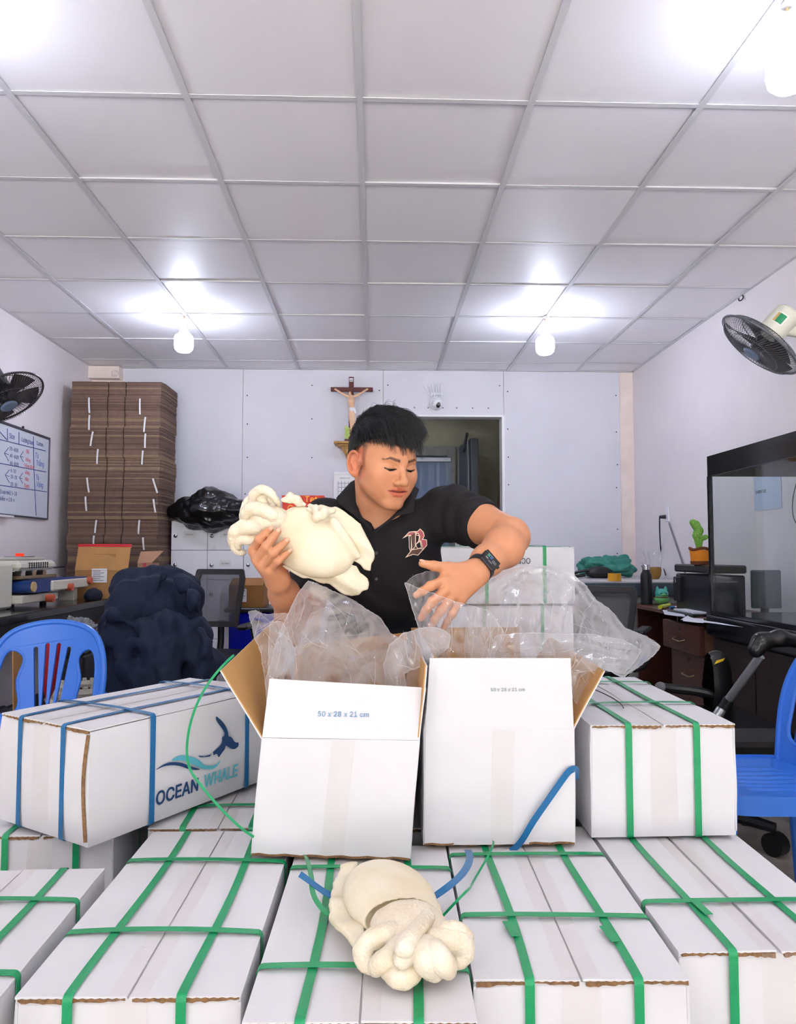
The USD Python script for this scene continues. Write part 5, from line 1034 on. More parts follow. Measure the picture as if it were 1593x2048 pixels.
# ---- black rubbish bag on the lockers
v, f = sphere((0, 0, 0), 1, 6); n_ = v.copy(); a = np.arctan2(v[:, 2], v[:, 0])
v = v * [.315, .20, .155]; v[:, 2] += .03 * np.exp(-((v[:, 0] - .0) / .07) ** 2) * (n_[:, 2] > 0) * n_[:, 2] * 1.3
v[:, 0] -= .05 * np.clip(-n_[:, 0], 0, 1) ** 6
cr = crumple(v * [1, 1, 1.6], 4, .03, 2, 2) + folds(v, .011, .05, .25, 14, 3); v = v + n_ * cr[:, None]
BC = np.array([at(418, 1021, Y=5.93)[0] + .016, 5.99, at(418, 1022, Y=5.93)[2]]); v = v + BC
v[:, 2] = np.where((v[:, 1] > LY - .012), np.maximum(v[:, 2], LZ + .004), v[:, 2])
m_bin = usdkit.material(stage, '/World/Looks/black_film', {'p': ('principled_bsdf', {'base_color': lin(12, 13, 16), 'roughness': .22, 'specular_ior_level': .6})}, surface='p.BSDF')
rb = thing('rubbish_bag', 'crumpled shiny black rubbish bag lying on top of the white lockers', 'plastic bag', (BC[0], BC[1], LZ))
part(rb, 'bag', (v, f), m_bin, smooth=50, world=True)
tp = at(416, 985, Y=5.93); part(rb, 'knot', (lambda vv, ff: (vv * [.045, .03, .04] + crumple(vv, 3, .02, 4)[:, None] * vv + tp + [0, .03, -.005], ff))(*sphere((0, 0, 0), 1, 4)), m_bin, smooth=50, world=True)
# ---- red gift box on the lockers
gx0, gx1, gz = at(565, 1000, Y=6.08)[0], at(648, 1000, Y=6.08)[0], at(600, 991, Y=6.08)[2]
gb = thing('gift_box', 'red gift box with gold script standing on the lockers behind the held cuttlefish', 'box', ((gx0 + gx1) / 2, 6.15, LZ))
m_red = mat('red_card', (232, 62, 36), .5); part(gb, 'box_body', bx(gx0, gx1, 6.08, 6.26, LZ + .001, gz - .06, .003), m_red, world=True); part(gb, 'box_lid', bx(gx0 - .004, gx1 + .004, 6.076, 6.264, gz - .06, gz, .003), m_red, world=True)
v, f = text('Tet', .05, .0008); part(gb, 'lettering', xf(upright((v, f)), (gx0 + .18, 6.0745, gz - .055)), mat('gold_foil', (226, 160, 60), .3, metallic=.6), smooth=False, world=True)
v, f = text('Qua', .05, .0008); part(gb, 'lettering', xf(upright((v, f)), (gx0 + .04, 6.0785, gz - .13)), mat('gold_foil', (0, 0, 0)), smooth=False, world=True)
# ---- work table with black granite top
TX, TY0, TY1, TZ = -1.86, 2.9, 5.62, .80
tb = thing('work_table', 'long work table with glossy black granite top along the left wall', 'table', (-2.15, 4.2, 0))
part(tb, 'table_top', bx(-2.44, TX, TY0, TY1, TZ - .045, TZ, .004), m_gran, world=True)
part(tb, 'apron', bx(-2.42, TX - .03, TY0 + .04, TY1 - .04, TZ - .13, TZ - .046, .002), m_dark, world=True)
for x in (-2.40, TX - .06):
    for y in (TY0 + .05, 4.2, TY1 - .05): part(tb, 'table_leg', bx(x - .02, x + .02, y - .02, y + .02, 0, TZ - .13, .002), m_dark, world=True)
part(tb, 'lower_shelf', bx(-2.40, TX - .04, TY0 + .05, TY1 - .05, .10, .12, .002), m_dark, world=True)
# ---- continuous band sealing machine
sm_ = thing('sealing_machine', 'cream bag sealing machine with blue conveyor belt on the granite table', 'sealing machine', (-2.12, 4.5, TZ))
q = lambda px, py, Y: at(px, py, Y=Y)
def SMP(name, m, mt, **kw): return part(sm_, name, xf(vf(m), (0, .2, 0)), mt, **kw)
SMP( 'base', [bx(-2.30, -2.02, 4.12, 4.62, TZ + .025, TZ + .075, .006)], m_cream, world=True)
SMP( 'end_cabinet', bx(-2.33, -2.07, 3.86, 4.12, TZ + .005, TZ + .26, .012), m_cream, world=True)
SMP( 'back_column', bx(-2.34, -2.20, 4.12, 4.60, TZ + .075, TZ + .2, .004), m_blk, world=True)
hp = SMP( 'head_housing', bx(-2.34, -2.04, 4.13, 4.62, TZ + .215, TZ + .275, .02), m_cream, world=True)
SMP( 'top_cover', bx(-2.32, -2.08, 4.16, 4.55, TZ + .275, TZ + .295, .008), mat('grey_enamel', (186, 186, 180), .4), world=True)
SMP( 'red_button', cyl((-2.15, 4.36, TZ + .295), (-2.15, 4.36, TZ + .318), .026, .022, 20), glow('red_lamp', (255, 60, 40), 1.1), world=True)
SMP( 'button_plate', bx(-2.20, -2.10, 4.27, 4.45, TZ + .294, TZ + .300, .002), m_steel, world=True)
SMP( 'vent_hole', [cyl((-2.041, 4.25 + .03 * k, TZ + .235 + .012 * j), (-2.036, 4.25 + .03 * k, TZ + .235 + .012 * j), .0055, n=8) for k in range(9) for j in range(3)], m_blk, world=True, kind='stuff')
for k in range(3): SMP( 'press_wheel', cyl((-2.10, 4.22 + .14 * k, TZ + .195), (-2.06, 4.22 + .14 * k, TZ + .195), .026, n=18), m_steel, world=True)
SMP( 'heater_bar', bx(-2.10, -2.05, 4.16, 4.66, TZ + .165, TZ + .185, .004), mat('worn_brass', (150, 132, 100), .4, metallic=.6), world=True)
SMP( 'guide_rod', cyl((-2.06, 4.55, TZ + .225), (-2.05, 4.78, TZ + .23), .005, n=8), m_dark, world=True)
SMP( 'conveyor_frame', bx(-2.16, -1.98, 4.44, 5.02, TZ + .085, TZ + .15, .008), m_cream, world=True)
SMP( 'conveyor_belt', xf(extr(LineString([(0, 0), (.80, 0)]).buffer(.036), .15), (-2.145, 4.20, TZ + .122), np.array([[0, 0, 1.0], [1, 0, 0], [0, 1, 0]])), m_gum, smooth=30, world=True)
SMP( 'drive_roller', cyl((-1.994, 4.20, TZ + .122), (-1.983, 4.20, TZ + .122), .03, n=20), mat('roller_wood', (200, 170, 120), .5), world=True)
for (y, z) in ((4.40, .045), (4.68, .10), (5.00, .13)): SMP( 'orange_knob', [cyl((-2.0, y, TZ + z), (-1.955, y, TZ + z), .024, n=16), cyl((-1.957, y, TZ + z), (-1.952, y, TZ + z), .014, n=12)], mat('knob_orange', (206, 96, 68), .4), world=True)
for y in (4.16, 4.58): SMP( 'foot', cyl((-2.1, y, TZ), (-2.1, y, TZ + .026), .02, n=12), m_blk, world=True)
SMP( 'support_leg', bx(-2.12, -2.02, 4.86, 4.92, TZ, TZ + .086, .003), m_cream, world=True)
single('dark_cloth', 'dark folded cloth lying on the table beside the conveyor end', 'cloth', (lambda vf_: (np.c_[vf_[0][:, :2] * [.052, .10] + [-1.918, 5.135], np.maximum(TZ + .002, TZ + .03 + vf_[0][:, 2] * .05 + crumple(vf_[0], 2, .008, 8))], vf_[1]))(sphere((0, 0, 0), 1, 5)), mat('navy_cloth', (24, 30, 46), .9), smooth=50)
# ---- two brown cartons on the table's far end
def brown_box(name, label, x0, x1, y0, y1, z0, z1, material, flaps, cat='box', loc=None):
    t = thing(name, label, cat, ((x0 + x1) / 2, (y0 + y1) / 2, z0)); e = .004
    for q4, o in ((((x0, y0, z0), (x1, y0, z0), (x1, y0, z1), (x0, y0, z1)), (0, -1, 0)), (((x0, y1, z0), (x1, y1, z0), (x1, y1, z1), (x0, y1, z1)), (0, 1, 0)), (((x0, y0, z0), (x0, y1, z0), (x0, y1, z1), (x0, y0, z1)), (-1, 0, 0)), (((x1, y0, z0), (x1, y1, z0), (x1, y1, z1), (x1, y0, z1)), (1, 0, 0))):
        part(t, 'carton_wall', grid_slab(*q4, o, -e, 0, 6, .0015, 3), material, world=True)
    part(t, 'carton_floor', bx(x0, x1, y0, y1, z0, z0 + e), material, world=True)
    for fq, o in flaps: part(t, 'flap', grid_slab(*fq, o, 0, e, 6, .0015, 4), material, world=True)
    return t
x0, x1 = q(150, 1150, 5.25)[0], q(256, 1150, 5.25)[0]; z1 = q(200, 1141, 5.25)[2]
fx0, fx1, fz = q(156, 1090, 5.30)[0], q(261, 1090, 5.30)[0], q(200, 1089, 5.30)[2]
bb = brown_box('open_box', 'brown cardboard box with red tape along its raised flap, on the granite table', x0, x1, 5.25, 5.55, TZ + .001, z1, m_brown, [(((x0, 5.25, z1), (x1, 5.25, z1), (fx1, 5.32, fz), (fx0, 5.32, fz)), (0, -1, 0))])
part(bb, 'red_tape', bx(fx0 - .002, fx1 + .002, 5.309, 5.325, fz - .024, fz + .004, .002), mat('red_tape', (214, 34, 44), .4), world=True)
lx, lz = q(184, 1137, 5.25), q(214, 1165, 5.25); lb = part(bb, 'paper_label', bx(lx[0], lz[0], 5.2465, 5.2485, lz[2], lx[2]), m_paper, world=True)
for k in range(6): part(lb, 'print_line', bx(lx[0] + .01, lz[0] - (.02 if k % 2 else .045), 5.2455, 5.2466, lx[2] - .02 - .013 * k, lx[2] - .016 - .013 * k), m_lead, world=True)
px_ = q(185, 1108, 5.27), q(230, 1122, 5.27); part(bb, 'printed_panel', grid_slab((px_[0][0], 5.274, px_[1][2]), (px_[1][0], 5.274, px_[1][2]), (px_[1][0], 5.2905, px_[0][2]), (px_[0][0], 5.2905, px_[0][2]), (0, -1, 0), 0, .001, 3), mat('brown_print', (158, 112, 64), .8), world=True)
x0, x1, z1 = q(275, 1130, 5.42)[0], q(305, 1130, 5.42)[0], q(280, 1126, 5.42)[2]; z0 = q(280, 1150, 5.42)[2]
b2_ = brown_box('open_box', 'small brown box with one dark flap sticking up, right of the red-taped box', x0, x1, 5.42, 5.58, TZ + .001, z1, mat('kraft_pinkish', (186, 140, 112), .8, var=.1), [((q(275, 1127, 5.43), q(304, 1126, 5.43), q(328, 1102, 5.5), q(282, 1104, 5.5)), (0, -1, 0))])
part(b2_, 'tape_strip', bx((x0 + x1) / 2 - .012, (x0 + x1) / 2 + .012, 5.417, 5.419, z1 - .07, z1), mat('pink_tape', (206, 66, 84), .4), world=True)
# ---- things under the table
for k, (y, z, r) in enumerate([(0, .155, .03), (.0, .215, .026), (.0, .268, .022)]):
    for j in range(2): single('plastic_pipe', f'grey plastic pipe lying on the shelf below the granite table, {["lowest", "middle", "upper"][k]} row {["outside", "inside"][j]}', 'pipe', tube([(-1.95 - .07 * j, 3.02, z), (-1.95 - .07 * j, 4.15, z)], r, 14), mat('pipe_grey', (74, 80, 90), .4))
single('cardboard_sheet', 'brown cardboard sheet leaning below the granite table behind the blue chair', 'cardboard', grid_slab(q(30, 1420, 3.45) * [1, 1, 0] + [0, 0, .122], q(66, 1420, 3.75) * [1, 1, 0] + [0, 0, .122], q(50, 1284, 3.72), q(24, 1290, 3.55), (1, -1, 0), 0, .005, 5), m_brown)
um = thing('umbrella', 'folded red umbrella seen through the slots of the blue chair', 'umbrella', (-1.5, 3.55, 0))
a0, a1 = q(112, 1262, 3.45), q(96, 1400, 3.45)
part(um, 'folded_cloth', tube(smooth_path([a0, (a0 + a1) / 2 + [.0, 0, .02], a1], 14), [.015, .04, .045, .05, .052, .052, .05, .048, .044, .04, .032, .024, .016, .008], 12), mat('umbrella_red', (190, 20, 36), .6, var=.25, vs=30), world=True)
part(um, 'handle', cyl(a0, a0 + (a0 - a1) * .12, .012, n=10), m_blk, world=True); part(um, 'ferrule', cyl(a1, [a1[0] - .03, a1[1], .0], .006, n=8), m_steel, world=True)
wv = thing('woven_basket', 'white woven plastic basket on the floor below the granite table', 'basket', (-1.55, 3.75, 0)); w0 = q(133, 1352, 3.7)
cb = np.array([-1.47, 3.80]); R0 = .145
for k in range(9): part(wv, 'woven_band', tube([(cb[0] + (R0 + .006 * math.cos(12 * a + k * math.pi)) * math.cos(a), cb[1] + (R0 + .006 * math.cos(12 * a + k * math.pi)) * math.sin(a), .08 + .045 * k) for a in np.linspace(0, 2 * np.pi, 73)[:-1]], .019, 6, closed=True), mat('basket_white', (216, 212, 200), .5), world=True)
for k in range(24): a = k * 2 * np.pi / 24; part(wv, 'stake', cyl((cb[0] + R0 * math.cos(a), cb[1] + R0 * math.sin(a), .02), (cb[0] + R0 * math.cos(a), cb[1] + R0 * math.sin(a), .47), .011, n=6), mat('basket_white', (0, 0, 0)), world=True)
part(wv, 'basket_floor', cyl((*cb, .0), (*cb, .03), R0 + .01, n=32), mat('basket_white', (0, 0, 0)), world=True)
v, f = sphere((0, 0, 0), 1, 5); v = v * [.11, .16, .10] + v * crumple(v, 2.2, .035, 3)[:, None] + [q(172, 1262, 4.3)[0] - .04, 4.3, 0]; v[:, 2] += q(172, 1268, 4.3)[2]
single('plastic_sack', 'grey crumpled plastic sack bulging out below the granite table top', 'plastic bag', (v, f), mat('grey_film', (120, 122, 128), .3), smooth=50)
pk = thing('packing_block', 'dark foam block carrying the grey sack under the table', 'block', (v[:, 0].mean(), 4.3, 0)); part(pk, 'foam', bx(v[:, 0].mean() - .1, v[:, 0].mean() + .08, 4.18, 4.42, .0, v[:, 2].min() - .002, .01), m_blk, world=True)
# ---- blue plastic chairs
def blue_chair(label, loc, rotz, tone=None):
    """local: facing -y, seat top at .42, back towards +y"""
    t = thing('plastic_chair', label, 'chair', loc, rotz); W = .235
    S = lambda pts, n=50: Polygon(smooth_path(pts, n))
    outer = Polygon(np.vstack([smooth_path([(-.20, .40), (-.222, .58), (-.214, .70), (-.17, .79), (-.08, .83), (0, .838), (.08, .83), (.17, .79), (.214, .70), (.222, .58), (.20, .40)], 80)]))
    win = [(.112, .50), (.118, .62), (.108, .71), (.155, .735), (.185, .68), (.188, .58), (.168, .49), (.135, .482)]
    holes = [Polygon(smooth_path([(s * x, z) for x, z in win], 40, closed=True)) for s in (-1, 1)]
    for x, tl in ((-.053, -.012), (-.018, -.004), (.018, .004), (.053, .012)): holes.append(LineString([(x * .72, .505), (x + tl, .755 - abs(x) * .4)]).buffer(.0085))
    pg = outer.difference(shapely.union_all(holes)).buffer(-.004).buffer(.004); v, f = upright(extr(pg, .012)); v, f = subdivide((v, f), .03)
    bend = lambda v: np.c_[v[:, 0], v[:, 1] + .20 + (v[:, 2] - .42) * .22 - 1.1 * v[:, 0] ** 2, v[:, 2]]
    part(t, 'backrest', (bend(v), f), m_bluec, smooth=30)
    rim = np.array([(x, -.006, z) for x, z in np.array(outer.exterior.coords)[:80]]); part(t, 'back_rim', tube(bend(rim), .012, 10), m_bluec)
    for h in holes[:2]: part(t, 'window_rim', tube(bend(np.array([(x, -.006, z) for x, z in np.array(h.exterior.coords)[:-1]])), .0075, 8, closed=True), m_bluec)
    gx, gy = np.meshgrid(np.linspace(-1, 1, 61), np.linspace(-1, 1, 61), indexing='ij'); rr = np.maximum(np.abs(gx), np.abs(gy)); th_ = np.arctan2(gy, gx); sq_ = rr / np.maximum((np.abs(np.cos(th_)) ** 5 + np.abs(np.sin(th_)) ** 5) ** .2 * 0 + 1, 1e-9)
    k_ = 1 / ((np.abs(gx / np.maximum(rr, 1e-9)) ** 6 + np.abs(gy / np.maximum(rr, 1e-9)) ** 6) ** (1 / 6)); X = gx * k_ * .215; Yy = gy * k_ * .215
    zz = .425 - .012 * (1 - rr ** 2) - .02 * np.clip(-gy - .7, 0, 1) + .0022 * np.clip(np.sin(X * 150) * 3, -1, 1) * np.clip((.62 - np.abs(gx)) * 12, 0, 1) * np.clip((.5 - np.abs(gy)) * 12, 0, 1)
    top = np.stack([X, Yy, zz], -1).reshape(-1, 3); low = top - [0, 0, .012]; i, j = np.meshgrid(np.arange(60), np.arange(60), indexing='ij'); f1 = tri(np.stack([i * 61 + j, (i + 1) * 61 + j, (i + 1) * 61 + j + 1, i * 61 + j + 1], -1).reshape(-1, 4))
    part(t, 'seat', (np.vstack([top, low]), np.vstack([f1, f1[:, ::-1] + len(top)])), m_bluec, smooth=30)
    rimp = np.array([(.218 * np.sign(math.cos(a)) * abs(math.cos(a)) ** .35, .218 * np.sign(math.sin(a)) * abs(math.sin(a)) ** .35, .405 - (.02 if math.sin(a) < -.8 else 0)) for a in np.linspace(0, 2 * np.pi, 81)[:-1]])
    part(t, 'seat_skirt', ribbon(np.vstack([rimp, rimp[:1]]), .055, (0, 0, 1), .006), m_bluec, smooth=60)
    for sx in (-1, 1):
        for sy in (-1, 1): part(t, 'leg', tube([(sx * .19, sy * .19, .40), (sx * .195, sy * .20, .2), (sx * .205, sy * .215, .0)], [.022, .019, .017], 10), m_bluec)
        part(t, 'back_post', tube([(sx * .195, .19, .40), (sx * .205, .222, .47), (sx * .21, .24, .56)], [.017, .016, .012], 10), m_bluec)
    return t
blue_chair('blue plastic chair at the left edge with a slotted fan-shaped back', (-1.285, 2.80, 0), 3)
blue_chair('blue plastic chair at the right edge with its ridged seat showing', (1.215, 2.31, 0), -92)
# ---- office chairs
def office_chair(label, loc, rotz, back_h=(.52, 1.00), arms=True, mesh=True, w=.24):
    """local: facing -y"""
    t = thing('office_chair', label, 'chair', loc, rotz); z0, z1 = back_h
    part(t, 'seat', xf(bx(-.25, .25, -.25, .24, .43, .51, .04)), m_blk)
    bend = lambda v: np.c_[v[:, 0], v[:, 1] + .25 + (v[:, 2] - z0) * .16 - .4 * v[:, 0] ** 2, v[:, 2]]
    out = Polygon([(-w * .82, z0), (w * .82, z0), (w, z1 - .05), (w * .93, z1), (-w * .93, z1), (-w, z1 - .05)]).buffer(.015)
    fr = out.difference(out.buffer(-.035)); v, f = subdivide(upright(extr(fr, .022)), .05); part(t, 'back_frame', (bend(v), f), m_blk)
    v, f = subdivide(upright(extr(out.buffer(-.03), .003)), .05); part(t, 'back_mesh', (bend(v) + [0, -.008, 0], f), m_mesh if mesh else m_blk)
    part(t, 'back_bracket', tube([(0, .10, .42), (0, .28, .42), (0, .31, .55), (0, .31, .68)], .022, 8), m_blk)
    part(t, 'gas_lift', cyl((0, 0, .12), (0, 0, .44), .025, n=14), m_dark)
    for k in range(5):
        a = k * 2 * math.pi / 5 + .3; e = np.array([math.cos(a) * .28, math.sin(a) * .28, .085]); part(t, 'base_arm', tube([(0, 0, .13), e * .5 + [0, 0, .06], e], [.028, .024, .018], 8), m_blk)
        part(t, 'caster', cyl(e + [-.012, -.03, -.055], e + [.012, .03, -.055], .03, n=14), m_blk)
    if arms:
        for s in (-1, 1):
            part(t, 'arm_post', tube(smooth_path([(s * .23, .05, .45), (s * .30, .05, .5), (s * .30, .06, .6), (s * .29, .05, .67)], 14), .016, 8), m_blk); part(t, 'arm_pad', bx(s * .29 - .035, s * .29 + .035, -.16, .16, .665, .695, .012), m_blk)
    return t
p = q(412, 1200, 4.75); oc = office_chair('black mesh office chair in front of the lockers behind the draped jackets', (-1.045, 4.6, 0), -8, (.66, 1.0), w=.155)
hs = thing('stool', 'dark round stool hidden under the heap of dark blue jackets', 'stool', (-.98, 3.52, 0))
part(hs, 'seat', cyl((0, 0, .42), (0, 0, .46), .19, n=28), m_blk)
for k in range(4): part(hs, 'leg', cyl((.12 * math.cos(k * 1.571 + .8), .12 * math.sin(k * 1.571 + .8), .42), (.17 * math.cos(k * 1.571 + .8), .17 * math.sin(k * 1.571 + .8), 0), .014, n=8), m_dark)
# ---- jackets over the chair
def jacket_sdf(p):
    c = np.array([-.985, 3.55, 0])
    P = lambda x, y, Y: at(x, y, Y=Y)
    d = chain(p, [P(262, 1172, 3.62), P(325, 1180, 3.68), P(372, 1195, 3.64)], [.075, .10, .055], .05)
    d = smin(d, ell(p, P(318, 1225, 3.62), (.21, .15, .20)), .06)
    d = smin(d, chain(p, [P(255, 1185, 3.55), P(240, 1250, 3.47), P(258, 1320, 3.42)], [.07, .075, .05], .03), .03)
    d = smin(d, chain(p, [P(265, 1270, 3.42), P(345, 1255, 3.38), P(410, 1270, 3.46)], [.06, .07, .05], .03), .025)
    d = smin(d, ell(p, P(310, 1340, 3.46), (.24, .15, .17)), .03)
    d = smin(d, chain(p, [P(375, 1280, 3.4), P(410, 1330, 3.4), P(395, 1400, 3.42)], [.06, .06, .06], .03), .02)
    d = smin(d, chain(p, [P(290, 1300, 3.34), P(275, 1370, 3.34), P(280, 1420, 3.4)], [.05, .06, .06], .03), .02)
    d = smin(d, chain(p, [P(345, 1300, 3.33), P(350, 1380, 3.33)], [.05, .06], .03), .02)
    for ys, r, ln in ((3.49, .026, [(330, 1152), (300, 1190), (262, 1245)]), (3.49, .022, [(352, 1160), (364, 1205), (352, 1245)]), (3.45, .022, [(385, 1195), (378, 1230), (388, 1262)]), (3.36, .028, [(228, 1228), (280, 1262), (345, 1266)]),
                      (3.30, .026, [(300, 1295), (290, 1345), (300, 1392)]), (3.29, .024, [(345, 1285), (338, 1340), (354, 1392)]), (3.33, .024, [(402, 1268), (416, 1312), (404, 1365)]), (3.40, .024, [(216, 1250), (214, 1310), (236, 1370)]), (3.30, .022, [(262, 1290), (252, 1340), (262, 1390)])):
        d = smin(d, chain(p, [P(x, y, ys) for x, y in ln], [r * .7, r, r * .8], .02), .018)
    w = p + .05 * (meshkit.noise(p * 7, 3) - .5)[:, None]
    d = d + crumple(w * [1, 1, .55], 7, .022, 5, 2) + folds(p * [1, 1, .5], .020, .05, .20, 12, 4)
    d = smax(d, -(np.maximum(np.hypot(p[:, 0] + .98, p[:, 1] - 3.52) - .20, p[:, 2] - .466)), .004); return smax(d, .32 - p[:, 2], .02)
jk = thing('jacket', 'dark blue jackets heaped over an office chair, left of centre', 'jacket', (-1.0, 3.5, .3))
m_navyc = mat('navy_fabric', (12, 29, 58), .8, var=.25, vs=5)
part(jk, 'cloth', surf(jacket_sdf, (-1.45, 3.1, .28), (-.55, 3.95, 1.12), .011 * FINE), m_navyc, smooth=True, world=True)
# ---- blue bin with a labelled brown box on it, white machine beside
bz = q(490, 1216, 5.0)[2]; bn_ = thing('storage_bin', 'glossy deep blue plastic bin left of the man under the labelled brown box', 'bin', (-.85, 5.15, 0)); x0, x1 = q(452, 1250, 5.0)[0], q(546, 1250, 5.0)[0]
part(bn_, 'bin_body', bx(x0, x1, 5.0, 5.34, 0, bz - .03, .03), mat('bin_blue', (10, 20, 170), .2), world=True); part(bn_, 'bin_lid', bx(x0 - .012, x1 + .012, 4.988, 5.352, bz - .03, bz, .008), m_blk, world=True)
part(bn_, 'white_edge', bx(x0 - .002, x0 + .02, 4.992, 4.999, .1, bz - .05, .002), m_white, world=True)
x0, x1, z1 = q(458, 1190, 5.05)[0], q(512, 1190, 5.05)[0], q(480, 1172, 5.05)[2]
lbx = brown_box('brown_box', 'closed brown cardboard box with white label, left of the man\'s raised forearm', x0, x1 + .05, 5.05, 5.32, bz + .001, z1, m_brownd if False else mat('brown_box_card', (164, 112, 58), .7, var=.1), [(((x0, 5.05, z1), (x1 + .05, 5.05, z1), (x1 + .03, 5.24, z1 + .045), (x0 - .01, 5.24, z1 + .045)), (0, -1, .5)), (((x0, 5.32, z1), (x1 + .05, 5.32, z1), (x1 + .04, 5.25, z1 + .043), (x0, 5.25, z1 + .043)), (0, 0, 1))])
a_, b_ = q(475, 1178, 5.04), q(493, 1204, 5.04); pa = part(lbx, 'paper_label', bx(a_[0], b_[0], 5.044, 5.0465, b_[2], a_[2]), m_paper, world=True)
for k in range(6): part(pa, 'print_line', bx(a_[0] + .006, b_[0] - .006 - .012 * (k % 3), 5.0425, 5.0442, a_[2] - .014 - .012 * k, a_[2] - .010 - .012 * k), m_lead, world=True)
wm = thing('white_canister', 'white plastic canister with a small label between the mesh chair and the brown box', 'container', (q(449, 1200, 5.3)[0], 5.42, 0)); cx0 = q(447, 1200, 5.42)[0]
part(wm, 'body', lathe([(.0, .0), (.05, 0), (.055, .01), (.055, .93 - .12), (.04, .93 - .06), (.03, .93 - .05), (.0, .93 - .05)][::-1], 24), m_white); part(wm, 'label', bx(-.03, .03, -.0575, -.05, .70, .76), m_paper)
# ---- whiteboard on the left wall
WX = XL; wbrd = thing('whiteboard', 'whiteboard with a handwritten table in blue and red on the left wall', 'whiteboard', (WX, 4.95, 1.375)); wy0, wy1, wz0, wz1 = 4.36, 5.575, 1.378, 1.965
part(wbrd, 'writing_surface', bx(WX, WX + .012, wy0, wy1, wz0, wz1), mat('whiteboard_gloss', (222, 228, 242), .2), world=True)
for b_ in ([WX, WX + .02, wy0, wy1, wz1, wz1 + .018], [WX, WX + .02, wy0, wy1, wz0 - .012, wz0], [WX, WX + .02, wy1, wy1 + .014, wz0 - .012, wz1 + .018], [WX, WX + .02, wy0 - .014, wy0, wz0 - .012, wz1 + .018]): part(wbrd, 'frame_bar', bx(*b_, .003), mat('frame_grey', (96, 96, 108), .4, metallic=.4), world=True)
part(wbrd, 'hanger', [bx(WX, WX + .012, 5.2 + s * .02 - .004, 5.2 + s * .02 + .004, wz1 + .01, wz1 + .035) for s in (-1, 1)][0], m_blk, world=True); part(wbrd, 'pen_tray', bx(WX, WX + .05, 4.75, 5.0, wz0 - .025, wz0 - .010, .003), mat('white_trim', (0, 0, 0)), world=True)
m_wb = mat('marker_blue', (44, 64, 140), .6); m_wr = mat('marker_red', (214, 78, 104), .6); m_wc = mat('marker_cyan', (60, 112, 196), .6)
wq = lambda px, py: at(px, py, X=WX + .0125)[1:]
def stroke(pts, m, w=.004):
    pp = np.array([wq(x, y) for x, y in pts]); part(wbrd, 'marker_line', tube(np.c_[np.full(len(pp), WX + .0122), pp], w / 2, 5), m, world=True)
zx = lambda x, y: (x * 200 / 1138, 720 + y * 200 / 1138)
for a, b in [((0, 905), (520, 1035)), ((0, 1175), (525, 1275)), ((0, 1425), (530, 1500)), ((82, 780), (85, 920)), ((215, 820), (215, 960)), ((380, 870), (385, 1245)), ((385, 1245), (410, 1770)), ((0, 820), (75, 905))]: stroke([zx(*a), zx(*b)], m_wb, .006)
for (x, y) in ((50, 1060), (60, 1310)):
    for dy in (-60, 15, 90): stroke([zx(x, y), zx(x + 48, y + dy)], m_wb)
for (x, y) in ((230, 1095), (222, 1340)):
    for dy in (-55, 10, 65): stroke([zx(x, y), zx(x + 36, y + dy)], m_wb)
def wtxt(s, x, y, hpx, m):
    a = wq(*zx(x, y)); b = wq(*zx(x, y - hpx)); v, f = text(s, max(.01, b[1] - a[1]), .0008); part(wbrd, 'marker_word', np.c_[np.full(len(v), WX + .0121) + v[:, 2], a[0] + v[:, 0] * .72 * 1.25, a[1] + v[:, 1]][:, :] if False else (np.c_[WX + .0121 + v[:, 2], a[0] + v[:, 0] * .85, a[1] + v[:, 1]], f), m, smooth=False, world=True)
for s, x, y, h_, m in [('Size', 105, 885, 55, m_wb), ('Lượng hao', 245, 925, 50, m_wb), ('Carton', 415, 965, 45, m_wb), ('20-40/8', 108, 1025, 42, m_wb), ('40-60/8', 112, 1105, 42, m_wb), ('60-80/8', 112, 1190, 42, m_wb), ('Đỏ', 300, 1060, 45, m_wr), ('Hồng', 292, 1150, 40, m_wr), ('Trắng đậm', 275, 1215, 40, m_wr),
                       ('Tủ', 400, 1110, 60, m_wc), ('Trắng', 412, 1195, 60, m_wc), ('6-10', 120, 1275, 42, m_wb), ('10-20', 118, 1345, 42, m_wb), ('20-30', 118, 1430, 42, m_wb), ('Vàng', 285, 1295, 40, m_wr), ('Nâu', 285, 1370, 40, m_wr), ('Xanh', 275, 1450, 45, m_wr), ('Tủ', 405, 1360, 60, m_wc), ('Vàng', 415, 1440, 60, m_wc), ('(Loại nhỏ) 5-10', 0, 1515, 45, m_wb), ('kiểm → 1 B →', 0, 1595, 45, m_wb)]: wtxt(s, x, y, h_, m)
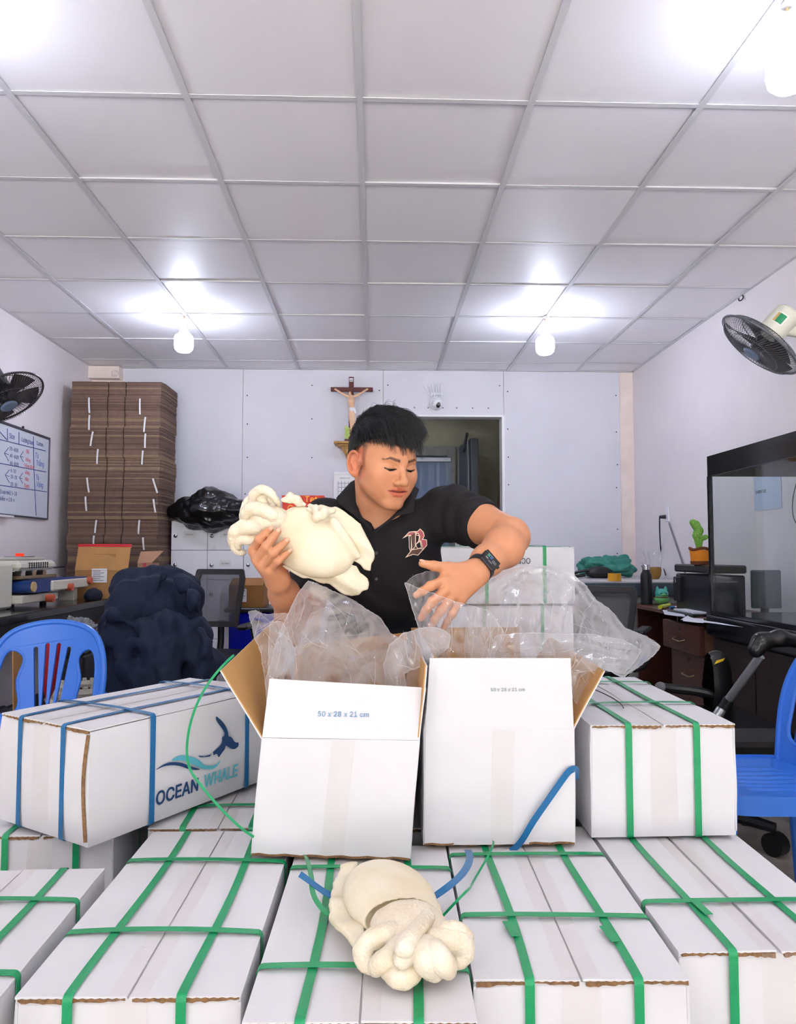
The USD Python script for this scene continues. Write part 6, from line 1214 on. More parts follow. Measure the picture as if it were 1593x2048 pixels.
# ================================================================== wall fans
def wall_fan(label, C, nrm, wall, motor_m, cage_m, blade_m, sticker, R=.205):
    C = np.asarray(C, float); nrm = np.asarray(nrm, float) / np.linalg.norm(nrm); M = frame_of(nrm); t = thing('wall_fan', label, 'fan', C)
    L = lambda v: C + np.asarray(v, float) @ M.T
    prof = lambda s, r: s * .052 * math.sqrt(max(0, 1 - (r / R) ** 2.4))       # half depth of the cage
    ringm = mat('cage_rim_%d' % cage_m[0], cage_m, .35)
    part(t, 'cage_rim', tube(L([(R * math.cos(a), R * math.sin(a), 0) for a in np.linspace(0, 2 * np.pi, 73)[:-1]]), .0055, 8, closed=True), ringm, world=True)
    for s, nm in ((1, 'front_grille'), (-1, 'rear_grille')):
        wires = []
        for k in range(84):
            a = k * 2 * np.pi / 84; wires.append(tube(L([(r * math.cos(a + s * .5 * (R - r) / R), r * math.sin(a + s * .5 * (R - r) / R), prof(s, r)) for r in np.linspace(.04, R, 7)]), .0011, 4))
        part(t, nm, wires, ringm, world=True, smooth=True, kind='stuff')
        part(t, 'grille_ring', tube(L([(.13 * math.cos(a), .13 * math.sin(a), prof(s, .13)) for a in np.linspace(0, 2 * np.pi, 49)[:-1]]), .002, 5, closed=True), ringm, world=True)
    part(t, 'badge', xf(lathe([(0, .0), (.042, 0), (.044, .004), (.036, .011), (0, .013)][::-1], 28), C + nrm * .050, M), mat('fan_badge', (104, 122, 150), .35), world=True)
    hub = part(t, 'hub', xf(lathe([(0, -.03), (.034, -.03), (.036, .012), (.026, .026), (0, .028)][::-1], 24), C, M), m_blk, world=True)
    for k in range(5):
        a0 = k * 2 * np.pi / 5 + .4; g = []
        for i in range(9):
            r = .032 + (R - .052) * i / 8; wdt = .22 + .42 * math.sin(min(1, i / 6) * 1.45)
            for j in range(7): a = a0 + wdt * (j / 6 - .35); g.append((r * math.cos(a), r * math.sin(a), .018 - .034 * j / 6 * (1 - .3 * i / 8)))
        i, j = np.meshgrid(np.arange(8), np.arange(6), indexing='ij'); f = np.stack([i * 7 + j, (i + 1) * 7 + j, (i + 1) * 7 + j + 1, i * 7 + j + 1], -1).reshape(-1, 4); v = np.array(g); f = tri(f); V = np.vstack([L(v), L(v - [0, 0, .0025])]); part(t, 'blade', (V, np.vstack([f, f[:, ::-1] + len(v)])), blade_m, smooth=True, world=True)
    mt = part(t, 'motor_housing', xf(lathe([(0, -.205), (.042, -.203), (.058, -.19), (.062, -.16), (.062, -.07), (.055, -.054), (0, -.052)][::-1], 32), C, M), motor_m, world=True)
    e = C - nrm * .125; d = np.array([wall, e[1] - .02, e[2] - .06]); part(t, 'neck', tube(smooth_path([e - nrm * .0 + [np.sign(wall) * .03, 0, -.03], (e * .45 + d * .55) + [0, 0, -.02], d], 14), .026, 12), motor_m, world=True)
    part(t, 'wall_bracket', bx(min(wall, wall - np.sign(wall) * .035), max(wall, wall - np.sign(wall) * .035), d[1] - .05, d[1] + .05, d[2] - .1, d[2] + .07, .01), motor_m, world=True)
    if sticker is not None:
        s = sticker - nrm * (sticker @ nrm); s /= np.linalg.norm(s); tg = np.cross(nrm, s)
        def patch(name, a0, a1, z0, z1, m, rr=.0632):
            g = [(C + nrm * z + (s * math.cos(a) + tg * math.sin(a)) * rr) for a in np.linspace(a0, a1, 9) for z in (z0, z1)]
            v = np.array(g); f = tri(np.array([[2 * k, 2 * k + 2, 2 * k + 3, 2 * k + 1] for k in range(8)])); part(mt, name, (v, f), m, smooth=True, world=True)
        patch('energy_label', -.42, .42, -.155, -.10, mat('label_white', (236, 236, 230), .5)); patch('label_green', -.30, .22, -.150, -.105, mat('label_green', (20, 142, 92), .5), .0637); patch('label_gold', .22, .40, -.150, -.105, mat('label_gold', (196, 160, 96), .5), .0637)
    return t
wall_fan('grey-caged wall fan with cream motor and green label at the right edge', at(1520, 690, X=1.80), (-.60, .20, -.70), XR, m_cream, (92, 96, 102), mat('fan_blade_smoke', (70, 62, 62), .25), np.array([-.4, -1, .15]))
wall_fan('dark wall fan at the left edge above the whiteboard', at(8, 796, X=-1.93), (.55, -.12, -.80), XL, mat('fan_dark_plastic', (58, 56, 60), .4), (52, 50, 54), mat('fan_blade_dark', (62, 54, 58), .3), None, .205)
# ================================================================== crucifix and its bracket shelf
YB_ = YB - .002
m_maho = mat('mahogany', (92, 26, 30), .35, var=.2, vs=20); m_pine = mat('carved_wood', (206, 160, 96), .5, var=.25, vs=30)
c = at(703, 779, Y=6.3); cr_ = thing('crucifix', 'dark red wooden crucifix with a pale figure on the back wall above the man', 'crucifix', (c[0], 6.3, at(703, 880, Y=6.3)[2]))
q6 = lambda x, y, d=0: at(x, y, Y=6.30 - d)
part(cr_, 'upright_beam', bx(c[0] - .021, c[0] + .021, 6.29, 6.315, q6(703, 882)[2], q6(703, 754)[2], .003), m_maho, world=True)
part(cr_, 'cross_beam', bx(q6(662, 779)[0], q6(746, 779)[0], 6.287, 6.313, q6(703, 783.5)[2], q6(703, 775)[2], .003), m_maho, world=True)
pq = part(cr_, 'title_plate', bx(c[0] - .016, c[0] + .016, 6.284, 6.29, q6(703, 764)[2], q6(703, 757)[2], .001), m_paper, world=True); v, f = text('INRI', .012, .0006, True); v = v - [(v[:, 0].max() + v[:, 0].min()) / 2, 0, 0]; part(pq, 'lettering', xf(upright((v * [.8, 1, 1], f)), (c[0], 6.2838, q6(703, 763)[2])), m_ink, smooth=False, world=True)
part(cr_, 'foot_block', bx(c[0] - .055, c[0] + .055, 6.26, 6.345, q6(703, 885)[2], q6(703, 879)[2], .003), m_maho, world=True)
def corpus(p):
    Q = lambda x, y, d=.03: q6(x, y, d)
    d = chain(p, [Q(703, 795), Q(703, 803, .04), Q(704, 815)], [.024, .031, .023], .012)
    for s in (-1, 1):
        d = smin(d, chain(p, [Q(703 + s * 7, 793), Q(703 + s * 20, 786), Q(703 + s * 31, 779)], [.013, .009, .008], .005), .008)
        d = smin(d, chain(p, [Q(704 + s * 3, 818), Q(705 + s * 3, 840, .05), Q(705 + s * 1.5, 862)], [.018, .014, .009], .006), .008); d = smin(d, np.linalg.norm(p - Q(703 + s * 32, 778.5), axis=1) - .010, .004)
    d = smin(d, chain(p, [Q(704.5, 862), Q(704, 870, .035)], [.011, .009], .004), .006)
    return smin(d, ell(p, Q(700, 787, .045), (.0135, .016, .020)), .008)
part(cr_, 'figure', surf(corpus, q6(664, 880, .12), q6(744, 770, -.01), .0048), mat('figure_skin', (234, 192, 158), .5), smooth=True, world=True)
part(cr_, 'figure_hair', surf(lambda p: smax(ell(p, q6(700, 785, .040), (.0165, .017, .0215)), (p - q6(700, 786, .050)) @ np.array([.0, -1, -.55]) , .003), q6(690, 796, .09), q6(711, 775, .0), .0035), mat('figure_hair', (96, 60, 40), .6), smooth=True, world=True)
part(cr_, 'loincloth', surf(lambda p: smin(ell(p, q6(704, 819, .03), (.029, .028, .026)), chain(p, [q6(708, 818, .045), q6(711, 826, .05)], [.014, .010], .01), .01) + .002 * np.sin(p[:, 0] * 300 + p[:, 2] * 160), q6(690, 834, .08), q6(718, 806, -.02), .004), mat('figure_cloth', (242, 240, 244), .6), smooth=True, world=True)
lf = thing('plant_sprig', 'small pale green sprig at the foot of the crucifix', 'plant', q6(697, 879, .05)); b0 = q6(697, 879, .06)
part(lf, 'stem', tube([b0, b0 + [-.004, 0, .05], b0 + [-.01, 0, .09]], .002, 6), mat('sprig_stem', (120, 140, 70), .6), world=True)
for k in range(7): part(lf, 'leaf', xf(sphere((0, 0, 0), (.012, .003, .020), 2), b0 + [-.008 + .016 * (k % 2 - .5), .004 * (k % 3 - 1), .02 + .013 * k], ry(35 * (1 if k % 2 else -1))), mat('sprig_leaf', (176, 198, 104), .6), world=True)
sh = thing('bracket_shelf', 'carved pale wooden bracket shelf holding the crucifix on the back wall', 'shelf', (q6(702, 890)[0], 6.3, q6(702, 915)[2])); sx0, sx1 = q6(669, 887)[0], q6(736, 887)[0]; sz = q6(703, 885.3)[2]
part(sh, 'shelf_board', bx(sx0, sx1, 6.20, YB_, sz - .018, sz - .001, .004), m_pine, world=True); part(sh, 'shelf_moulding', bx(sx0 + .03, sx1 - .03, 6.235, YB_, sz - .036, sz - .018, .006), m_pine, world=True)
tz = q6(703, 916)[2]; v = np.array([(x, y, z) for z, w_, yy in ((sz - .036, .085, 6.26), (tz + .05, .062, 6.29), (tz, .038, 6.34)) for x, y in ((c[0] - w_, yy), (c[0] + w_, yy), (c[0] + w_, YB_), (c[0] - w_, YB_))])
hl_ = trimesh.convex.convex_hull(v); part(sh, 'corbel', (np.array(hl_.vertices), np.array(hl_.faces)), m_pine, world=True)
for s in (-1, 0, 1): part(sh, 'carved_leaf', sphere((c[0] + s * .032, 6.282 - .008 * (s == 0), tz + .07), (.014, .008, .03), 2), m_pine, world=True)
# ================================================================== router and camera on the wall above the doorway
cc = at(875, 806, Y=6.33); wcm = thing('security_camera', 'white dome camera with black lens on the back wall above the doorway', 'camera', (cc[0], YB, cc[2]))
part(wcm, 'mount', xf(lathe([(0, 0), (.062, 0), (.062, .02), (.05, .03), (0, .03)][::-1], 28), (cc[0], YB, cc[2] + .01), rx(90)), mat('camera_white', (238, 238, 246), .3), world=True)
part(wcm, 'dome', sphere((cc[0], YB - .055, cc[2]), (.048, .05, .052), 4), mat('camera_white', (0, 0, 0)), world=True)
ln = part(wcm, 'lens_cover', sphere((cc[0] + .006, YB - .088, cc[2] - .016), (.021, .02, .030), 3), m_blk, world=True); part(ln, 'lens', xf(lathe([(.006, 0), (.011, .0), (.012, .004), (.008, .006), (.006, .004)][::-1], 18), (cc[0] + .006, YB - .1072, cc[2] - .016), rx(90)), m_steel, world=True)
rt = thing('wifi_router', 'white router with a fan of upright antennas behind the dome camera', 'router', (cc[0], YB, cc[2] + .04)); part(rt, 'body', bx(cc[0] - .055, cc[0] + .05, YB - .022, YB - .001, cc[2] + .075, cc[2] + .105, .006), mat('camera_white', (0, 0, 0)), world=True)
for k, (x0, y0, x1, y1) in enumerate([(862, 792, 848, 770), (865, 793, 858, 768), (870, 794, 865, 767), (875, 794, 872, 766), (879, 794, 878, 766), (882, 794, 883, 768)]): part(rt, 'antenna', tube([at(x0, y0, Y=YB - .03), at(x1, y1, Y=YB - .03)], [.0048, .004], 8), mat('camera_white', (0, 0, 0)), world=True)
single('cable', 'thin white cable rising from the router to the ceiling', 'cable', tube(smooth_path([at(872, 767, Y=YB - .01), at(870, 758, Y=YB - .008), at(875, 748, Y=YB - .008), (at(873, 744, Y=YB - .008)[0], YB - .008, H - .002)], 16), .002, 6), mat('camera_white', (0, 0, 0)))
# ---- framed chart
fa, fb = at(668, 944, Y=YB - .015), at(713, 1042, Y=YB - .015); fr = thing('framed_chart', 'white framed printed chart on the back wall behind the man\'s shoulder', 'notice', ((fa[0] + fb[0]) / 2, YB - .01, fb[2]))
part(fr, 'backing', bx(fa[0], fb[0], YB - .012, YB - .001, fb[2], fa[2]), m_paper, world=True)
for b_ in ([fa[0], fb[0], YB - .02, YB - .012, fa[2] - .022, fa[2]], [fa[0], fb[0], YB - .02, YB - .012, fb[2], fb[2] + .022], [fa[0], fa[0] + .022, YB - .02, YB - .012, fb[2] + .022, fa[2] - .022], [fb[0] - .022, fb[0], YB - .02, YB - .012, fb[2] + .022, fa[2] - .022]): part(fr, 'frame_bar', bx(*b_, .002), mat('white_trim', (0, 0, 0)), world=True)
for k in range(8): part(fr, 'chart_line', bx(fa[0] + .035, fb[0] - .03, YB - .0135, YB - .012, fa[2] - .10 - .035 * k, fa[2] - .097 - .035 * k), m_lead, world=True)
for k in range(5): part(fr, 'chart_line', bx(fa[0] + .035 + .03 * k, fa[0] + .038 + .03 * k, YB - .0135, YB - .012, fb[2] + .04, fa[2] - .08), m_lead, world=True)
txt_on_back(fr, 'BẢNG GIÁ', .013, (fa[0] + fb[0]) / 2, YB - .0122, fa[2] - .06, m_lead)
# ================================================================== right side of the room
m_glass = pane('tank_glass', (.975, .995, .988), 1.5, .0, base=.02); m_tankb = mat('tank_black', (16, 19, 26), .12)
AX0, AX1, AY0, AY1, AZ0, AZ1 = 1.75, 2.275, 2.55, 3.80, .80, 1.625
aq = thing('fish_tank', 'large empty black-rimmed glass fish tank against the right wall', 'aquarium', (2.0, 3.17, AZ0))
part(aq, 'tank_floor', bx(AX0, AX1, AY0, AY1, AZ0, AZ0 + .012), m_tankb, world=True)
part(aq, 'front_pane', bx(AX0, AX0 + .008, AY0, AY1, AZ0 + .012, AZ1 - .02), m_glass, world=True); part(aq, 'end_pane', bx(AX0 + .008, AX1, AY1 - .008, AY1, AZ0 + .012, AZ1 - .02), m_glass, world=True); part(aq, 'end_pane', bx(AX0 + .008, AX1, AY0, AY0 + .008, AZ0 + .012, AZ1 - .02), m_glass, world=True)
for b_ in ([AX0 - .004, AX0 + .03, AY0 - .004, AY1 + .004, AZ1 - .012, AZ1], [AX1 - .03, AX1, AY0 - .004, AY1 + .004, AZ1 - .012, AZ1], [AX0 + .03, AX1 - .03, AY1 - .03, AY1 + .004, AZ1 - .012, AZ1], [AX0 - .004, AX0 + .0, AY0, AY1 + .004, AZ1 - .105, AZ1 - .012], [AX0, AX1, AY1, AY1 + .004, AZ1 - .105, AZ1 - .012]): part(aq, 'top_band', bx(*b_), m_tankb, world=True)
for b_ in ([AX0 - .004, AX0, AY0, AY1 + .004, AZ0 - .0, AZ0 + .02], [AX0 - .006, AX0 + .014, AY1 - .014, AY1 + .006, AZ0, AZ1 - .105]): part(aq, 'edge_trim', bx(*b_), m_tankb, world=True)
ck = thing('tank_cabinet', 'black and dark brown wooden stand under the fish tank', 'cabinet', (2.0, 3.17, 0)); m_wenge = mat('wenge', (44, 26, 24), .4, var=.4, vs=20, stretch=(12, 12, 1))
part(ck, 'top_board', bx(AX0 - .02, AX1, AY0 - .02, AY1 + .02, AZ0 - .10, AZ0 - .001, .003), m_tankb, world=True); part(ck, 'carcass', bx(AX0 + .02, AX1, AY0, AY1, .06, AZ0 - .10, .002), m_blk, world=True); part(ck, 'plinth', bx(AX0 + .05, AX1, AY0 + .03, AY1 - .03, 0, .06), m_blk, world=True)
for k in range(3): part(ck, 'door', bx(AX0 + .004, AX0 + .02, AY0 + .01 + .413 * k, AY0 + .415 + .413 * k, .08, AZ0 - .115, .003), m_wenge, world=True)
# paper on the wall behind the tank
a_, b_ = at(1508, 955, X=XR - .004), at(1564, 1016, X=XR - .004); pw = thing('wall_notice', 'pale blue paper notice on the right wall seen through the fish tank', 'notice', (XR, (a_[1] + b_[1]) / 2, b_[2]))
part(pw, 'sheet', bx(XR - .003, XR - .001, min(a_[1], b_[1]), max(a_[1], b_[1]), b_[2], a_[2]), mat('blue_paper', (188, 208, 232), .7), world=True)
v, f = text('CÁ NGỌT TƯƠI', .018, .0006); part(pw, 'lettering', (np.c_[XR - .0032 - v[:, 2], max(a_[1], b_[1]) - .02 - v[:, 0] * .62 / 1.0 * 1.0, (a_[2] + b_[2]) / 2 + v[:, 1]], f), m_ink, smooth=False, world=True)
# ---- desk
m_desk = mat('reddish_wood', (98, 56, 46), .35, var=.35, vs=9, stretch=(6, 1, 14)); DZ_ = .775
dk = thing('desk', 'reddish brown wooden office desk with drawers along the right wall', 'desk', (2.0, 4.5, 0))
part(dk, 'desk_top', bx(1.76, 2.28, 3.87, 5.06, DZ_ - .025, DZ_, .004), m_desk, world=True)
part(dk, 'end_panel', bx(1.80, 2.27, 5.02, 5.04, 0, DZ_ - .025, .002), m_desk, world=True); part(dk, 'modesty_panel', bx(2.22, 2.24, 3.9, 5.02, .2, DZ_ - .025), m_desk, world=True); part(dk, 'end_panel', bx(1.80, 2.27, 3.88, 3.90, 0, DZ_ - .025, .002), m_desk, world=True)
def drawer(y0, y1, z0, z1, x, lab=None):
    d = part(dk, 'drawer', bx(x, x + .03, y0, y1, z0, z1, .003), m_desk, world=True, label=lab)
    part(d, 'drawer_box', bx(x + .03, 2.2, y0 + .015, y1 - .015, z0 + .01, z1 - .02), mat('drawer_inside', (150, 112, 88), .6), world=True)
    ym, zm = (y0 + y1) / 2, (z0 + z1) / 2 - .015; part(d, 'handle', tube(smooth_path([(x + .001, ym + .06, zm + .006), (x - .022, ym + .05, zm), (x - .018, ym, zm - .006), (x - .022, ym - .05, zm - .004), (x + .001, ym - .06, zm + .004)], 24), .005, 8), mat('worn_brass', (0, 0, 0)), world=True)
    part(d, 'key_hole', xf(lathe([(0, 0), (.008, 0), (.008, .002), (0, .003)][::-1], 14), (x, ym + .005, z1 - .035), ry(-90)), m_blk, world=True)
drawer(3.92, 4.42, .565, .725, 1.735, 'top drawer pulled open'); drawer(3.92, 4.42, .34, .555, 1.785); drawer(3.92, 4.42, .08, .33, 1.785)
part(dk, 'pedestal', [bx(1.83, 2.2, 4.42, 4.44, .05, DZ_ - .025)], m_desk, world=True)
# ---- things on the desk
W = lambda px, py, Z=DZ_: at(px, py, Z=Z)
bt = thing('water_bottle', 'matt black steel water bottle with silver cap on the desk', 'bottle', (*at(1294, 1204, X=1.84)[:2], DZ_))
part(bt, 'bottle_body', lathe([(0, 0), (.036, 0), (.0375, .003), (.0375, .19), (.034, .205), (.024, .222), (.024, .232), (0, .233)][::-1], 32), mat('matt_black', (18, 18, 20), .45)); cp = part(bt, 'bottle_cap', lathe([(0, .232), (.0255, .232), (.0255, .262), (.022, .266), (0, .266)][::-1], 28), m_steel); part(cp, 'carry_loop', tube([(-.026, 0, .25), (-.034, 0, .262), (-.03, 0, .275), (-.018, 0, .268)], .003, 6), m_steel)
fy = at(1324, 1196, X=1.93); fg = thing('toy_monster', 'small round green and teal toy figure with ears beside the bottle', 'toy', (fy[0], fy[1], DZ_)); m_tg = mat('toy_green', (120, 206, 120), .35); m_tt = mat('toy_teal', (70, 176, 160), .35)
part(fg, 'body', sphere((0, 0, .035), (.050, .046, .036), 3), m_tg); part(fg, 'head', sphere((0, 0, .072), (.044, .042, .034), 3), m_tt)
for s in (-1, 1): part(fg, 'ear', xf(lathe([(.012, 0), (.010, .012), (.004, .024), (0, .026)][::-1], 14), (s * .028, 0, .096)), m_tt); part(fg, 'eye', sphere((s * .016, -.038, .076), (.004, .003, .005), 2), m_blk)
part(fg, 'belt', xf(lathe([(.0465, -.004), (.049, 0), (.0465, .004)][::-1], 28), (0, 0, .05)), mat('toy_brown', (110, 74, 60), .5)); part(fg, 'muzzle', sphere((0, -.03, .066), (.022, .016, .012), 3), m_tg)
def pen(label, a, b, r, m, cap_m, cat='pen'):
    t = thing('pen', label, cat, (a + b) / 2 * [1, 1, 0] + [0, 0, DZ_]); a = np.array([a[0], a[1], DZ_ + r]); b = np.array([b[0], b[1], DZ_ + r]); mid = a + (b - a) * .45
    part(t, 'barrel', cyl(mid, b, r * .92, r * .7, 12), m, world=True); part(t, 'cap', cyl(a, mid, r * .9, r, 12), cap_m, world=True)
pen('stubby yellow highlighter pen on the desk edge', W(1321, 1219), W(1340, 1214), .014, mat('highlighter', (206, 214, 40), .35), mat('highlighter', (0, 0, 0)), 'highlighter')
pen('blue and white marker lying in front of the highlighter', W(1341, 1218), W(1358, 1217), .009, m_white, mat('pen_cyan', (60, 130, 190), .4), 'marker')
pen('dark blue capped white marker beside the printer', W(1384, 1221), W(1412, 1219), .011, m_white, mat('pen_blue', (24, 30, 150), .35), 'marker')
m_sheet = mat('white_sheet', (226, 228, 240), .75)
for k, (a, b, c_, d_) in enumerate([((1326, 1220), (1330, 1229), (1372, 1234), (1366, 1223)), ((1362, 1240), (1372, 1254), (1385, 1237), (1376, 1231)), ((1366, 1242), (1408, 1246), (1408, 1238), (1370, 1236))]):
    P_ = [W(*p_, Z=DZ_ + .0025 * (k + 1)) for p_ in (a, b, c_, d_)]
    if k == 1: P_[1] = np.array([1.70, P_[1][1], DZ_ + .004])
    single('paper_sheet', ['white sheet of paper lying flat at the back of the desk papers', 'white sheet of paper hanging over the desk edge above the open drawer', 'white sheet of paper nearest the fish tank on the desk'][k], 'paper', grid_slab(*P_, (0, 0, 1), 0, .0008, 8, .002, k), m_sheet)
pr = thing('printer', 'black multifunction printer on the desk under the toy cactus', 'printer', (2.03, 4.15, DZ_)); pY0, pY1 = 3.93, 4.42
a_ = at(1350, 1130, Y=4.42); PX0 = a_[0]; PZ1 = at(1350, 1128, Y=4.42)[2]
part(pr, 'printer_body', bx(PX0 + .005, 2.0, pY0, pY1, DZ_ + .002, PZ1 - .055, .008), mat('printer_navy', (16, 18, 28), .3), world=True); part(pr, 'scanner_lid', bx(PX0 - .002, 2.005, pY0 - .01, pY1 + .005, PZ1 - .045, PZ1, .008), m_blk, world=True)
part(pr, 'control_panel', bx(PX0 - .012, PX0 + .01, pY1 - .1, pY1 - .002, DZ_ + .06, PZ1 - .075, .004), m_blk, world=True); part(pr, 'power_key', bx(PX0 - .014, PX0 - .011, pY1 - .045, pY1 - .03, PZ1 - .11, PZ1 - .085, .001), m_lead, world=True); part(pr, 'paper_stack', bx(PX0 - .07, PX0 + .06, pY0 + .08, pY1 - .14, DZ_ + .012, DZ_ + .022, .001), m_sheet, world=True); part(pr, 'tray', bx(PX0 - .09, PX0 + .05, pY0 + .05, pY1 - .1, DZ_ + .001, DZ_ + .011, .002), m_blk, world=True)
cy = at(1400, 1130, Y=4.12); ct = thing('toy_cactus', 'green plush toy cactus in an orange pot on top of the printer', 'toy', (cy[0], 4.12, PZ1 + .001)); kz = 4.12 / 1478
part(ct, 'pot', lathe([(0, 0), (.044, 0), (.046, .012), (.050, .06), (.052, .082), (0, .083)][::-1], 28), mat('plush_orange', (232, 140, 36), .9, var=.12, vs=40)); part(ct, 'pot_band', lathe([(.0445, .0), (.0475, .002), (.0495, .018), (.047, .02)][::-1], 28), mat('plush_brown', (112, 58, 34), .9)); part(ct, 'pot_rim', xf(tube([(.05 * math.cos(a), .05 * math.sin(a), .088 + .005 * math.sin(3 * a)) for a in np.linspace(0, 2 * np.pi, 41)[:-1]], .008, 8, closed=True)), mat('plush_brown', (0, 0, 0)))
m_cact = usdkit.material(stage, '/World/Looks/plush_cactus', {'g': ('geometry', {}), 'v': ('voronoi_texture', {'scale': 110.0}), 'r': ('rgb_ramp', {'ramp': [(0, lin(214, 230, 160)), (.16, lin(200, 222, 140)), (.26, lin(122, 178, 74)), (1, lin(110, 166, 66))]}), 'p': ('principled_bsdf', {'roughness': .9})}, [('g.position', 'v.vector'), ('v.distance', 'r.fac'), ('r.color', 'p.base_color')], surface='p.BSDF')
part(ct, 'cactus_stem', surf(lambda p: smin(chain(p, [(0, 0, .08), (-.002, 0, .13), (-.012, 0, .165), (.0, 0, .19), (-.018, 0, .225), (-.034, 0, .238)], [.016, .019, .022, .023, .022, .018], .012), chain(p, [(0, 0, .145), (.026, 0, .150), (.038, 0, .155)], [.012, .013, .015], .008), .008), (-.07, -.04, .05), (.07, .04, .28), .005), m_cact, smooth=True)
mn = thing('monitor', 'grey flat monitor standing on the desk seen through the fish tank', 'monitor', (2.1, 3.95, DZ_)); a_, b_ = at(1503, 1140, Y=4.02), at(1565, 1228, Y=3.96)
a_, b_ = at(1502, 1140, Y=4.0), at(1564, 1222, Y=4.0)
part(mn, 'screen', bx(a_[0], b_[0], 3.99, 4.01, b_[2] + .015, a_[2], .006), mat('monitor_grey', (92, 104, 112), .4), world=True); part(mn, 'stand', bx((a_[0] + b_[0]) / 2 - .02, (a_[0] + b_[0]) / 2 + .02, 4.01, 4.03, DZ_ + .006, b_[2] + .1, .003), m_blk, world=True); part(mn, 'foot', bx(a_[0] + .03, b_[0] - .03, 3.93, 4.07, DZ_ + .001, DZ_ + .007, .002), m_blk, world=True)
# ---- grey counter along the back
CZ, CY0 = .925, 5.08; ctb = thing('back_counter', 'pale grey work counter with a slate edge along the back right wall', 'table', (1.6, 5.75, 0)); m_ctop = mat('counter_top', (206, 202, 202), .5, var=.22, vs=5)
part(ctb, 'counter_top', bx(.98, 2.275, CY0, 6.37, CZ - .02, CZ, .004), m_ctop, world=True); part(ctb, 'edge_band', bx(.98, 2.275, CY0 - .004, CY0 + .02, CZ - .105, CZ - .012, .004), mat('slate_edge', (66, 78, 90), .4), world=True)
part(ctb, 'front_panel', bx(1.0, 2.27, CY0 + .04, CY0 + .055, .05, CZ - .1), mat('counter_green_grey', (186, 192, 186), .6), world=True)
for x in (1.02, 2.22): 
    for y in (CY0 + .08, 6.3): part(ctb, 'counter_leg', bx(x, x + .04, y, y + .04, 0, CZ - .02), m_dark, world=True)
part(ctb, 'corner_pipe', tube(smooth_path([(1.02, CY0 + .03, CZ + .012), (1.10, CY0 + .02, CZ + .022), (1.3, CY0 + .02, CZ + .016)], 12), .014, 8), mat('pipe_white', (214, 216, 222), .4), world=True)
v, f = sphere((0, 0, 0), 1, 5); v = v * [.22, .15, .085] + v * crumple(v, 1.7, .03, 12, 2)[:, None] + v * folds(v, .022, .3, 1.1, 10, 5)[:, None]; o_ = at(1212, 1126, Y=5.85); v = v + [o_[0], 5.85, CZ + .085]; v[:, 2] = np.maximum(v[:, 2], CZ + .003)
tq = thing('cloth_bag', 'crumpled teal green cloth bag with a black strap on the back counter', 'bag', (o_[0], 5.85, CZ)); part(tq, 'cloth', (v, f), mat('teal_cloth', (62, 142, 128), .8, var=.2, vs=14), smooth=50, world=True)
part(tq, 'black_lining', (lambda a_: (np.c_[a_[0][:, :2], np.maximum(a_[0][:, 2], CZ + .003)], a_[1]))(sphere((o_[0] - .10, 5.70, CZ + .045), (.11, .05, .048), 3)), m_blk, world=True)
part(tq, 'strap', tube(smooth_path([(o_[0] - .15, 5.70, CZ + .04), (o_[0] - .24, 5.68, CZ + .055), (o_[0] - .32, 5.70, CZ + .026), (o_[0] - .22, 5.66, CZ + .026)], 24), .012, 8), m_blk, world=True)
o_ = at(1230, 1162, Z=CZ); tpr = thing('tape_roll', 'roll of yellow packing tape standing on the back counter', 'tape', (o_[0], o_[1], CZ + .001)); part(tpr, 'tape_coil', lathe([(.038, 0), (.046, 0), (.046, .052), (.038, .052), (.038, 0)], 36), mat('yellow_tape', (220, 158, 30), .3)); part(tpr, 'core', lathe([(.035, .001), (.038, .001), (.038, .051), (.035, .051), (.035, .001)], 36), m_brown)
o_ = at(1310, 1150, Y=5.4); tea = thing('drink_bag', 'clear takeaway bag holding brown tea behind the black bottle', 'plastic bag', (o_[0], 5.4, CZ)); part(tea, 'tea', lathe([(0, .002), (.03, .004), (.045, .03), (.05, .07), (.046, .092), (0, .094)][::-1], 24), mat('tea_brown', (140, 104, 40), .15))
v, f = lathe([(.046, .09), (.052, .13), (.06, .17), (.072, .21)], 40); v[:, :2] *= (1 + .12 * np.sin(np.arctan2(v[:, 1], v[:, 0]) * 5))[:, None]; part(tea, 'film', (v, f), m_film, smooth=True)
# ---- socket and leads on the right wall
o_ = at(1337, 1028, X=XR); so = thing('wall_socket', 'white double socket on the right wall with a black plug', 'socket', (XR, o_[1], o_[2] - .05)); part(so, 'plate', bx(XR - .012, XR, o_[1] - .035, o_[1] + .035, o_[2] - .06, o_[2] + .06, .004), m_white, world=True)
pgp = at(1326, 1034, X=XR - .03); part(so, 'plug', cyl((XR - .012, pgp[1] - .02, pgp[2]), (XR - .05, pgp[1] + .01, pgp[2]), .016, .012, 14), m_blk, world=True)
single('cord', 'black lead hanging from the plug down to the back counter', 'cord', tube(smooth_path([(XR - .05, pgp[1] + .01, pgp[2]), at(1320, 1042, X=XR - .06), at(1321, 1080, X=XR - .03), at(1332, 1150, X=XR - .02)], 24), .005, 8), m_blk)
single('cord', 'grey lead running from the socket down behind the printer', 'cord', tube(smooth_path([at(1339, 1046, X=XR - .01), at(1350, 1080, X=XR - .01), at(1366, 1128, X=XR - .012), at(1372, 1150, X=XR - .012)], 20), .006, 8), mat('lead_grey', (120, 118, 124), .5))
single('cord', 'thin dark lead hanging at the right edge above the fish tank glass', 'cord', tube(smooth_path([at(1596, 960, X=XR - .02), at(1588, 990, X=XR - .02), at(1587, 1030, X=XR - .02), at(1598, 1052, X=XR - .02)], 20), .003, 6), m_blk)
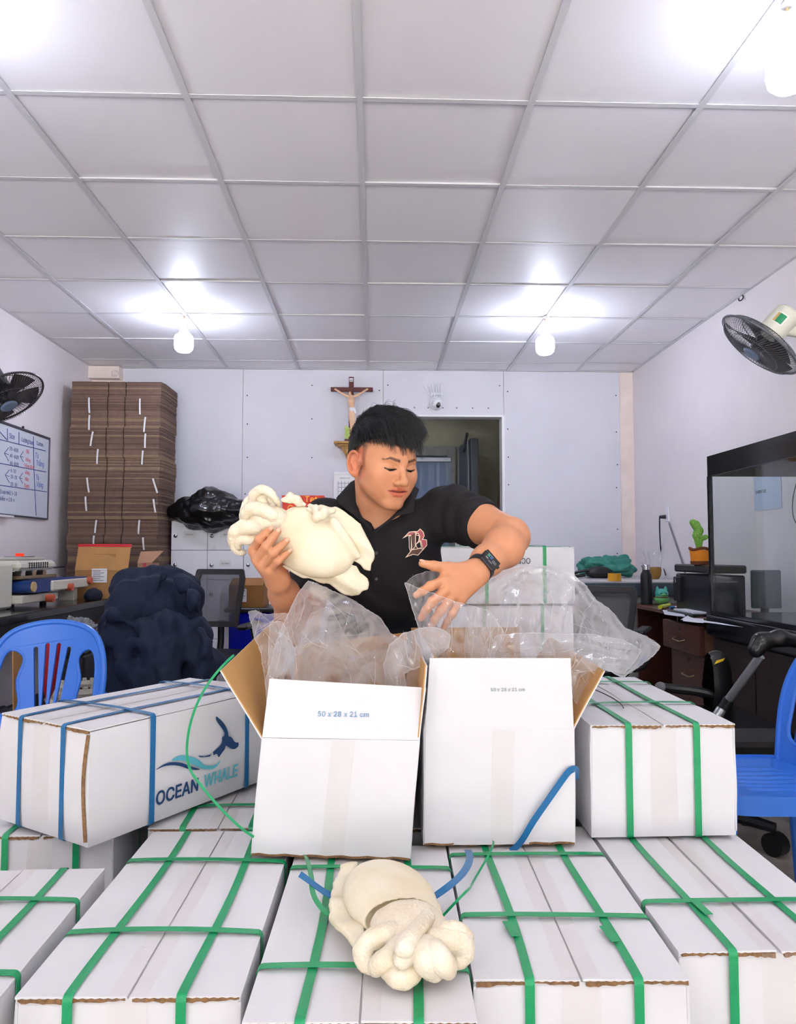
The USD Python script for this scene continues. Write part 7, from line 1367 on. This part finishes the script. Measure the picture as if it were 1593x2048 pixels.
single('ceiling_hook', 'small dark hook where the right wall meets the ceiling', 'hook', tube(smooth_path([(XR - .012, at(1489, 587, X=XR)[1], H - .004), (XR - .012, at(1489, 587, X=XR)[1], H - .03), (XR - .03, at(1489, 587, X=XR)[1], H - .04), (XR - .034, at(1489, 587, X=XR)[1], H - .025)], 14), .004, 6), m_dark)
# ---- office chairs at right
p = at(1172, 1200, Y=4.5); office_chair('black mesh office chair facing the back counter', (p[0] - .03, 4.3, 0), -28, (.53, .90), w=.21)
# low black chair with silver struts, turned on its side
ch = thing('padded_chair', 'black padded chair with silver strut and yellow sticker in front of the fish tank', 'chair', (1.62, 3.0, 0)); qq = lambda x, y, Y: at(x, y, Y=Y)
sx_ = lambda p: smin(ell(p, qq(1422, 1362, 3.15), (.080, .05, .135), ry(18)), ell(p, qq(1436, 1385, 3.17), (.065, .06, .11)), .03)
part(ch, 'back_pad', surf(sx_, qq(1370, 1440, 3.4) - [0, .5, 0], qq(1475, 1300, 3.4) + [0, .1, .02], .008), mat('black_leather', (20, 20, 22), .25), smooth=True, world=True)
c4 = [qq(1431, 1330, 3.085), qq(1448, 1318, 3.085)]; part(ch, 'yellow_sticker', grid_slab(qq(1429, 1329, 3.088), qq(1447, 1322, 3.088), qq(1451, 1316, 3.088), qq(1434, 1321, 3.088), (0, -1, 0), 0, .001, 3), mat('sticker_yellow', (232, 196, 30), .4), world=True)
part(ch, 'arm_pad', surf(lambda p: chain(p, [qq(1512, 1300, 2.83), qq(1524, 1283, 2.83), qq(1560, 1276, 2.83), qq(1590, 1282, 2.83)], [.030, .032, .030, .026], .02), qq(1490, 1325, 2.83) - [0, .1, 0], qq(1622, 1250, 2.83) + [0, .1, 0], .007), mat('black_leather', (0, 0, 0)), smooth=True, world=True)
part(ch, 'silver_strut', tube([qq(1522, 1312, 2.84), qq(1459, 1398, 2.96)], .017, 14), mat('satin_silver', (176, 180, 184), .3, metallic=.8), world=True)
part(ch, 'lower_joint', tube([qq(1459, 1398, 2.98), qq(1440, 1428, 3.0)], .022, 12), m_blk, world=True); part(ch, 'joint_cap', tube([qq(1444, 1418, 2.99), qq(1436, 1431, 2.99)], .021, 12), mat('satin_silver', (0, 0, 0)), world=True)
part(ch, 'side_arm', tube(smooth_path([qq(1322, 1374, 3.2), qq(1345, 1377, 3.2), qq(1390, 1382, 3.18), qq(1440, 1395, 3.15)], 16), .02, 10), m_blk, world=True); part(ch, 'arm_cap', sphere(qq(1322, 1374, 3.2), (.024, .024, .022), 2), mat('lead_grey', (0, 0, 0)), world=True)
part(ch, 'seat_pad', bx(1.10, 1.60, 2.74, 3.25, .36, .46, .04), mat('black_leather', (0, 0, 0)), world=True)
part(ch, 'column', cyl((1.30, 2.95, .1), (1.30, 2.95, .37), .03, n=14), m_dark, world=True)
for k in range(5):
    a = k * 2 * math.pi / 5 + .47; e = np.array([1.30 + .27 * math.cos(a), 2.95 + .27 * math.sin(a), .1]); part(ch, 'base_arm', tube([(1.30, 2.95, .12), e], [.03, .02], 8), m_blk, world=True); part(ch, 'caster', cyl(e + [-.022, -.012, -.058], e + [.022, .012, -.058], .042, n=16), m_blk, world=True)
